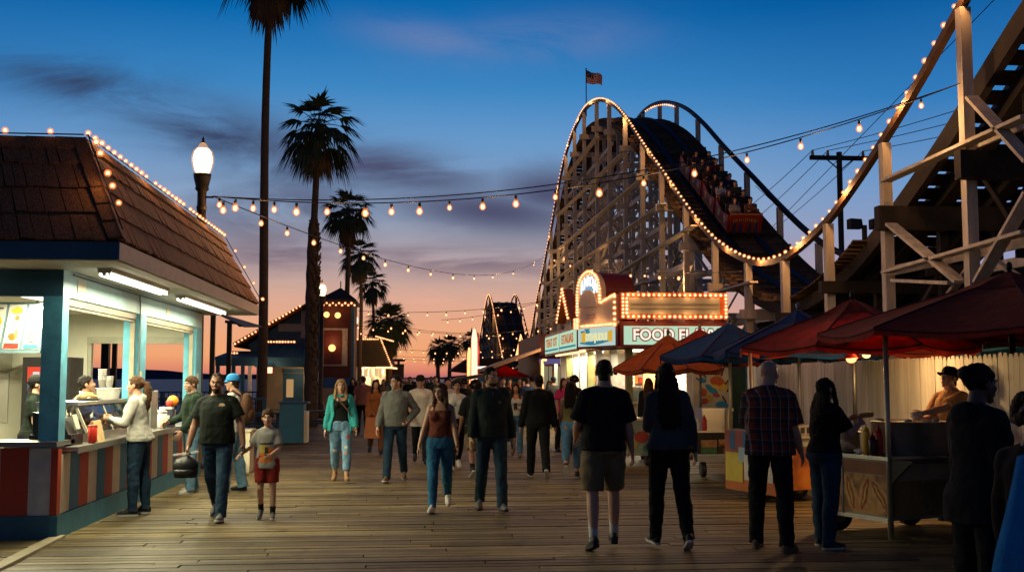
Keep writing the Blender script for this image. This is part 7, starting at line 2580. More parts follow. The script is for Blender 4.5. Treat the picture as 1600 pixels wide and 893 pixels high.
def hot_dog_print(p, q, z0, z1, u0, u1, parent, seed):
    rnd = random.Random(seed)
    p, q = V((*p, 0)), V((*q, 0)); d = (q - p).normalized(); n = V((d.y, -d.x, 0)); L = (q - p).length
    mb = MB()
    k = max(1, int((u1 - u0) * L / .2))
    for i in range(k):
        for j in range(1):
            c = p + d * (L * (u0 + (u1 - u0) * (i + .5) / k)) + V((0, 0, z0 + (z1 - z0) * .5)); t = rnd.uniform(.9, 1.3) * (1 if i % 2 else -1)
            for m_, ln, w, o in ((0, .165, .085, .0), (1, .178, .040, .002), (2, .13, .010, .004)):
                mb.cur = m_
                mb.slab([c + (d * math.cos(t) + V((0, 0, math.sin(t)))) * (ln * math.cos(a)) + (V((0, 0, math.cos(t))) - d * math.sin(t)) * (w * math.sin(a) + .008 * math.cos(a * 5)) + n * (.011 + o) for a in np.linspace(0, 2 * PI, 16, endpoint=False)], n * .001)
    mb.build('food_picture', [mat('print_bun', (.50, .27, .09), .4, .35, 18, 0), mat('print_sausage', (.30, .06, .02), .4, .35, 18, 0), mat('print_mustard', (.6, .42, .05), .4, .2, 18, 0)], parent)
def wheel(t, c, axis, r=.2, w=.07):
    c = V(c); ax = V(axis).normalized()
    m = MB(); m.tube([c - ax * w / 2, c + ax * w / 2], r, 18); o = m.build('wheel', M_BLACKP, t)
    m = MB(); m.tube([c - ax * (w / 2 + .006), c + ax * (w / 2 + .006)], r * .55, 14); m.build('hub', M_DSTEEL, o)
def bottle(loc, m_, label, h=.26, r=.036, grp='squeeze bottles on the hot dog cart', name='sauce_bottle'):
    t = thing(name, label, 'sauce bottle', loc, grp)
    b = MB(); b.lathe([(r * .9, 0), (r, .01), (r, h * .66), (r * .7, h * .74)], loc, 14); b.build('body', m_, t, smooth=True)
    b = MB(); b.lathe([(r * .75, h * .735), (r * .7, h * .82), (.009, h * .88), (.004, h)], loc, 10); b.build('nozzle', m_, t, smooth=True)
def carts():
    # ---- hot dog cart
    P0, P1, P2, P3 = (4.85, 10.92), (4.50, 11.85), (5.95, 12.35), (6.30, 11.42)
    t = thing('hot_dog_cart', 'steel hot dog cart with printed food panels under the red umbrellas', 'food cart', (*P0, 0))
    foot = [P0, P3, P2, P1]
    prism(foot, .20, .80).build('body', M_DSTEEL, t)
    prism(foot, .81, .85, -.04).build('worktop', M_STEEL, t)
    prism(foot, .80, .811, .02).build('edge', M_BLACKM, t)
    panel(P1, P0, .66, .79, .0, 1.0, .004).build('upper_panel', mat('worn_red_panel', (.22, .07, .03), .4, .3, 5, .03), t)
    panel(P1, P0, .24, .65, .02, .30, .004).build('food_panel', P_HOT, t)
    panel(P1, P0, .24, .65, .34, .98, .004).build('food_panel', P_HOT, t)
    hot_dog_print(P1, P0, .24, .65, .02, .30, t, 1); hot_dog_print(P1, P0, .24, .65, .34, .98, t, 2)
    mb = MB()
    for u in (.0, .32, .99):
        p = V((*P1, 0)).lerp(V((*P0, 0)), u); mb.bb(p.x - .015, p.x + .015, p.y - .02, p.y + .01, .2, .8)
    a, b = V((*P1, .2)), V((*P0, .2)); mb.bar(a, b, .04, .04)
    mb.build('trim', M_STEEL, t)
    panel(P0, P3, .24, .60, .03, .97, .004).build('side_panel', mat('bronze_steel_panel', (.18, .13, .07), .3, .35, 2.5, .02, metal=.85), t)
    # folding shelf on the near side with an oval dish
    a, b = V((*P0, .80)), V((*P3, .80)); n = V((.32, -.95, 0)).normalized() * .30
    mb = MB(); mb.slab([a + n * .1, b + n * .1, b + n * 1.1, a + n * 1.1], (0, 0, .025)); mb.slab([a + n * .1 - V((0, 0, .22)), a + n * .1, a + n * 1.0], (.02, 0, 0)); mb.slab([b + n * .1 - V((0, 0, .22)), b + n * .1, b + n * 1.0], (.02, 0, 0)); mb.build('side_shelf', M_BLACKM, t)
    # canopy pole at the corner
    mb = MB(); mb.tube([(P0[0], P0[1], 0.02), (P0[0], P0[1], 2.2)], .028, 12); mb.build('corner_pole', M_POLEL, t, smooth=True)
    mb = MB(); mb.tube([(4.46, 14.15, .02), (4.40, 14.1, 2.05)], .026, 10)
    solo(mb, 'canopy_pole', M_POLEL, 'slightly leaning pale pole between the bald man and the woman with long hair', 'pole', (4.46, 14.15, 0), smooth=True)
    for p in ((4.62, 11.75), (5.6, 12.1)): wheel(t, (p[0], p[1], .2), (.36, -.93, 0))
    for p in (P0, P3):
        mb = MB(); mb.tube([(p[0] + .05, p[1] + .1, 0), (p[0] + .05, p[1] + .1, .22)], .03, 8); mb.build('leg', M_DSTEEL, t)
    # big round steel pan
    pc = V((5.33, 11.42, .851))
    pn = thing('steamer_pan', 'wide round steel steamer pan on the hot dog cart in front of the vendor', 'pan', pc)
    b = MB(); b.lathe([(.40, 0), (.41, .01), (.415, .34), (.425, .345), (.40, .35), (.39, .30), (.0, .29)], pc, 36); b.build('body', mat('scuffed_aluminium', (.34, .31, .25), .42, .2, 4, .05, metal=.75), pn, smooth=True)
    rnd = random.Random(7)
    b = MB()
    for i in range(26):
        a, r_ = rnd.uniform(0, 6.28), rnd.uniform(0, .3)
        c = pc + V((r_ * math.cos(a), r_ * math.sin(a), .33)); dd = V((math.cos(a * 3), math.sin(a * 3), 0)) * .07
        b.capsule(c - dd, c + dd, .02, .02, 8)
    b.build('sausages', M_FOOD, pn, smooth=True)
    b = MB()
    for i, m_ in enumerate(range(7)):
        a = rnd.uniform(0, 6.28); c = pc + V((.33 * math.cos(a), .33 * math.sin(a), .35)); b.ell(c, (.05, .03, .03), 8, 6)
    b.build('buns', mat('pale_buns', (.6, .5, .3), .7), pn, smooth=True)
    # sauce bottles and the small pot
    z = .851
    bottle((4.77, 11.28, z), M_YELLOWPL, 'tall cream-capped mustard bottle on the hot dog cart', .33, .045)
    bottle((4.88, 11.22, z), M_REDPL, 'tall red ketchup bottle beside the mustard on the hot dog cart', .33, .042)
    bottle((4.79, 11.17, z), mat('brown_sauce', (.05, .02, .012), .35), 'short dark sauce bottle in front of the mustard', .24, .045)
    b = MB(); c = V((4.74, 11.75, z)); b.lathe([(.14, 0), (.15, .01), (.15, .20), (.165, .21), (.165, .22), (.02, .225)], c, 24)
    tp = thing('cook_pot', 'grey pot with tongs across it at the back corner of the hot dog cart', 'pot', c)
    b.build('body', mat('grey_enamel', (.36, .34, .27), .4), tp, smooth=True)
    b = MB(); b.bar(c + V((-.2, .0, .25)), c + V((.16, -.06, .25)), .03, .012); b.bar(c + V((-.2, .03, .27)), c + V((.16, .0, .25)), .03, .012); b.build('tongs', M_STEEL, tp)
    b = MB()
    for i in range(18):
        a = rnd.uniform(0, 6.28); r_ = rnd.uniform(0, .09); b.ell((4.62 + r_ * math.cos(a), 11.52 + r_ * math.sin(a), z + .05 + (.09 - r_) * .8), (.05, .035, .03), 8, 6)
    solo(b, 'bun_bag', mat('cloudy_bag', (.55, .48, .36), .4, .1, 20, .4, 40), 'clear bag of buns lying at the edge of the hot dog cart', 'bag', (4.62, 11.52, z), smooth=True)
    b = MB()
    for i in range(8): b.ell((4.70 + .015 * (i % 3), 11.30 + .02 * (i // 3), z + .012 + .012 * (i % 4)), (.05, .03, .012), 8, 5)
    solo(b, 'napkins', M_WHITEPL, 'crumpled white napkins in front of the bottles', 'napkins', (4.70, 11.32, z), smooth=True)
    b = MB(); c = V((5.62, 10.92, .83)); b.lathe([(.09, 0), (.13, .02), (.135, .03), (.06, .012)], c, 20)
    solo(b, 'dish', mat('violet_steel_dish', (.3, .26, .34), .25, .1, 3, 0, metal=.8), 'shiny round dish on the fold-down shelf of the hot dog cart', 'dish', c, smooth=True)
    # ---- orange cart
    Q0, Q1, Q2, Q3 = (4.78, 14.25), (4.43, 15.35), (5.5, 15.75), (5.62, 14.62)
    t = thing('pretzel_cart', 'orange snack cart with a pretzel picture behind the man in plaid', 'food cart', (*Q0, 0))
    foot = [Q0, Q3, Q2, Q1]
    prism(foot, .16, .84).build('body', M_DSTEEL, t)
    prism(foot, .845, .88, -.04).build('worktop', M_STEEL, t)
    panel(Q0, Q3, .16, .72, .0, 1.0, .004).build('picture_panel', P_ORANGE, t)
    mb = panel(Q0, Q3, .735, .80, .0, 1.0, .004); mb.build('rail_panel', M_STEEL, t)
    f = panel(Q1, Q0, .10, .93, .0, 1.0, .01, .02).build('sign_board', mat('sign_orange', (.45, .13, .03), .5, .1, 3, .02), t)
    panel(Q1, Q0, .60, .92, .0, 1.0, .032, .003).build('sign_top', mat('sign_dull_red', (.36, .10, .07), .5), f)
    for k in range(3): panel(Q1, Q0, .66, .92, .12 + .26 * k, .22 + .26 * k, .036, .003).build('sign_stripe', mat('sign_blue', (.06, .17, .32), .5), f)
    panel(Q1, Q0, .22, .62, .02, .38, .036, .003).build('sign_patch', mat('sign_yellow', (.55, .42, .06), .5), f)
    panel(Q1, Q0, .50, .70, .30, .55, .040, .003).build('sign_patch', mat('sign_pale_blue', (.35, .5, .55), .5), f)
    panel(Q1, Q0, .26, .60, .42, .98, .044, .003).build('sign_label', mat('sign_white', (.6, .57, .48), .5), f)
    dd = (V((*Q0, 0)) - V((*Q1, 0))).normalized(); nn = V((dd.y, -dd.x, 0))
    base = V((*Q1, 0)).lerp(V((*Q0, 0)), .72)
    put_text('DI', .17, M_BLACKP, base + nn * .048 + V((0, 0, .50)), dd, (0, 0, 1), f, 'lettering', bold=.006)
    put_text('fm', .24, M_LETR, base + nn * .048 + V((0, 0, .36)), dd, (0, 0, 1), f, 'lettering', bold=.008)
    wheel(t, (4.72, 14.6, .16), (.3, -.95, 0), .16); wheel(t, (5.3, 14.9, .16), (.3, -.95, 0), .16)
    wm = thing('warmer_box', 'dark ribbed warmer box standing on the orange pretzel cart', 'warmer', (5.3, 14.9, .88))
    b = MB(); b.bb(5.02, 5.55, 14.72, 15.15, .885, 1.0); b.build('body', M_STEEL, wm)
    b = MB()
    for i in range(6): b.bb(5.04 + .085 * i, 5.09 + .085 * i, 14.70, 14.719, .90, .98)
    b.build('vent', M_BLACKP, wm)
    b = MB(); b.bb(5.05, 5.35, 14.8, 15.1, 1.001, 1.16); b.build('tray', mat('brown_card', (.16, .09, .05), .7), wm)
    # ---- snack cart with shelves
    S0, S1 = (4.72, 18.1), (5.65, 18.1)
    t = thing('snack_cart', 'dark shelved snack cart with packets and a steel cooler by the mural board', 'food cart', (*S0, 0))
    foot = [S0, S1, (5.65, 18.9), (4.72, 18.9)]
    prism(foot, .26, .74).build('body', M_BLACKM, t)
    prism(foot, .745, .775, -.03).build('worktop', M_STEEL, t)
    for i, (x0, z0, w, h) in enumerate(((.06, .50, .27, .12), (.06, .40, .27, .09), (.36, .50, .50, .13), (.36, .39, .22, .10), (.60, .39, .26, .10))):
        mb = MB(); mb.bb(S0[0] + x0, S0[0] + x0 + w, 18.085, 18.1, z0, z0 + h); mb.build('packet_row', (P_MIX, mat('green_packets', (.06, .18, .08), .5, .4, 20, 0), P_HOT, P_HOT, P_HOT)[i], t)
    mb = MB(); mb.bb(S0[0], S1[0], 18.07, 18.1, .26, .36); mb.build('base_panel', mat('dusty_white_panel', (.42, .40, .34), .5), t)
    mb = MB(); mb.bb(S0[0], S1[0], 18.08, 18.1, .365, .385); mb.build('shelf_edge', M_WHITEP, t)
    for x in (4.85, 5.45): wheel(t, (x, 18.25, .13), (1, 0, 0), .13)
    c = thing('cooler_box', 'boxy stainless steel cooler on top of the dark shelved snack cart', 'cooler', (5.1, 18.45, .776))
    b = MB(); b.bb(4.84, 5.36, 18.2, 18.7, .776, 1.10); b.build('body', M_STEEL, c)
    b = MB(); b.bb(4.83, 5.37, 18.19, 18.71, 1.101, 1.15); b.build('lid', M_STEEL, c)
    bottle((4.76, 18.2, .776), M_WHITEPL, 'white squeeze bottle in front of the steel cooler', .22, .045, None)
    bottle((4.86, 18.15, .776), M_REDPL, 'red-capped squeeze bottle in front of the steel cooler', .27, .04, None)
    # ---- cart behind the couple
    C0, C1 = (3.75, 20.4), (4.55, 20.4)
    t = thing('ice_cream_cart', 'pale cart with colourful painted side glimpsed between the dark couple', 'food cart', (*C0, 0))
    foot = [C0, C1, (4.55, 21.2), (3.75, 21.2)]
    prism(foot, .2, .86).build('body', mat('pale_green_cart', (.36, .42, .30), .5), t)
    prism(foot, .865, .90, -.03).build('worktop', M_STEEL, t)
    for i, (x, z, r, m_) in enumerate(((.25, .62, .12, mat('cart_green', (.05, .25, .12), .5)), (.5, .55, .14, mat('cart_red', (.45, .06, .04), .5)), (.32, .42, .1, mat('cart_yellow', (.55, .40, .06), .5)), (.62, .35, .1, mat('cart_green', (.05, .25, .12), .5)))):
        mb = MB(); mb.slab([V((C0[0] + x + r * math.cos(a), 20.395 - .002 * i, z + r * .8 * math.sin(a))) for a in np.linspace(0, 2 * PI, 16, endpoint=False)], (0, .003, 0)); mb.build('painted_dot', m_, t)
    for x in (3.9, 4.4): wheel(t, (x, 20.6, .15), (1, 0, 0), .15)
    # ---- clamp lamps on the dark umbrella pole
    L0 = V((5.56, 13.55, 1.93))
    t = thing('clamp_lamp', 'pair of lit clamp lamps hung under the middle red umbrella', 'lamp', L0)
    mb = MB(); mb.bar((5.78, 13.97, 2.06), L0 + V((-.02, 0, .12)), .03, .03); mb.bar((5.78, 13.97, 2.06), (5.90, 13.5, 2.12), .03, .03); mb.build('arm', M_BLACKM, t)
    for i, p in enumerate((L0, V((5.74, 13.5, 1.98)), V((5.90, 13.5, 2.06)), V((5.84, 13.5, 2.04)))):
        s = (1, .8, .75, .6)[i]
        mb = MB(); mb.lathe([(.03 * s, .12 * s), (.05 * s, .05 * s), (.085 * s, -.02), (.08 * s, -.022)], p, 14); sh = mb.build('lamp_shade', M_BLACKM if i else M_REDPL, t, smooth=True)
        mb = MB(); mb.ell(p - V((0, 0, .03)), (.066 * s, .066 * s, .05 * s), 12, 8); mb.build('bulb', emit('hot_red_bulb', (1, .28, .10), 4.0) if i == 0 else emit('warm_spot_bulb', (1, .62, .25), 2.2), sh, smooth=True)
    l = point_light(L0 + V((0.05, -.05, -.14)), PW['cart'], (1, .60, .24), .06, t)
    l = point_light((5.95, 13.1, 2.0), PW['cart'] * .2, (1, .62, .26), .06, t)
carts()

def utility():
    y = 40
    x = atY(1320, 590, y).x
    zt = atY(1320, 238, y).z
    t = thing('utility_pole', 'dark utility pole with a crossarm behind the coaster dip', 'utility pole', (x, y, 0))
    mb = MB(); mb.tube([(x, y, 0), (x, y, zt)], .11, 10); mb.build('pole', M_BLACKM, t)
    zc = atY(1320, 247, y).z
    mb = MB(); mb.bb(x - 1.15, x + 1.1, y - .08, y + .08, zc - .08, zc + .08); mb.bar((x - .6, y - .06, zc), (x, y - .06, zc - .5), .04, .04); mb.bar((x + .6, y - .06, zc), (x, y - .06, zc - .5), .04, .04); mb.build('crossarm', M_BLACKM, t)
    ins = [(x - 1.05), (x - .45), (x + .95)]
    for q in ins:
        mb = MB(); mb.lathe([(.05, 0), (.07, .06), (.05, .1), (.06, .16), (.02, .22)], (q, y, zc + .08), 8); mb.build('insulator', M_DSTEEL, t)
    def cat(a, b, s, r=.014):
        a, b = V(a), V(b); m = MB(); m.tube([a.lerp(b, u) - V((0, 0, s * 4 * u * (1 - u))) for u in np.linspace(0, 1, 16)], r, 5, caps=False); return m
    for i, (q, e) in enumerate(zip(ins, ((1500, 190), (1520, 215), (1540, 235)))):
        b = atY(*e, 30)
        g = cat((q, y, zc + .28), (b.x + 4, 26, b.z + 1.5), .2)
        a2 = atY((1040, 1060, 1100)[i], (400, 420, 420)[i], 70)
        solo(g, 'power_line', M_BLACKM, ('topmost power line running right from the utility pole', 'middle power line running right from the utility pole', 'lowest power line running right from the utility pole')[i], 'power line', (q, y, zc), 'power lines')
        g = cat((q, y, zc + .28), a2, .6)
        solo(g, 'power_line', M_BLACKM, ('first power line running left behind the coaster train', 'second power line running left behind the coaster train', 'third power line running left behind the coaster train')[i], 'power line', (q, y, zc), 'power lines')
    y = 34
    x = atY(1357, 590, y).x
    z = atY(1357, 352, y).z
    t = thing('floodlight_pole', 'dark pole with two blocky floodlights behind the coaster dip', 'floodlight pole', (x, y, 0), 'dark floodlight poles')
    mb = MB(); mb.tube([(x, y, 0), (x, y, z)], .09, 8); mb.build('pole', M_BLACKM, t)
    for s, w in ((-.32, .42), (.36, .3)):
        mb = MB(); mb.slab([(x + s - w / 2, y - .2, z - .12), (x + s + w / 2, y - .2, z - .12), (x + s + w / 2 - .05, y - .2, z + .18), (x + s - w / 2, y - .2, z + .2)], (0, .35, 0)); mb.build('floodlight', M_BLACKM, t)
utility()
# ================================================================== hanging bulb strings
def light_string(label, P0, P1, sag, n=None, us=None, mesh=None, wires=1, lights=0, power=6, r=.011, group='bulb strings over the pier', stuff=False):
    P0, P1 = V(P0), V(P1)
    def at(u): return P0.lerp(P1, u) - V((0, 0, 4 * sag * u * (1 - u)))
    t = thing('light_string', label, 'string lights', P0, group)
    for k in range(wires):
        mb = MB(); mb.tube([at(u) + V((0, 0, .10 * k * (1 - (2 * u - 1) ** 2) + .02)) for u in np.linspace(0, 1, 40)], r, 5, caps=False)
        mb.build('cable', M_BLACKP, t)
    us = us if us is not None else [(i + .5) / n for i in range(n)]
    for u in us: place('bulb', mesh or BULB_HANG, at(u), t)
    for i in range(lights):
        u = (i + .5) / lights
        point_light(at(u) - V((0, 0, .35)), power, (1, .52, .22), .06, t)
    return t
def solve_us(P0, P1, pxs):
    """parameters at which the chord passes the given picture columns"""
    P0, P1 = V(P0), V(P1)
    out = []
    for px in pxs:
        d = ray(px, 400); m = d.y * P0.x - d.x * P0.y; k = d.y * (P1.x - P0.x) - d.x * (P1.y - P0.y)
        out.append(-m / k)
    return out
def strings():
    L1 = V((-3.98, 20.9, 5.02))
    mb = MB()
    mb.tube([L1 + V((-.1, 0, .06)), L1 + V((.12, 0, .06))], .02, 6)
    solo(mb, 'string_bracket', M_LAMPPOST, 'small bracket on the nearest lamp post holding the bulb strings', 'bracket', L1)
    a = L1 + V((.1, 0, .06))
    b = atX(1500, 132, CX0 - .1)
    us = solve_us(a, b, [341, 366, 394, 427, 462, 510, 570, 611, 655, 702, 754, 806, 868, 937, 1007, 1087, 1170, 1255, 1348, 1447])
    light_string('upper bulb string from nearest lamp post across the coaster to the tall right post', a, b, .85, us=us, wires=2, lights=9, power=PW['string'])
    b = atX(851, 400, CX0 - .1)
    us = solve_us(a, b, [347, 407, 448, 490, 532, 568, 602, 638, 673, 708, 741, 770, 802, 834])
    light_string('lower bulb string from the nearest lamp post to the far flank of the big hill', a, b, 1.5, us=us, wires=1, lights=7, power=PW['string'])
    # row of bulbs in front of the big hill at the height of the arch sign
    a2, b2 = atX(851, 398, CX0 - .2), atX(1160, 425, CX0 - .4)
    us = solve_us(a2, b2, [866, 891, 925, 955, 985, 1007, 1030, 1060])
    light_string('short bulb string hung low across the face of the big coaster hill', a2, b2, .5, us=us, lights=3, power=PW['string'])
    # strings that cross the pier farther down
    rows = [(58, 560, 486, 852, 470, 10, .3, 'bulb string crossing high in front of the far hump'), (64, 600, 506, 870, 508, 13, .55, 'second bulb string crossing below the highest far one'), (72, 500, 500, 860, 525, 16, .35, 'bulb string passing over the snack hut roof'),
            (80, 560, 540, 862, 536, 17, .5, 'bulb string level with the crowns of the distant palm pair'), (92, 575, 553, 850, 545, 18, .5, 'bulb string just below the crowns of the far palm pair'), (104, 580, 556, 842, 556, 18, .5, 'lowest and farthest bulb string above the crowd'), (66, 850, 470, 690, 500, 8, .2, 'slanting bulb string from the coaster flank toward the palms')]
    for i, (y, p0, q0, p1, q1, n, sag, lab) in enumerate(rows):
        A, B = atY(p0, q0, y), atY(p1, q1, y + 4)
        light_string(lab, A, B, sag, n=n, lights=2, power=PW['string'] * 1.5, mesh=BULB_HANG, r=.014)
    pA, pB = atY(560, 515, 73), atY(612, 520, 90)
    light_string('short drooping bulb string between the globe lamp and the bushy palm', pA, pB, .5, n=8)
strings()
# ================================================================== the people
def feet(px, py, dx=0): return gp(px, py)
WHT = mat('white_rubber', (.55, .53, .48), .5, .1, 6, .05)
BLKR = mat('black_rubber', (.015, .015, .016), .6, .1, 6, .05)
SH_BLK = mat('black_shoe', (.016, .016, .018), .55, .2, 8, .1)
SH_WHT = mat('white_shoe', (.52, .49, .43), .6, .1, 8, .1)
SH_TAN = mat('tan_shoe', (.16, .10, .055), .6, .15, 8, .1)
SH_GRY = mat('grey_shoe', (.10, .10, .10), .6, .15, 8, .1)
WALK_A = dict(legL=(24, 8, 8, 2), legR=(-18, 28, -38, 2), twist=5, roll=1.5)
WALK_B = dict(legL=(-18, 28, -38, 2), legR=(24, 8, 8, 2), twist=-5, roll=-1.5)
STAND = dict(legL=(2, 4, 0, 5), legR=(-2, 2, 0, 5))
SW_A = dict(armL=dict(f=-14, ab=10, e=14), armR=dict(f=16, ab=10, e=22))
SW_B = dict(armL=dict(f=16, ab=10, e=22), armR=dict(f=-14, ab=10, e=14))
def P(*ds, **k):
    s = {}
    for d in ds: s.update(d)
    s.update(k)
    return person(s)
T_JEANS = dict(fit=.012, knee=.074, ankle=.064)
T_SLIM = dict(fit=.006, knee=.058, ankle=.046)
T_LOOSE = dict(fit=.02, knee=.088, ankle=.078)
T_SHORT = dict(fit=.02, len=.47, knee=.092, name='shorts')
# ---- at the striped stand
c1 = P(STAND, loc=gp(214, 803), face=84, h=1.68, sex='f', w=1.22, skin='light', label='woman in a grey hoodie with a long ponytail ordering at the striped counter', lean=5, legL=(3, 4, 0, 3), legR=(-3, 3, 0, 3),
       armL=dict(t=(-.17, .33, 1.20), curl=.7, hd=(.3, .9, .2)), armR=dict(t=(.15, .30, 1.16), curl=.7, hd=(-.3, .9, .2)), head=(0, -6, 0), hair=('pony', 'brown'),
       shirt=(dict(sleeve='long', hood=True, hem=.91, fit=.024, band=True, name='hoodie', disp=.022), cloth('heather_grey', (.36, .35, .31))), trousers=(T_SLIM, DENIM_D), shoes=(SH_BLK, WHT))
b = MB(); q = (c1.hands[0] + c1.hands[1]) / 2 + V((-.05, 0, .03)); b.bb(q.x - .09, q.x + .07, q.y - .07, q.y + .07, q.z - .01, q.z + .035); b.slab([(q.x - .09, q.y - .07, q.z + .03), (q.x - .09, q.y + .07, q.z + .03), (q.x - .13, q.y + .07, q.z + .12), (q.x - .13, q.y - .07, q.z + .12)], (.006, 0, .003))
solo(b, 'food_box', mat('kraft_paper', (.5, .36, .2)), 'open brown food box held by the woman in the grey hoodie', 'food box', q)
c2 = P(WALK_A, loc=gp(337, 811), face=172, h=1.72, w=1.16, belly=.03, skin='brown', label='man in a black printed t-shirt and jeans holding a boy by the hand', legL=(14, 4, 6, 2), legR=(-15, 24, -34, 2),
       armL=dict(t=(-.345, .05, .84), curl=.9, pole=(-.7, -.6, 0)), armR=dict(t=(.33, .06, .86), curl=1.2, pole=(.6, -.7, 0)), head=(0, 0, 0), hair=('crew', 'black'), beard='black',
       shirt=(dict(sleeve='short', hem=.90, fit=.024, sl=.72, flare=.014), print_cloth('black_tee', (.010, .014, .011), [(-.085, 1.345, .035, .018, (.35, .30, .2)), (-.065, 1.335, .02, .010, (.3, .12, .05))])), trousers=(T_JEANS, DENIM_D), shoes=(SH_GRY, WHT))
boyl = gp(416, 811)
c3 = P(loc=boyl, face=180, h=1.24, sex='c', w=1.0, skin='light', label='small boy in a grey printed t-shirt and red shorts holding the man\'s hand', legL=(4, 2, 2, 2), legR=(6, 34, -30, 2), legLx=0,
       armR=dict(t=(.42, .10, 1.07), curl=.8, pole=(.4, -.4, -.8)), armL=dict(f=16, ab=12, e=62, inw=35, curl=.7), hair=('boy', 'brown'),
       shirt=(dict(sleeve='short', hem=.80, fit=.03, sl=.8, flare=.02), print_cloth('boy_grey', (.30, .29, .26), [(.0, .76, .085, .10, (.55, .17, .03)), (.03, .83, .05, .05, (.5, .36, .06)), (.0, .80, .026, .06, (.03, .03, .03)), (0.0, .89, .09, .014, (.05, .05, .05))])),
       trousers=(dict(fit=.022, len=.40, knee=.10, name='shorts'), cloth('red_shorts', (.22, .022, .016))), shoes=(SH_GRY, WHT), socks=cloth('black', (.010, .011, .011)))
# what the man carries: a black helmet-like bag with a white handle
q = c2.hands[1]
hb = thing('bag', 'round black bag with a white handle carried by the man in black', 'bag', q)
b = MB(); b.ell(q + V((-.03, .02, -.15)), (.15, .13, .125), 16, 10); b.lathe([(.13, -.28), (.15, -.2), (.13, -.18)], q + V((-.03, .02, 0)), 14); b.build('body', mat('black_leather', (.014, .014, .015), .45, .2, 8, .2, 30), hb, smooth=True)
b = MB(); b.bar(q + V((-.17, .0, -.02)), q + V((.12, .0, .02)), .03, .022); b.build('handle', M_WHITEPL, hb)
c4 = P(STAND, loc=gp(296, 769), face=120, h=1.68, sex='m', w=.92, skin='light', label='boy with brown hair in a dark green hoodie and light jeans facing the counter', hair=('boy', 'brown'), head=(15, 0, 0), armL=dict(f=10, ab=8, e=30), armR=dict(f=16, ab=8, e=60, inw=25),
       legL=(5, 4, 0, 6), legR=(-6, 4, 0, 6), shirt=(dict(sleeve='long', hood=True, hem=.88, fit=.028, band=True, name='hoodie', disp=.02), cloth('bottle_green', (.018, .034, .022))), trousers=(T_LOOSE, DENIM_L), shoes=(SH_WHT, WHT))
c5 = P(STAND, loc=gp(362, 767), face=80, h=1.70, w=1.0, skin='light', label='man in a bright blue cap and white t-shirt wearing a backpack', hair=('short', 'dark'), cap=(cloth('cap_blue', (.03, .22, .50)), cloth('cap_blue', (.03, .22, .50))), armR=dict(f=12, ab=8, e=40), armL=dict(f=12, ab=8, e=40),
       legL=(6, 4, 0, 5), legR=(-6, 4, 0, 5), shirt=(dict(sleeve='short', hem=.88, fit=.03, sl=.8, flare=.01), cloth('white_tee', (.50, .48, .43))), trousers=(T_LOOSE, DENIM_L), shoes=(SH_BLK, BLKR))
bk = thing('backpack', 'dark brown backpack on the back of the man in the blue cap', 'backpack', c5.world((0, -.2, 1.2)))
cc = c5.world((0, -.20, 1.235)); b = MB(); b.ell(cc, (.10, .16, .23), 14, 10); b.ell(cc + V((.06, 0, -.08)), (.07, .13, .11), 12, 8); b.build('body', cloth('backpack_brown', (.10, .05, .03)), bk, smooth=True)
b = MB()
for s in (-1, 1): b.tube([c5.world((s * .09, -.14, 1.42)), c5.world((s * .10, -.02, 1.50)), c5.world((s * .10, .12, 1.40)), c5.world((s * .12, .12, 1.22)), c5.world((s * .13, -.08, 1.08))], .018, 6)
b.build('strap', cloth('backpack_brown', (.10, .05, .03)), bk, smooth=True)
# workers inside the stand
k1 = P(STAND, loc=V((atY(50, 590, 14.0).x, 14.0, .05)), face=-78, h=1.64, sex='f', w=1.0, skin='light', label='worker in a black cap and dark shirt in profile behind the front counter', hair=('longtie', 'dark'), cap=(BLACKC, BLACKC), head=(0, -8, 0), armR=dict(f=14, ab=8, e=60), armL=dict(f=14, ab=8, e=60), lean=6,
       shirt=(dict(sleeve='short', collar=True), cloth('worker_green', (.006, .012, .008))), trousers=(T_JEANS, BLACKC))
k2 = P(STAND, loc=V((atY(116, 590, 14.1).x, 14.1, .05)), face=-72, h=1.66, sex='f', w=.98, skin='tan', label='worker with dark tied hair leaning over the glass case in a white top', hair=('longtie', 'black'), head=(0, -22, 0), lean=16, armR=dict(t=(.16, .42, 1.05)), armL=dict(t=(-.14, .40, 1.03)),
       shirt=(dict(sleeve='short', collar=True), cloth('worker_white', (.5, .48, .42))), trousers=(T_JEANS, BLACKC))
b = MB(); b.slab([k2.world((s * .14, .14 + .05 * (z > 1), z)) for s, z in ((-1, .7), (1, .7), (1, 1.2), (-1, 1.2))], V((.015, 0, 0)))
ap = b.build('apron', cloth('apron_red', (.45, .07, .03)), k2.root)
# ---- walking toward the camera
c6 = P(WALK_A, loc=gp(532, 752), face=180, h=1.63, sex='f', w=1.16, skin='light', label='blonde woman in an open teal jacket, black top and ripped jeans', hair=('long', 'blond'), legL=(16, 6, 6, 2), legR=(-10, 18, -24, 2), armL=dict(f=12, ab=14, e=16), armR=dict(f=0, ab=14, e=14),
       shirt=(dict(sleeve='long', open=True, gap=30, hem=.84, fit=.034, flare=.03, hood=True, name='jacket', top=1.46), cloth('teal', (.03, .26, .26))), under=(dict(sleeve='none', hem=.98, top=1.36, fit=.010, name='top'), BLACKC),
       trousers=(dict(fit=.014, knee=.074, ankle=.062, len=.90, **{'break': False}), print_cloth('ripped_denim', (.15, .28, .40), [(-.09, .47, .035, .028, (.42, .24, .16)), (.09, .50, .04, .02, (.5, .42, .34)), (-.09, .56, .03, .02, (.55, .5, .45)), (.1, .40, .03, .018, (.45, .30, .22)), (-.12, .72, .03, .04, (.4, .12, .1))])), shoes=(mat('gold_flat', (.30, .16, .07), .5), SH_TAN))
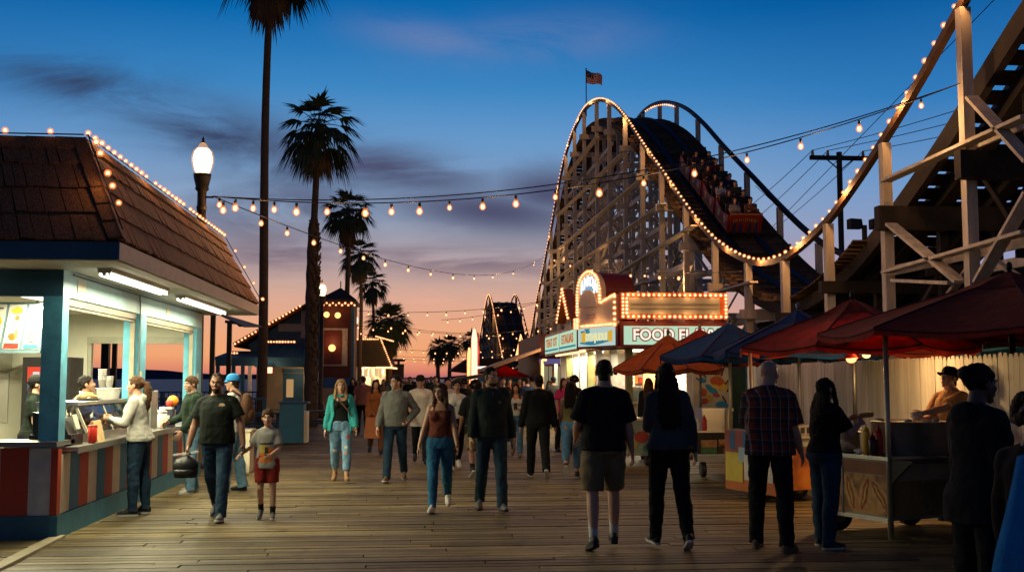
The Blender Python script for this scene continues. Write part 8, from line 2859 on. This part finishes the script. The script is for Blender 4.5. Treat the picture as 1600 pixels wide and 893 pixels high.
c7 = P(WALK_B, loc=gp(617, 751), face=176, h=1.72, w=1.14, belly=.03, skin='light', label='man in a heather grey sweater looking to the side with one hand in his pocket', hair=('short', 'dark'), head=(-38, 0, 0), legL=(-14, 24, -32, 2), legR=(18, 6, 6, 2), armR=dict(f=14, ab=12, e=8), armL=dict(t=(-.22, .08, .98), pole=(-.8, -.6, 0), curl=.9),
       shirt=(dict(sleeve='long', hem=.90, fit=.028, band=True, collar=True, name='sweater', disp=.024), cloth('sweater_grey', (.15, .15, .135))), trousers=(T_JEANS, DENIM_D), shoes=(SH_TAN, WHT))
c10 = P(WALK_B, loc=gp(687, 797), face=176, h=1.61, sex='f', w=1.08, skin='tan', label='woman in a dark red strappy top and tight blue jeans with white sneakers', hair=('bob', 'brown'), head=(-24, 2, 0), legL=(-16, 30, -38, 0), legR=(18, 6, 6, 0), armL=dict(f=14, ab=12, e=16), armR=dict(f=2, ab=16, e=12),
        shirt=(dict(sleeve='none', hem=1.0, top=1.36, fit=.012, name='top', disp=.02), mat('cloth_rust_floral', (.13, .035, .02), .85, .6, 26, .4, 12, spec=.15)), trousers=(T_SLIM, cloth('bright_denim', (.028, .13, .24), .85, .3)), shoes=(SH_WHT, WHT))
c11 = P(WALK_A, loc=gp(768, 798), face=183, h=1.78, w=1.14, skin='tan', label='man in a dark charcoal long-sleeved shirt with a small chest emblem and jeans', hair=('short', 'black'), beard='dark', head=(22, 0, 0), legL=(12, 5, 5, 2), legR=(-11, 16, -22, 2), armL=dict(f=-8, ab=12, e=14), armR=dict(f=4, ab=12, e=16),
        shirt=(dict(sleeve='long', hem=.88, fit=.026, collar=True, disp=.022), print_cloth('charcoal_henley', (.022, .030, .028), [(-.085, 1.36, .02, .02, (.14, .12, .14)), (0, 1.46, .007, .03, (.08, .10, .12))])), trousers=(T_JEANS, cloth('washed_dark_denim', (.024, .05, .07), .85, .35)), shoes=(SH_GRY, BLKR))
c12 = P(WALK_A, loc=gp(657, 722), face=178, h=1.74, w=1.05, skin='tan', label='man in a long white t-shirt and flat black hat', hair=('short', 'black'), cap=(BLACKC, BLACKC), armL=dict(f=6, ab=10, e=24), armR=dict(f=6, ab=10, e=40, inw=30),
        shirt=(dict(sleeve='short', hem=.74, fit=.03, sl=.9, flare=.02), cloth('white_tee', (.50, .48, .43))), trousers=(T_JEANS, BLACKC), shoes=(SH_BLK, BLKR), vox=.01)
c13 = P(WALK_B, loc=gp(712, 733), face=186, h=1.66, sex='f', w=.98, skin='tan', label='woman in a white t-shirt with dark hair behind the woman in red', hair=('longtie', 'black'), armL=dict(f=10, ab=10, e=70, inw=30), armR=dict(f=4, ab=10, e=20),
        shirt=(dict(sleeve='short', hem=1.0, fit=.02), cloth('white_tee', (.50, .48, .43))), trousers=(T_SLIM, BLACKC), shoes=(SH_WHT, WHT), vox=.01)
c14 = P(WALK_B, loc=gp(744, 746), face=4, h=1.64, w=1.1, skin='brown', label='person in an oversized black t-shirt, khaki shorts and black socks walking away', hair=('curly', 'black'), armL=dict(f=6, ab=14, e=20), armR=dict(f=0, ab=12, e=20), features=False,
        shirt=(dict(sleeve='short', hem=.80, fit=.035, sl=.95, flare=.02), BLACKC), trousers=(T_SHORT, cloth('khaki', (.17, .13, .07))), shoes=(SH_BLK, WHT), socks=BLACKC, sock_len=.55, vox=.01)
c15 = P(WALK_A, loc=gp(841, 746), face=-4, h=1.75, w=1.18, skin='tan', label='man walking away in an all black jacket and trousers with white soled sneakers', hair=('crew', 'black'), features=False, armL=dict(f=2, ab=14, e=18), armR=dict(f=-4, ab=14, e=18),
        shirt=(dict(sleeve='long', hem=.92, fit=.032, band=True, collar=True, name='jacket'), BLACKC), trousers=(T_JEANS, BLACKC), shoes=(SH_BLK, WHT), vox=.01)
c16 = P(WALK_B, loc=gp(893, 746), face=-8, h=1.60, sex='f', w=1.08, skin='tan', label='woman walking away in an olive sleeveless top and cropped blue jeans', hair=('long', 'black'), features=False, legL=(-18, 34, -50, 1), legR=(10, 4, 4, 1), armL=dict(f=10, ab=10, e=40), armR=dict(f=4, ab=10, e=60, inw=20),
        shirt=(dict(sleeve='none', hem=1.0, top=1.42, fit=.014, strap=True, name='top'), cloth('olive', (.18, .14, .05))), trousers=(dict(fit=.012, knee=.068, ankle=.058, len=.90, **{'break': False}), cloth('sky_denim', (.09, .20, .32), .85, .3)), shoes=(SH_BLK, WHT), vox=.01)
c17 = P(WALK_A, loc=gp(807, 713), face=170, h=1.58, sex='f', w=.92, skin='tan', label='young woman in a pale tank top and blue jeans behind the man in charcoal', hair=('long', 'dark'), armL=dict(f=12, ab=8, e=90, inw=30), armR=dict(f=10, ab=8, e=40),
        shirt=(dict(sleeve='none', hem=.98, top=1.37, fit=.02, name='top'), cloth('pale_blue_white', (.42, .44, .42))), trousers=(T_SLIM, DENIM), shoes=(SH_TAN, SH_TAN), vox=.012)
# ---- the couple and the right side
c20 = P(WALK_A, loc=gp(944, 858), face=2, h=1.80, w=1.22, belly=.03, skin='light', label='man in a black t-shirt, khaki shorts and white socks walking away', hair=('crew', 'dark'), features=False, head=(-16, 0, 0), legL=(-6, 8, -16, 3), legR=(14, 8, 6, 3), armL=dict(f=12, ab=14, e=52, inw=20), armR=dict(f=0, ab=14, e=16),
        shirt=(dict(sleeve='short', hem=.88, fit=.03, sl=.86, flare=.012, disp=.02), cloth('faded_black', (.011, .011, .012))), trousers=(T_SHORT, cloth('khaki', (.17, .13, .07))), shoes=(SH_BLK, BLKR), socks=cloth('white_sock', (.55, .53, .48)), sock_len=.42)
c21 = P(WALK_B, loc=gp(1047, 856), face=3, h=1.77, sex='f', w=1.22, skin='light', label='woman with very long dark hair in a charcoal sweater walking away', hair=('verylong', 'dark'), features=False, legL=(8, 4, 4, 2), legR=(-8, 14, -26, 2), armL=dict(f=14, ab=8, e=80, inw=20), armR=dict(f=-4, ab=14, e=18),
        shirt=(dict(sleeve='long', hem=.90, fit=.024, band=True, name='sweater', disp=.02), cloth('charcoal_knit', (.065, .066, .072))), trousers=(dict(fit=.012, knee=.066, ankle=.056), BLACKC), shoes=(SH_BLK, WHT))
c23 = P(STAND, loc=gp(1206, 858), face=-36, h=1.83, w=1.26, belly=.06, skin='light', label='bald bearded man in a plaid short-sleeved shirt standing by the carts', hair=('bald', 'dark'), beard='redbrown', head=(-14, 0, 0), legL=(5, 3, 0, 6), legR=(-3, 3, 0, 6), armL=dict(f=12, ab=8, e=100, inw=30), armR=dict(f=6, ab=10, e=24),
        shirt=(dict(sleeve='short', hem=.86, fit=.034, sl=.92, flare=.02, collar=True, disp=.022), plaid_cloth()), trousers=(T_JEANS, BLACKC), shoes=(SH_TAN, SH_TAN))
c24 = P(STAND, loc=gp(1292, 854), face=-72, h=1.66, sex='f', w=1.22, skin='light', label='woman with long black hair in a dark top eating at the hot dog cart', hair=('verylong', 'black'), head=(0, -16, 0), legL=(4, 3, 0, 4), legR=(-4, 4, 0, 4), lean=4, armL=dict(t=(-.09, .40, 1.30), hd=(.3, .9, .3), curl=.9), armR=dict(t=(.10, .38, 1.26), hd=(-.3, .9, .3), curl=.9),
        shirt=(dict(sleeve='short', hem=.96, fit=.02, sl=.8), BLACKC), trousers=(T_JEANS, DENIM_D), shoes=(SH_BLK, WHT))
q = (c24.hands[0] + c24.hands[1]) / 2
b = MB(); b.capsule(q + V((-.02, -.07, .04)), q + V((.14, .05, .05)), .028, .028, 10)
solo(b, 'hot_dog', M_FOOD, 'hot dog held up by the woman with long black hair', 'hot dog', q, smooth=True)
vl = V((atY(1492, 590, 12.35).x, 12.35, 0))
c25 = P(STAND, loc=vl, face=112, h=1.78, w=1.08, skin='light', label='vendor in an apricot polo shirt and black cap reaching over the steamer pan', hair=('short', 'black'), cap=(BLACKC, BLACKC), brim=.09, head=(0, -20, 0), lean=10, armL=dict(t=(.0, .62, 1.20), curl=.8, pole=(-.6, -.3, -.6)), armR=dict(t=(.24, .36, 1.14), curl=.5),
        shirt=(dict(sleeve='short', hem=.88, fit=.026, sl=.8, collar=True), cloth('apricot', (.50, .25, .09))), trousers=(T_JEANS, BLACKC), shoes=(SH_BLK, BLKR))
b = MB(); b.ell(c25.hands[0] + V((.03, 0, 0)), (.075, .05, .045), 14, 9); g = b.build('glove', mat('clear_glove', (.6, .55, .45), .4, .1, 20, .3, 40), c25.root, smooth=True)
g.matrix_parent_inverse = Matrix.Identity(4); g.parent = None
Mw = c25.root.matrix_basis.inverted()
for v in g.data.vertices: v.co = Mw @ (v.co + c25.root.location)
g.parent = c25.root
c26 = P(STAND, loc=V((atY(1526, 590, 6.25).x, 6.25, 0)), face=-80, h=1.74, sex='f', w=1.1, skin='dark', label='dark silhouetted person in a black hoodie with pulled-back hair at the right edge', hair=('bun', 'black'), armL=dict(f=6, ab=8, e=20), armR=dict(f=6, ab=8, e=20), head=(0, 2, 0),
        shirt=(dict(sleeve='long', hood=True, hem=.80, fit=.05, name='hoodie', disp=.02), BLACKC), trousers=(T_LOOSE, BLACKC), shoes=(SH_BLK, BLKR))
c27 = P(STAND, loc=V((atY(1612, 590, 4.9).x, 4.9, 0)), face=-60, h=1.57, sex='f', w=1.0, skin='dark', label='curly haired person with a bright blue towel, cut by the right edge', hair=('curly', 'brown'), armL=dict(f=4, ab=12, e=20), armR=dict(f=10, ab=8, e=50),
        shirt=(dict(sleeve='long', hem=.86, fit=.03), cloth('dark_brown_knit', (.03, .018, .012))), trousers=(T_JEANS, BLACKC), shoes=(SH_BLK, BLKR))
tw = thing('towel', 'bright blue towel hanging down the back of the curly haired person', 'towel', c27.world((0, -.1, 1.3)))
b = MB()
rows = []
for i in range(15):
    u = i / 14
    z = 1.43 - u * 1.30
    ring = []
    for k in range(13):
        a = R(262 + 150 * k / 12 - 26 * u)
        rr = .11 + .10 * min(1, u * 2.6) + .055 * u + .024 * math.sin(k * 2.3 + u * 1.5) * min(1, u * 2.2)
        x, y = rr * 1.3 * math.cos(a), rr * math.sin(a)
        ring.append(c27.world((x, y, z + .05 * math.cos(a) * (1 - u))))
    rows.append(ring)
vs = [p for r in rows for p in r]
fs = [(i * 13 + k, i * 13 + k + 1, (i + 1) * 13 + k + 1, (i + 1) * 13 + k) for i in range(14) for k in range(12)]
b.add(vs, fs)
o = b.build('cloth', cloth('towel_blue', (.02, .20, .46), .95, .15, .25, 60), tw, smooth=True)
md = o.modifiers.new('t', 'SOLIDIFY'); md.thickness = .018
hb = thing('handbag', 'small brown crossbody bag at the hip of the woman in the teal jacket', 'bag', c6.world((-.24, .1, .92)))
b = MB(); b.ell(c6.world((-.235, .09, .93)), (.04, .09, .11), 12, 8); b.build('body', mat('brown_leather', (.10, .05, .025), .5), hb, smooth=True)
b = MB(); b.tube([c6.world(p) for p in ((-.235, .09, 1.03), (-.12, .15, 1.2), (.04, .13, 1.38), (.1, .02, 1.5))], .011, 6); b.build('strap', mat('brown_leather', (.10, .05, .025)), hb)
q = c17.hands[0]
b = MB(); b.box(q + V((0, -.02, .05)), (.075, .012, .15)); solo(b, 'phone', M_BLACKP, 'black phone held up by the young woman in the pale tank top', 'phone', q)
# ---- mid-distance crowd: everybody an own figure, coarser
def far(px, y, face, label, sex='m', h=1.72, sk='tan', hr=('short', 'dark'), top=None, sl='long', bot=None, w=1.05, walk=0, **k):
    P((WALK_A, WALK_B, STAND)[walk], loc=V((atY(px, 590, y).x, y, 0)), face=face, h=h, sex=sex, w=w, skin=sk, label=label, hair=hr, near=False,
      shirt=(dict(sleeve=sl, hem=.90, fit=.028), top), trousers=(T_JEANS, bot or BLACKC), shoes=(SH_BLK, BLKR), **k)
col = lambda n, c: cloth(n, c)
far(588, 24.5, 184, 'woman in burnt orange carrying an orange bag behind the grey sweater man', 'f', 1.66, 'light', ('long', 'dark'), col('burnt_orange', (.26, .09, .03)), w=1.1, bot=col('brown_skirt', (.14, .06, .03)))
q = gp(588, 735) ; q = V((atY(581, 590, 24.2).x, 24.2, 0))
b = MB(); b.slab([q + V((-.16, 0, .34)), q + V((.18, 0, .34)), q + V((.15, 0, .80)), q + V((-.12, 0, .80))], (0, .12, 0)); b.tube([q + V((-.08, .06, .8)), q + V((0, .06, .95)), q + V((.1, .06, .8))], .012, 6)
solo(b, 'shopping_bag', mat('orange_bag', (.45, .16, .06), .6, .2, 8, .3, 20), 'orange shopping bag hanging beside the grey sweater man', 'bag', q)
far(567, 32, 4, 'man in a dusty pink shirt walking away toward the snack hut', 'm', 1.76, 'light', ('crew', 'brown'), col('dusty_pink', (.22, .085, .07)), 'short', w=1.2)
far(552, 38, 170, 'dark clothed person standing in front of the red tower', 'f', 1.66, 'tan', ('long', 'black'), BLACKC, w=1.0, walk=2)
far(880, 24.8, 200, 'person in a hot pink top by the snack stand', 'f', 1.66, 'light', ('bob', 'brown'), col('hot_pink', (.55, .04, .16)), 'short', w=1.0, walk=2)
far(897, 24.0, 30, 'person with big dark curly hair beside the hot pink top', 'f', 1.70, 'dark', ('curly', 'black'), BLACKC, w=1.0, walk=2)
far(889, 27.0, 190, 'blond person behind the hot pink top', 'f', 1.68, 'light', ('short', 'blonde_pale'), col('cream_tee', (.45, .38, .25)), 'short', walk=2)
far(1013, 22.3, -20, 'woman with long brown hair at the snack stand counter', 'f', 1.66, 'light', ('long', 'brown'), BLACKC, w=1.0, walk=2)
far(700, 25.5, 182, 'woman in a white shirt half hidden behind others', 'f', 1.70, 'tan', ('longtie', 'black'), col('white_tee', (.50, .48, .43)), 'short')
far(641, 38, 178, 'dark haired man in black left of the hat wearer', 'm', 1.74, 'brown', ('short', 'black'), BLACKC)
far(681, 36, 182, 'man in a dark cap far behind the white t-shirt', 'm', 1.76, 'tan', ('short', 'black'), CHAR)
far(725, 30, 2, 'person with bushy dark hair walking away in black', 'f', 1.66, 'brown', ('curly', 'black'), BLACKC)
far(731, 40, 180, 'distant person in a rust jacket', 'm', 1.7, 'light', ('short', 'brown'), col('rust_jacket', (.2, .06, .03)))
far(786, 29, 182, 'man with a dark ponytail just right of the charcoal shirt', 'm', 1.72, 'tan', ('longtie', 'black'), BLACKC)
far(797, 36, 176, 'woman in a red top under the canopy tent', 'f', 1.68, 'light', ('long', 'brown'), col('red_top', (.4, .05, .03)), 'short')
far(812, 38, 185, 'woman in an orange top under the canopy tent', 'f', 1.7, 'light', ('long', 'redbrown'), col('orange_top', (.5, .17, .04)), 'short')
far(823, 34, 10, 'person in dark blue walking away near the tent', 'm', 1.7, 'tan', ('short', 'dark'), col('navy_top', (.015, .025, .06)))
far(600, 44, 178, 'far person in a tan coat near the snack hut', 'f', 1.64, 'light', ('bob', 'brown'), col('tan_coat', (.22, .14, .08)))
far(612, 52, 180, 'far person in teal beyond the tan coat', 'm', 1.72, 'tan', ('short', 'dark'), col('teal', (.03, .26, .26)))
far(628, 56, 182, 'far person in a pale shirt near the middle of the pier', 'f', 1.68, 'light', ('long', 'brown'), col('cream_tee', (.45, .38, .25)))
far(634, 66, 178, 'very far person in brown in the middle of the pier', 'm', 1.74, 'tan', ('short', 'dark'), col('brown_top', (.1, .05, .03)))
far(645, 74, 178, 'very far person in black in the middle of the pier', 'm', 1.72, 'tan', ('short', 'dark'), BLACKC)
far(667, 62, 182, 'very far person in grey right of the middle', 'f', 1.7, 'tan', ('long', 'black'), col('mid_grey', (.12, .12, .12)))
far(674, 48, 180, 'far person in dark green right of the middle', 'm', 1.76, 'brown', ('short', 'black'), col('bottle_green', (.018, .034, .022)))
far(590, 60, 180, 'far person in white by the snack hut counter', 'f', 1.64, 'light', ('long', 'dark'), col('white_tee', (.50, .48, .43)), 'short')
far(758, 46, 180, 'far person in maroon left of the canopy tent', 'm', 1.7, 'tan', ('short', 'dark'), col('maroon_top', (.12, .02, .02)))
far(864, 33, 10, 'person in a dark coat walking away past the gift shop', 'm', 1.74, 'tan', ('short', 'black'), CHAR)
far(858, 38, 185, 'woman in a pink dress in the gift shop doorway', 'f', 1.6, 'tan', ('long', 'black'), col('rose', (.35, .1, .14)), 'short')
far(560, 47, 182, 'person in a dark red shirt below the tower lamp', 'f', 1.62, 'light', ('bob', 'dark'), col('maroon_top', (.12, .02, .02)))
# ---- riders on the coaster train
labs = ['rider in pale grey at the front left of the train', 'rider in rust at the front right of the train', 'rider in black behind the front left seat', 'dark rider behind the front right seat', 'rider in white in the second car', 'rider in olive in the second car',
        'long haired rider at the back of the second car', 'rider in navy at the back of the second car', 'rider in brown in the third car', 'rider in green in the third car', 'rider in dark grey at the back of the third car', 'rider in maroon at the back of the third car', 'left rider of the last car', 'right rider of the last car']
tops = [(.25, .24, .22), (.18, .08, .04), (.02, .02, .02), (.03, .025, .02), (.45, .42, .38), (.08, .07, .03), (.05, .03, .03), (.015, .025, .06), (.07, .04, .02), (.02, .05, .03), (.05, .05, .05), (.12, .02, .02), (.03, .03, .04), (.06, .05, .05)]
i = 0
for c, loc, a in CARS:
    for row in (0, 1):
        for s in (-.28, .28):
            if i >= 14: break
            off = V((s, (-.42, .46)[row], .42)); off = Matrix.Rotation(a, 3, 'X') @ off
            ph = (i * 37) % 10
            B = P(loc=loc + off, face=180, h=1.70 + .01 * (ph % 5), sex='fm'[i % 2], w=1.05, skin=('light', 'tan')[i % 2], label=labs[i], group='riders on the coaster train', near=False, seat=0.0, hair=(('long', 'short', 'bob', 'short')[i % 4], ('dark', 'black', 'brown')[i % 3]),
                  legL=(86, 84, 0, 3), legR=(86, 84, 0, 3), lean=-8 + ph, armL=dict(f=30 + 3 * ph, ab=8, e=60), armR=dict(f=34 + 2 * ph, ab=8, e=56),
                  shirt=(dict(sleeve='long' if i % 3 else 'short', hem=.92, fit=.025), cloth('rider_top_%d' % i, tops[i])), trousers=(T_JEANS, DENIM_D), shoes=(SH_BLK, BLKR), vox=.024)
            B.root.rotation_euler = (-a * .6, 0, PI)
            i += 1
finalize()
# ================================================================== render settings
scene.render.engine = 'CYCLES'
scene.view_settings.view_transform = 'Standard'
scene.view_settings.look = 'None'
scene.view_settings.exposure = 0.0
scene.view_settings.gamma = 1.0
scene.view_settings.use_curve_mapping = False
scene.cycles.use_denoising = True
try: scene.cycles.denoiser = 'OPENIMAGEDENOISE'
except Exception: pass
scene.cycles.max_bounces = 5
scene.cycles.diffuse_bounces = 3
scene.cycles.glossy_bounces = 2
scene.cycles.transparent_max_bounces = 16
scene.cycles.sample_clamp_indirect = 4.0
scene.cycles.caustics_reflective = False
scene.cycles.caustics_refractive = False
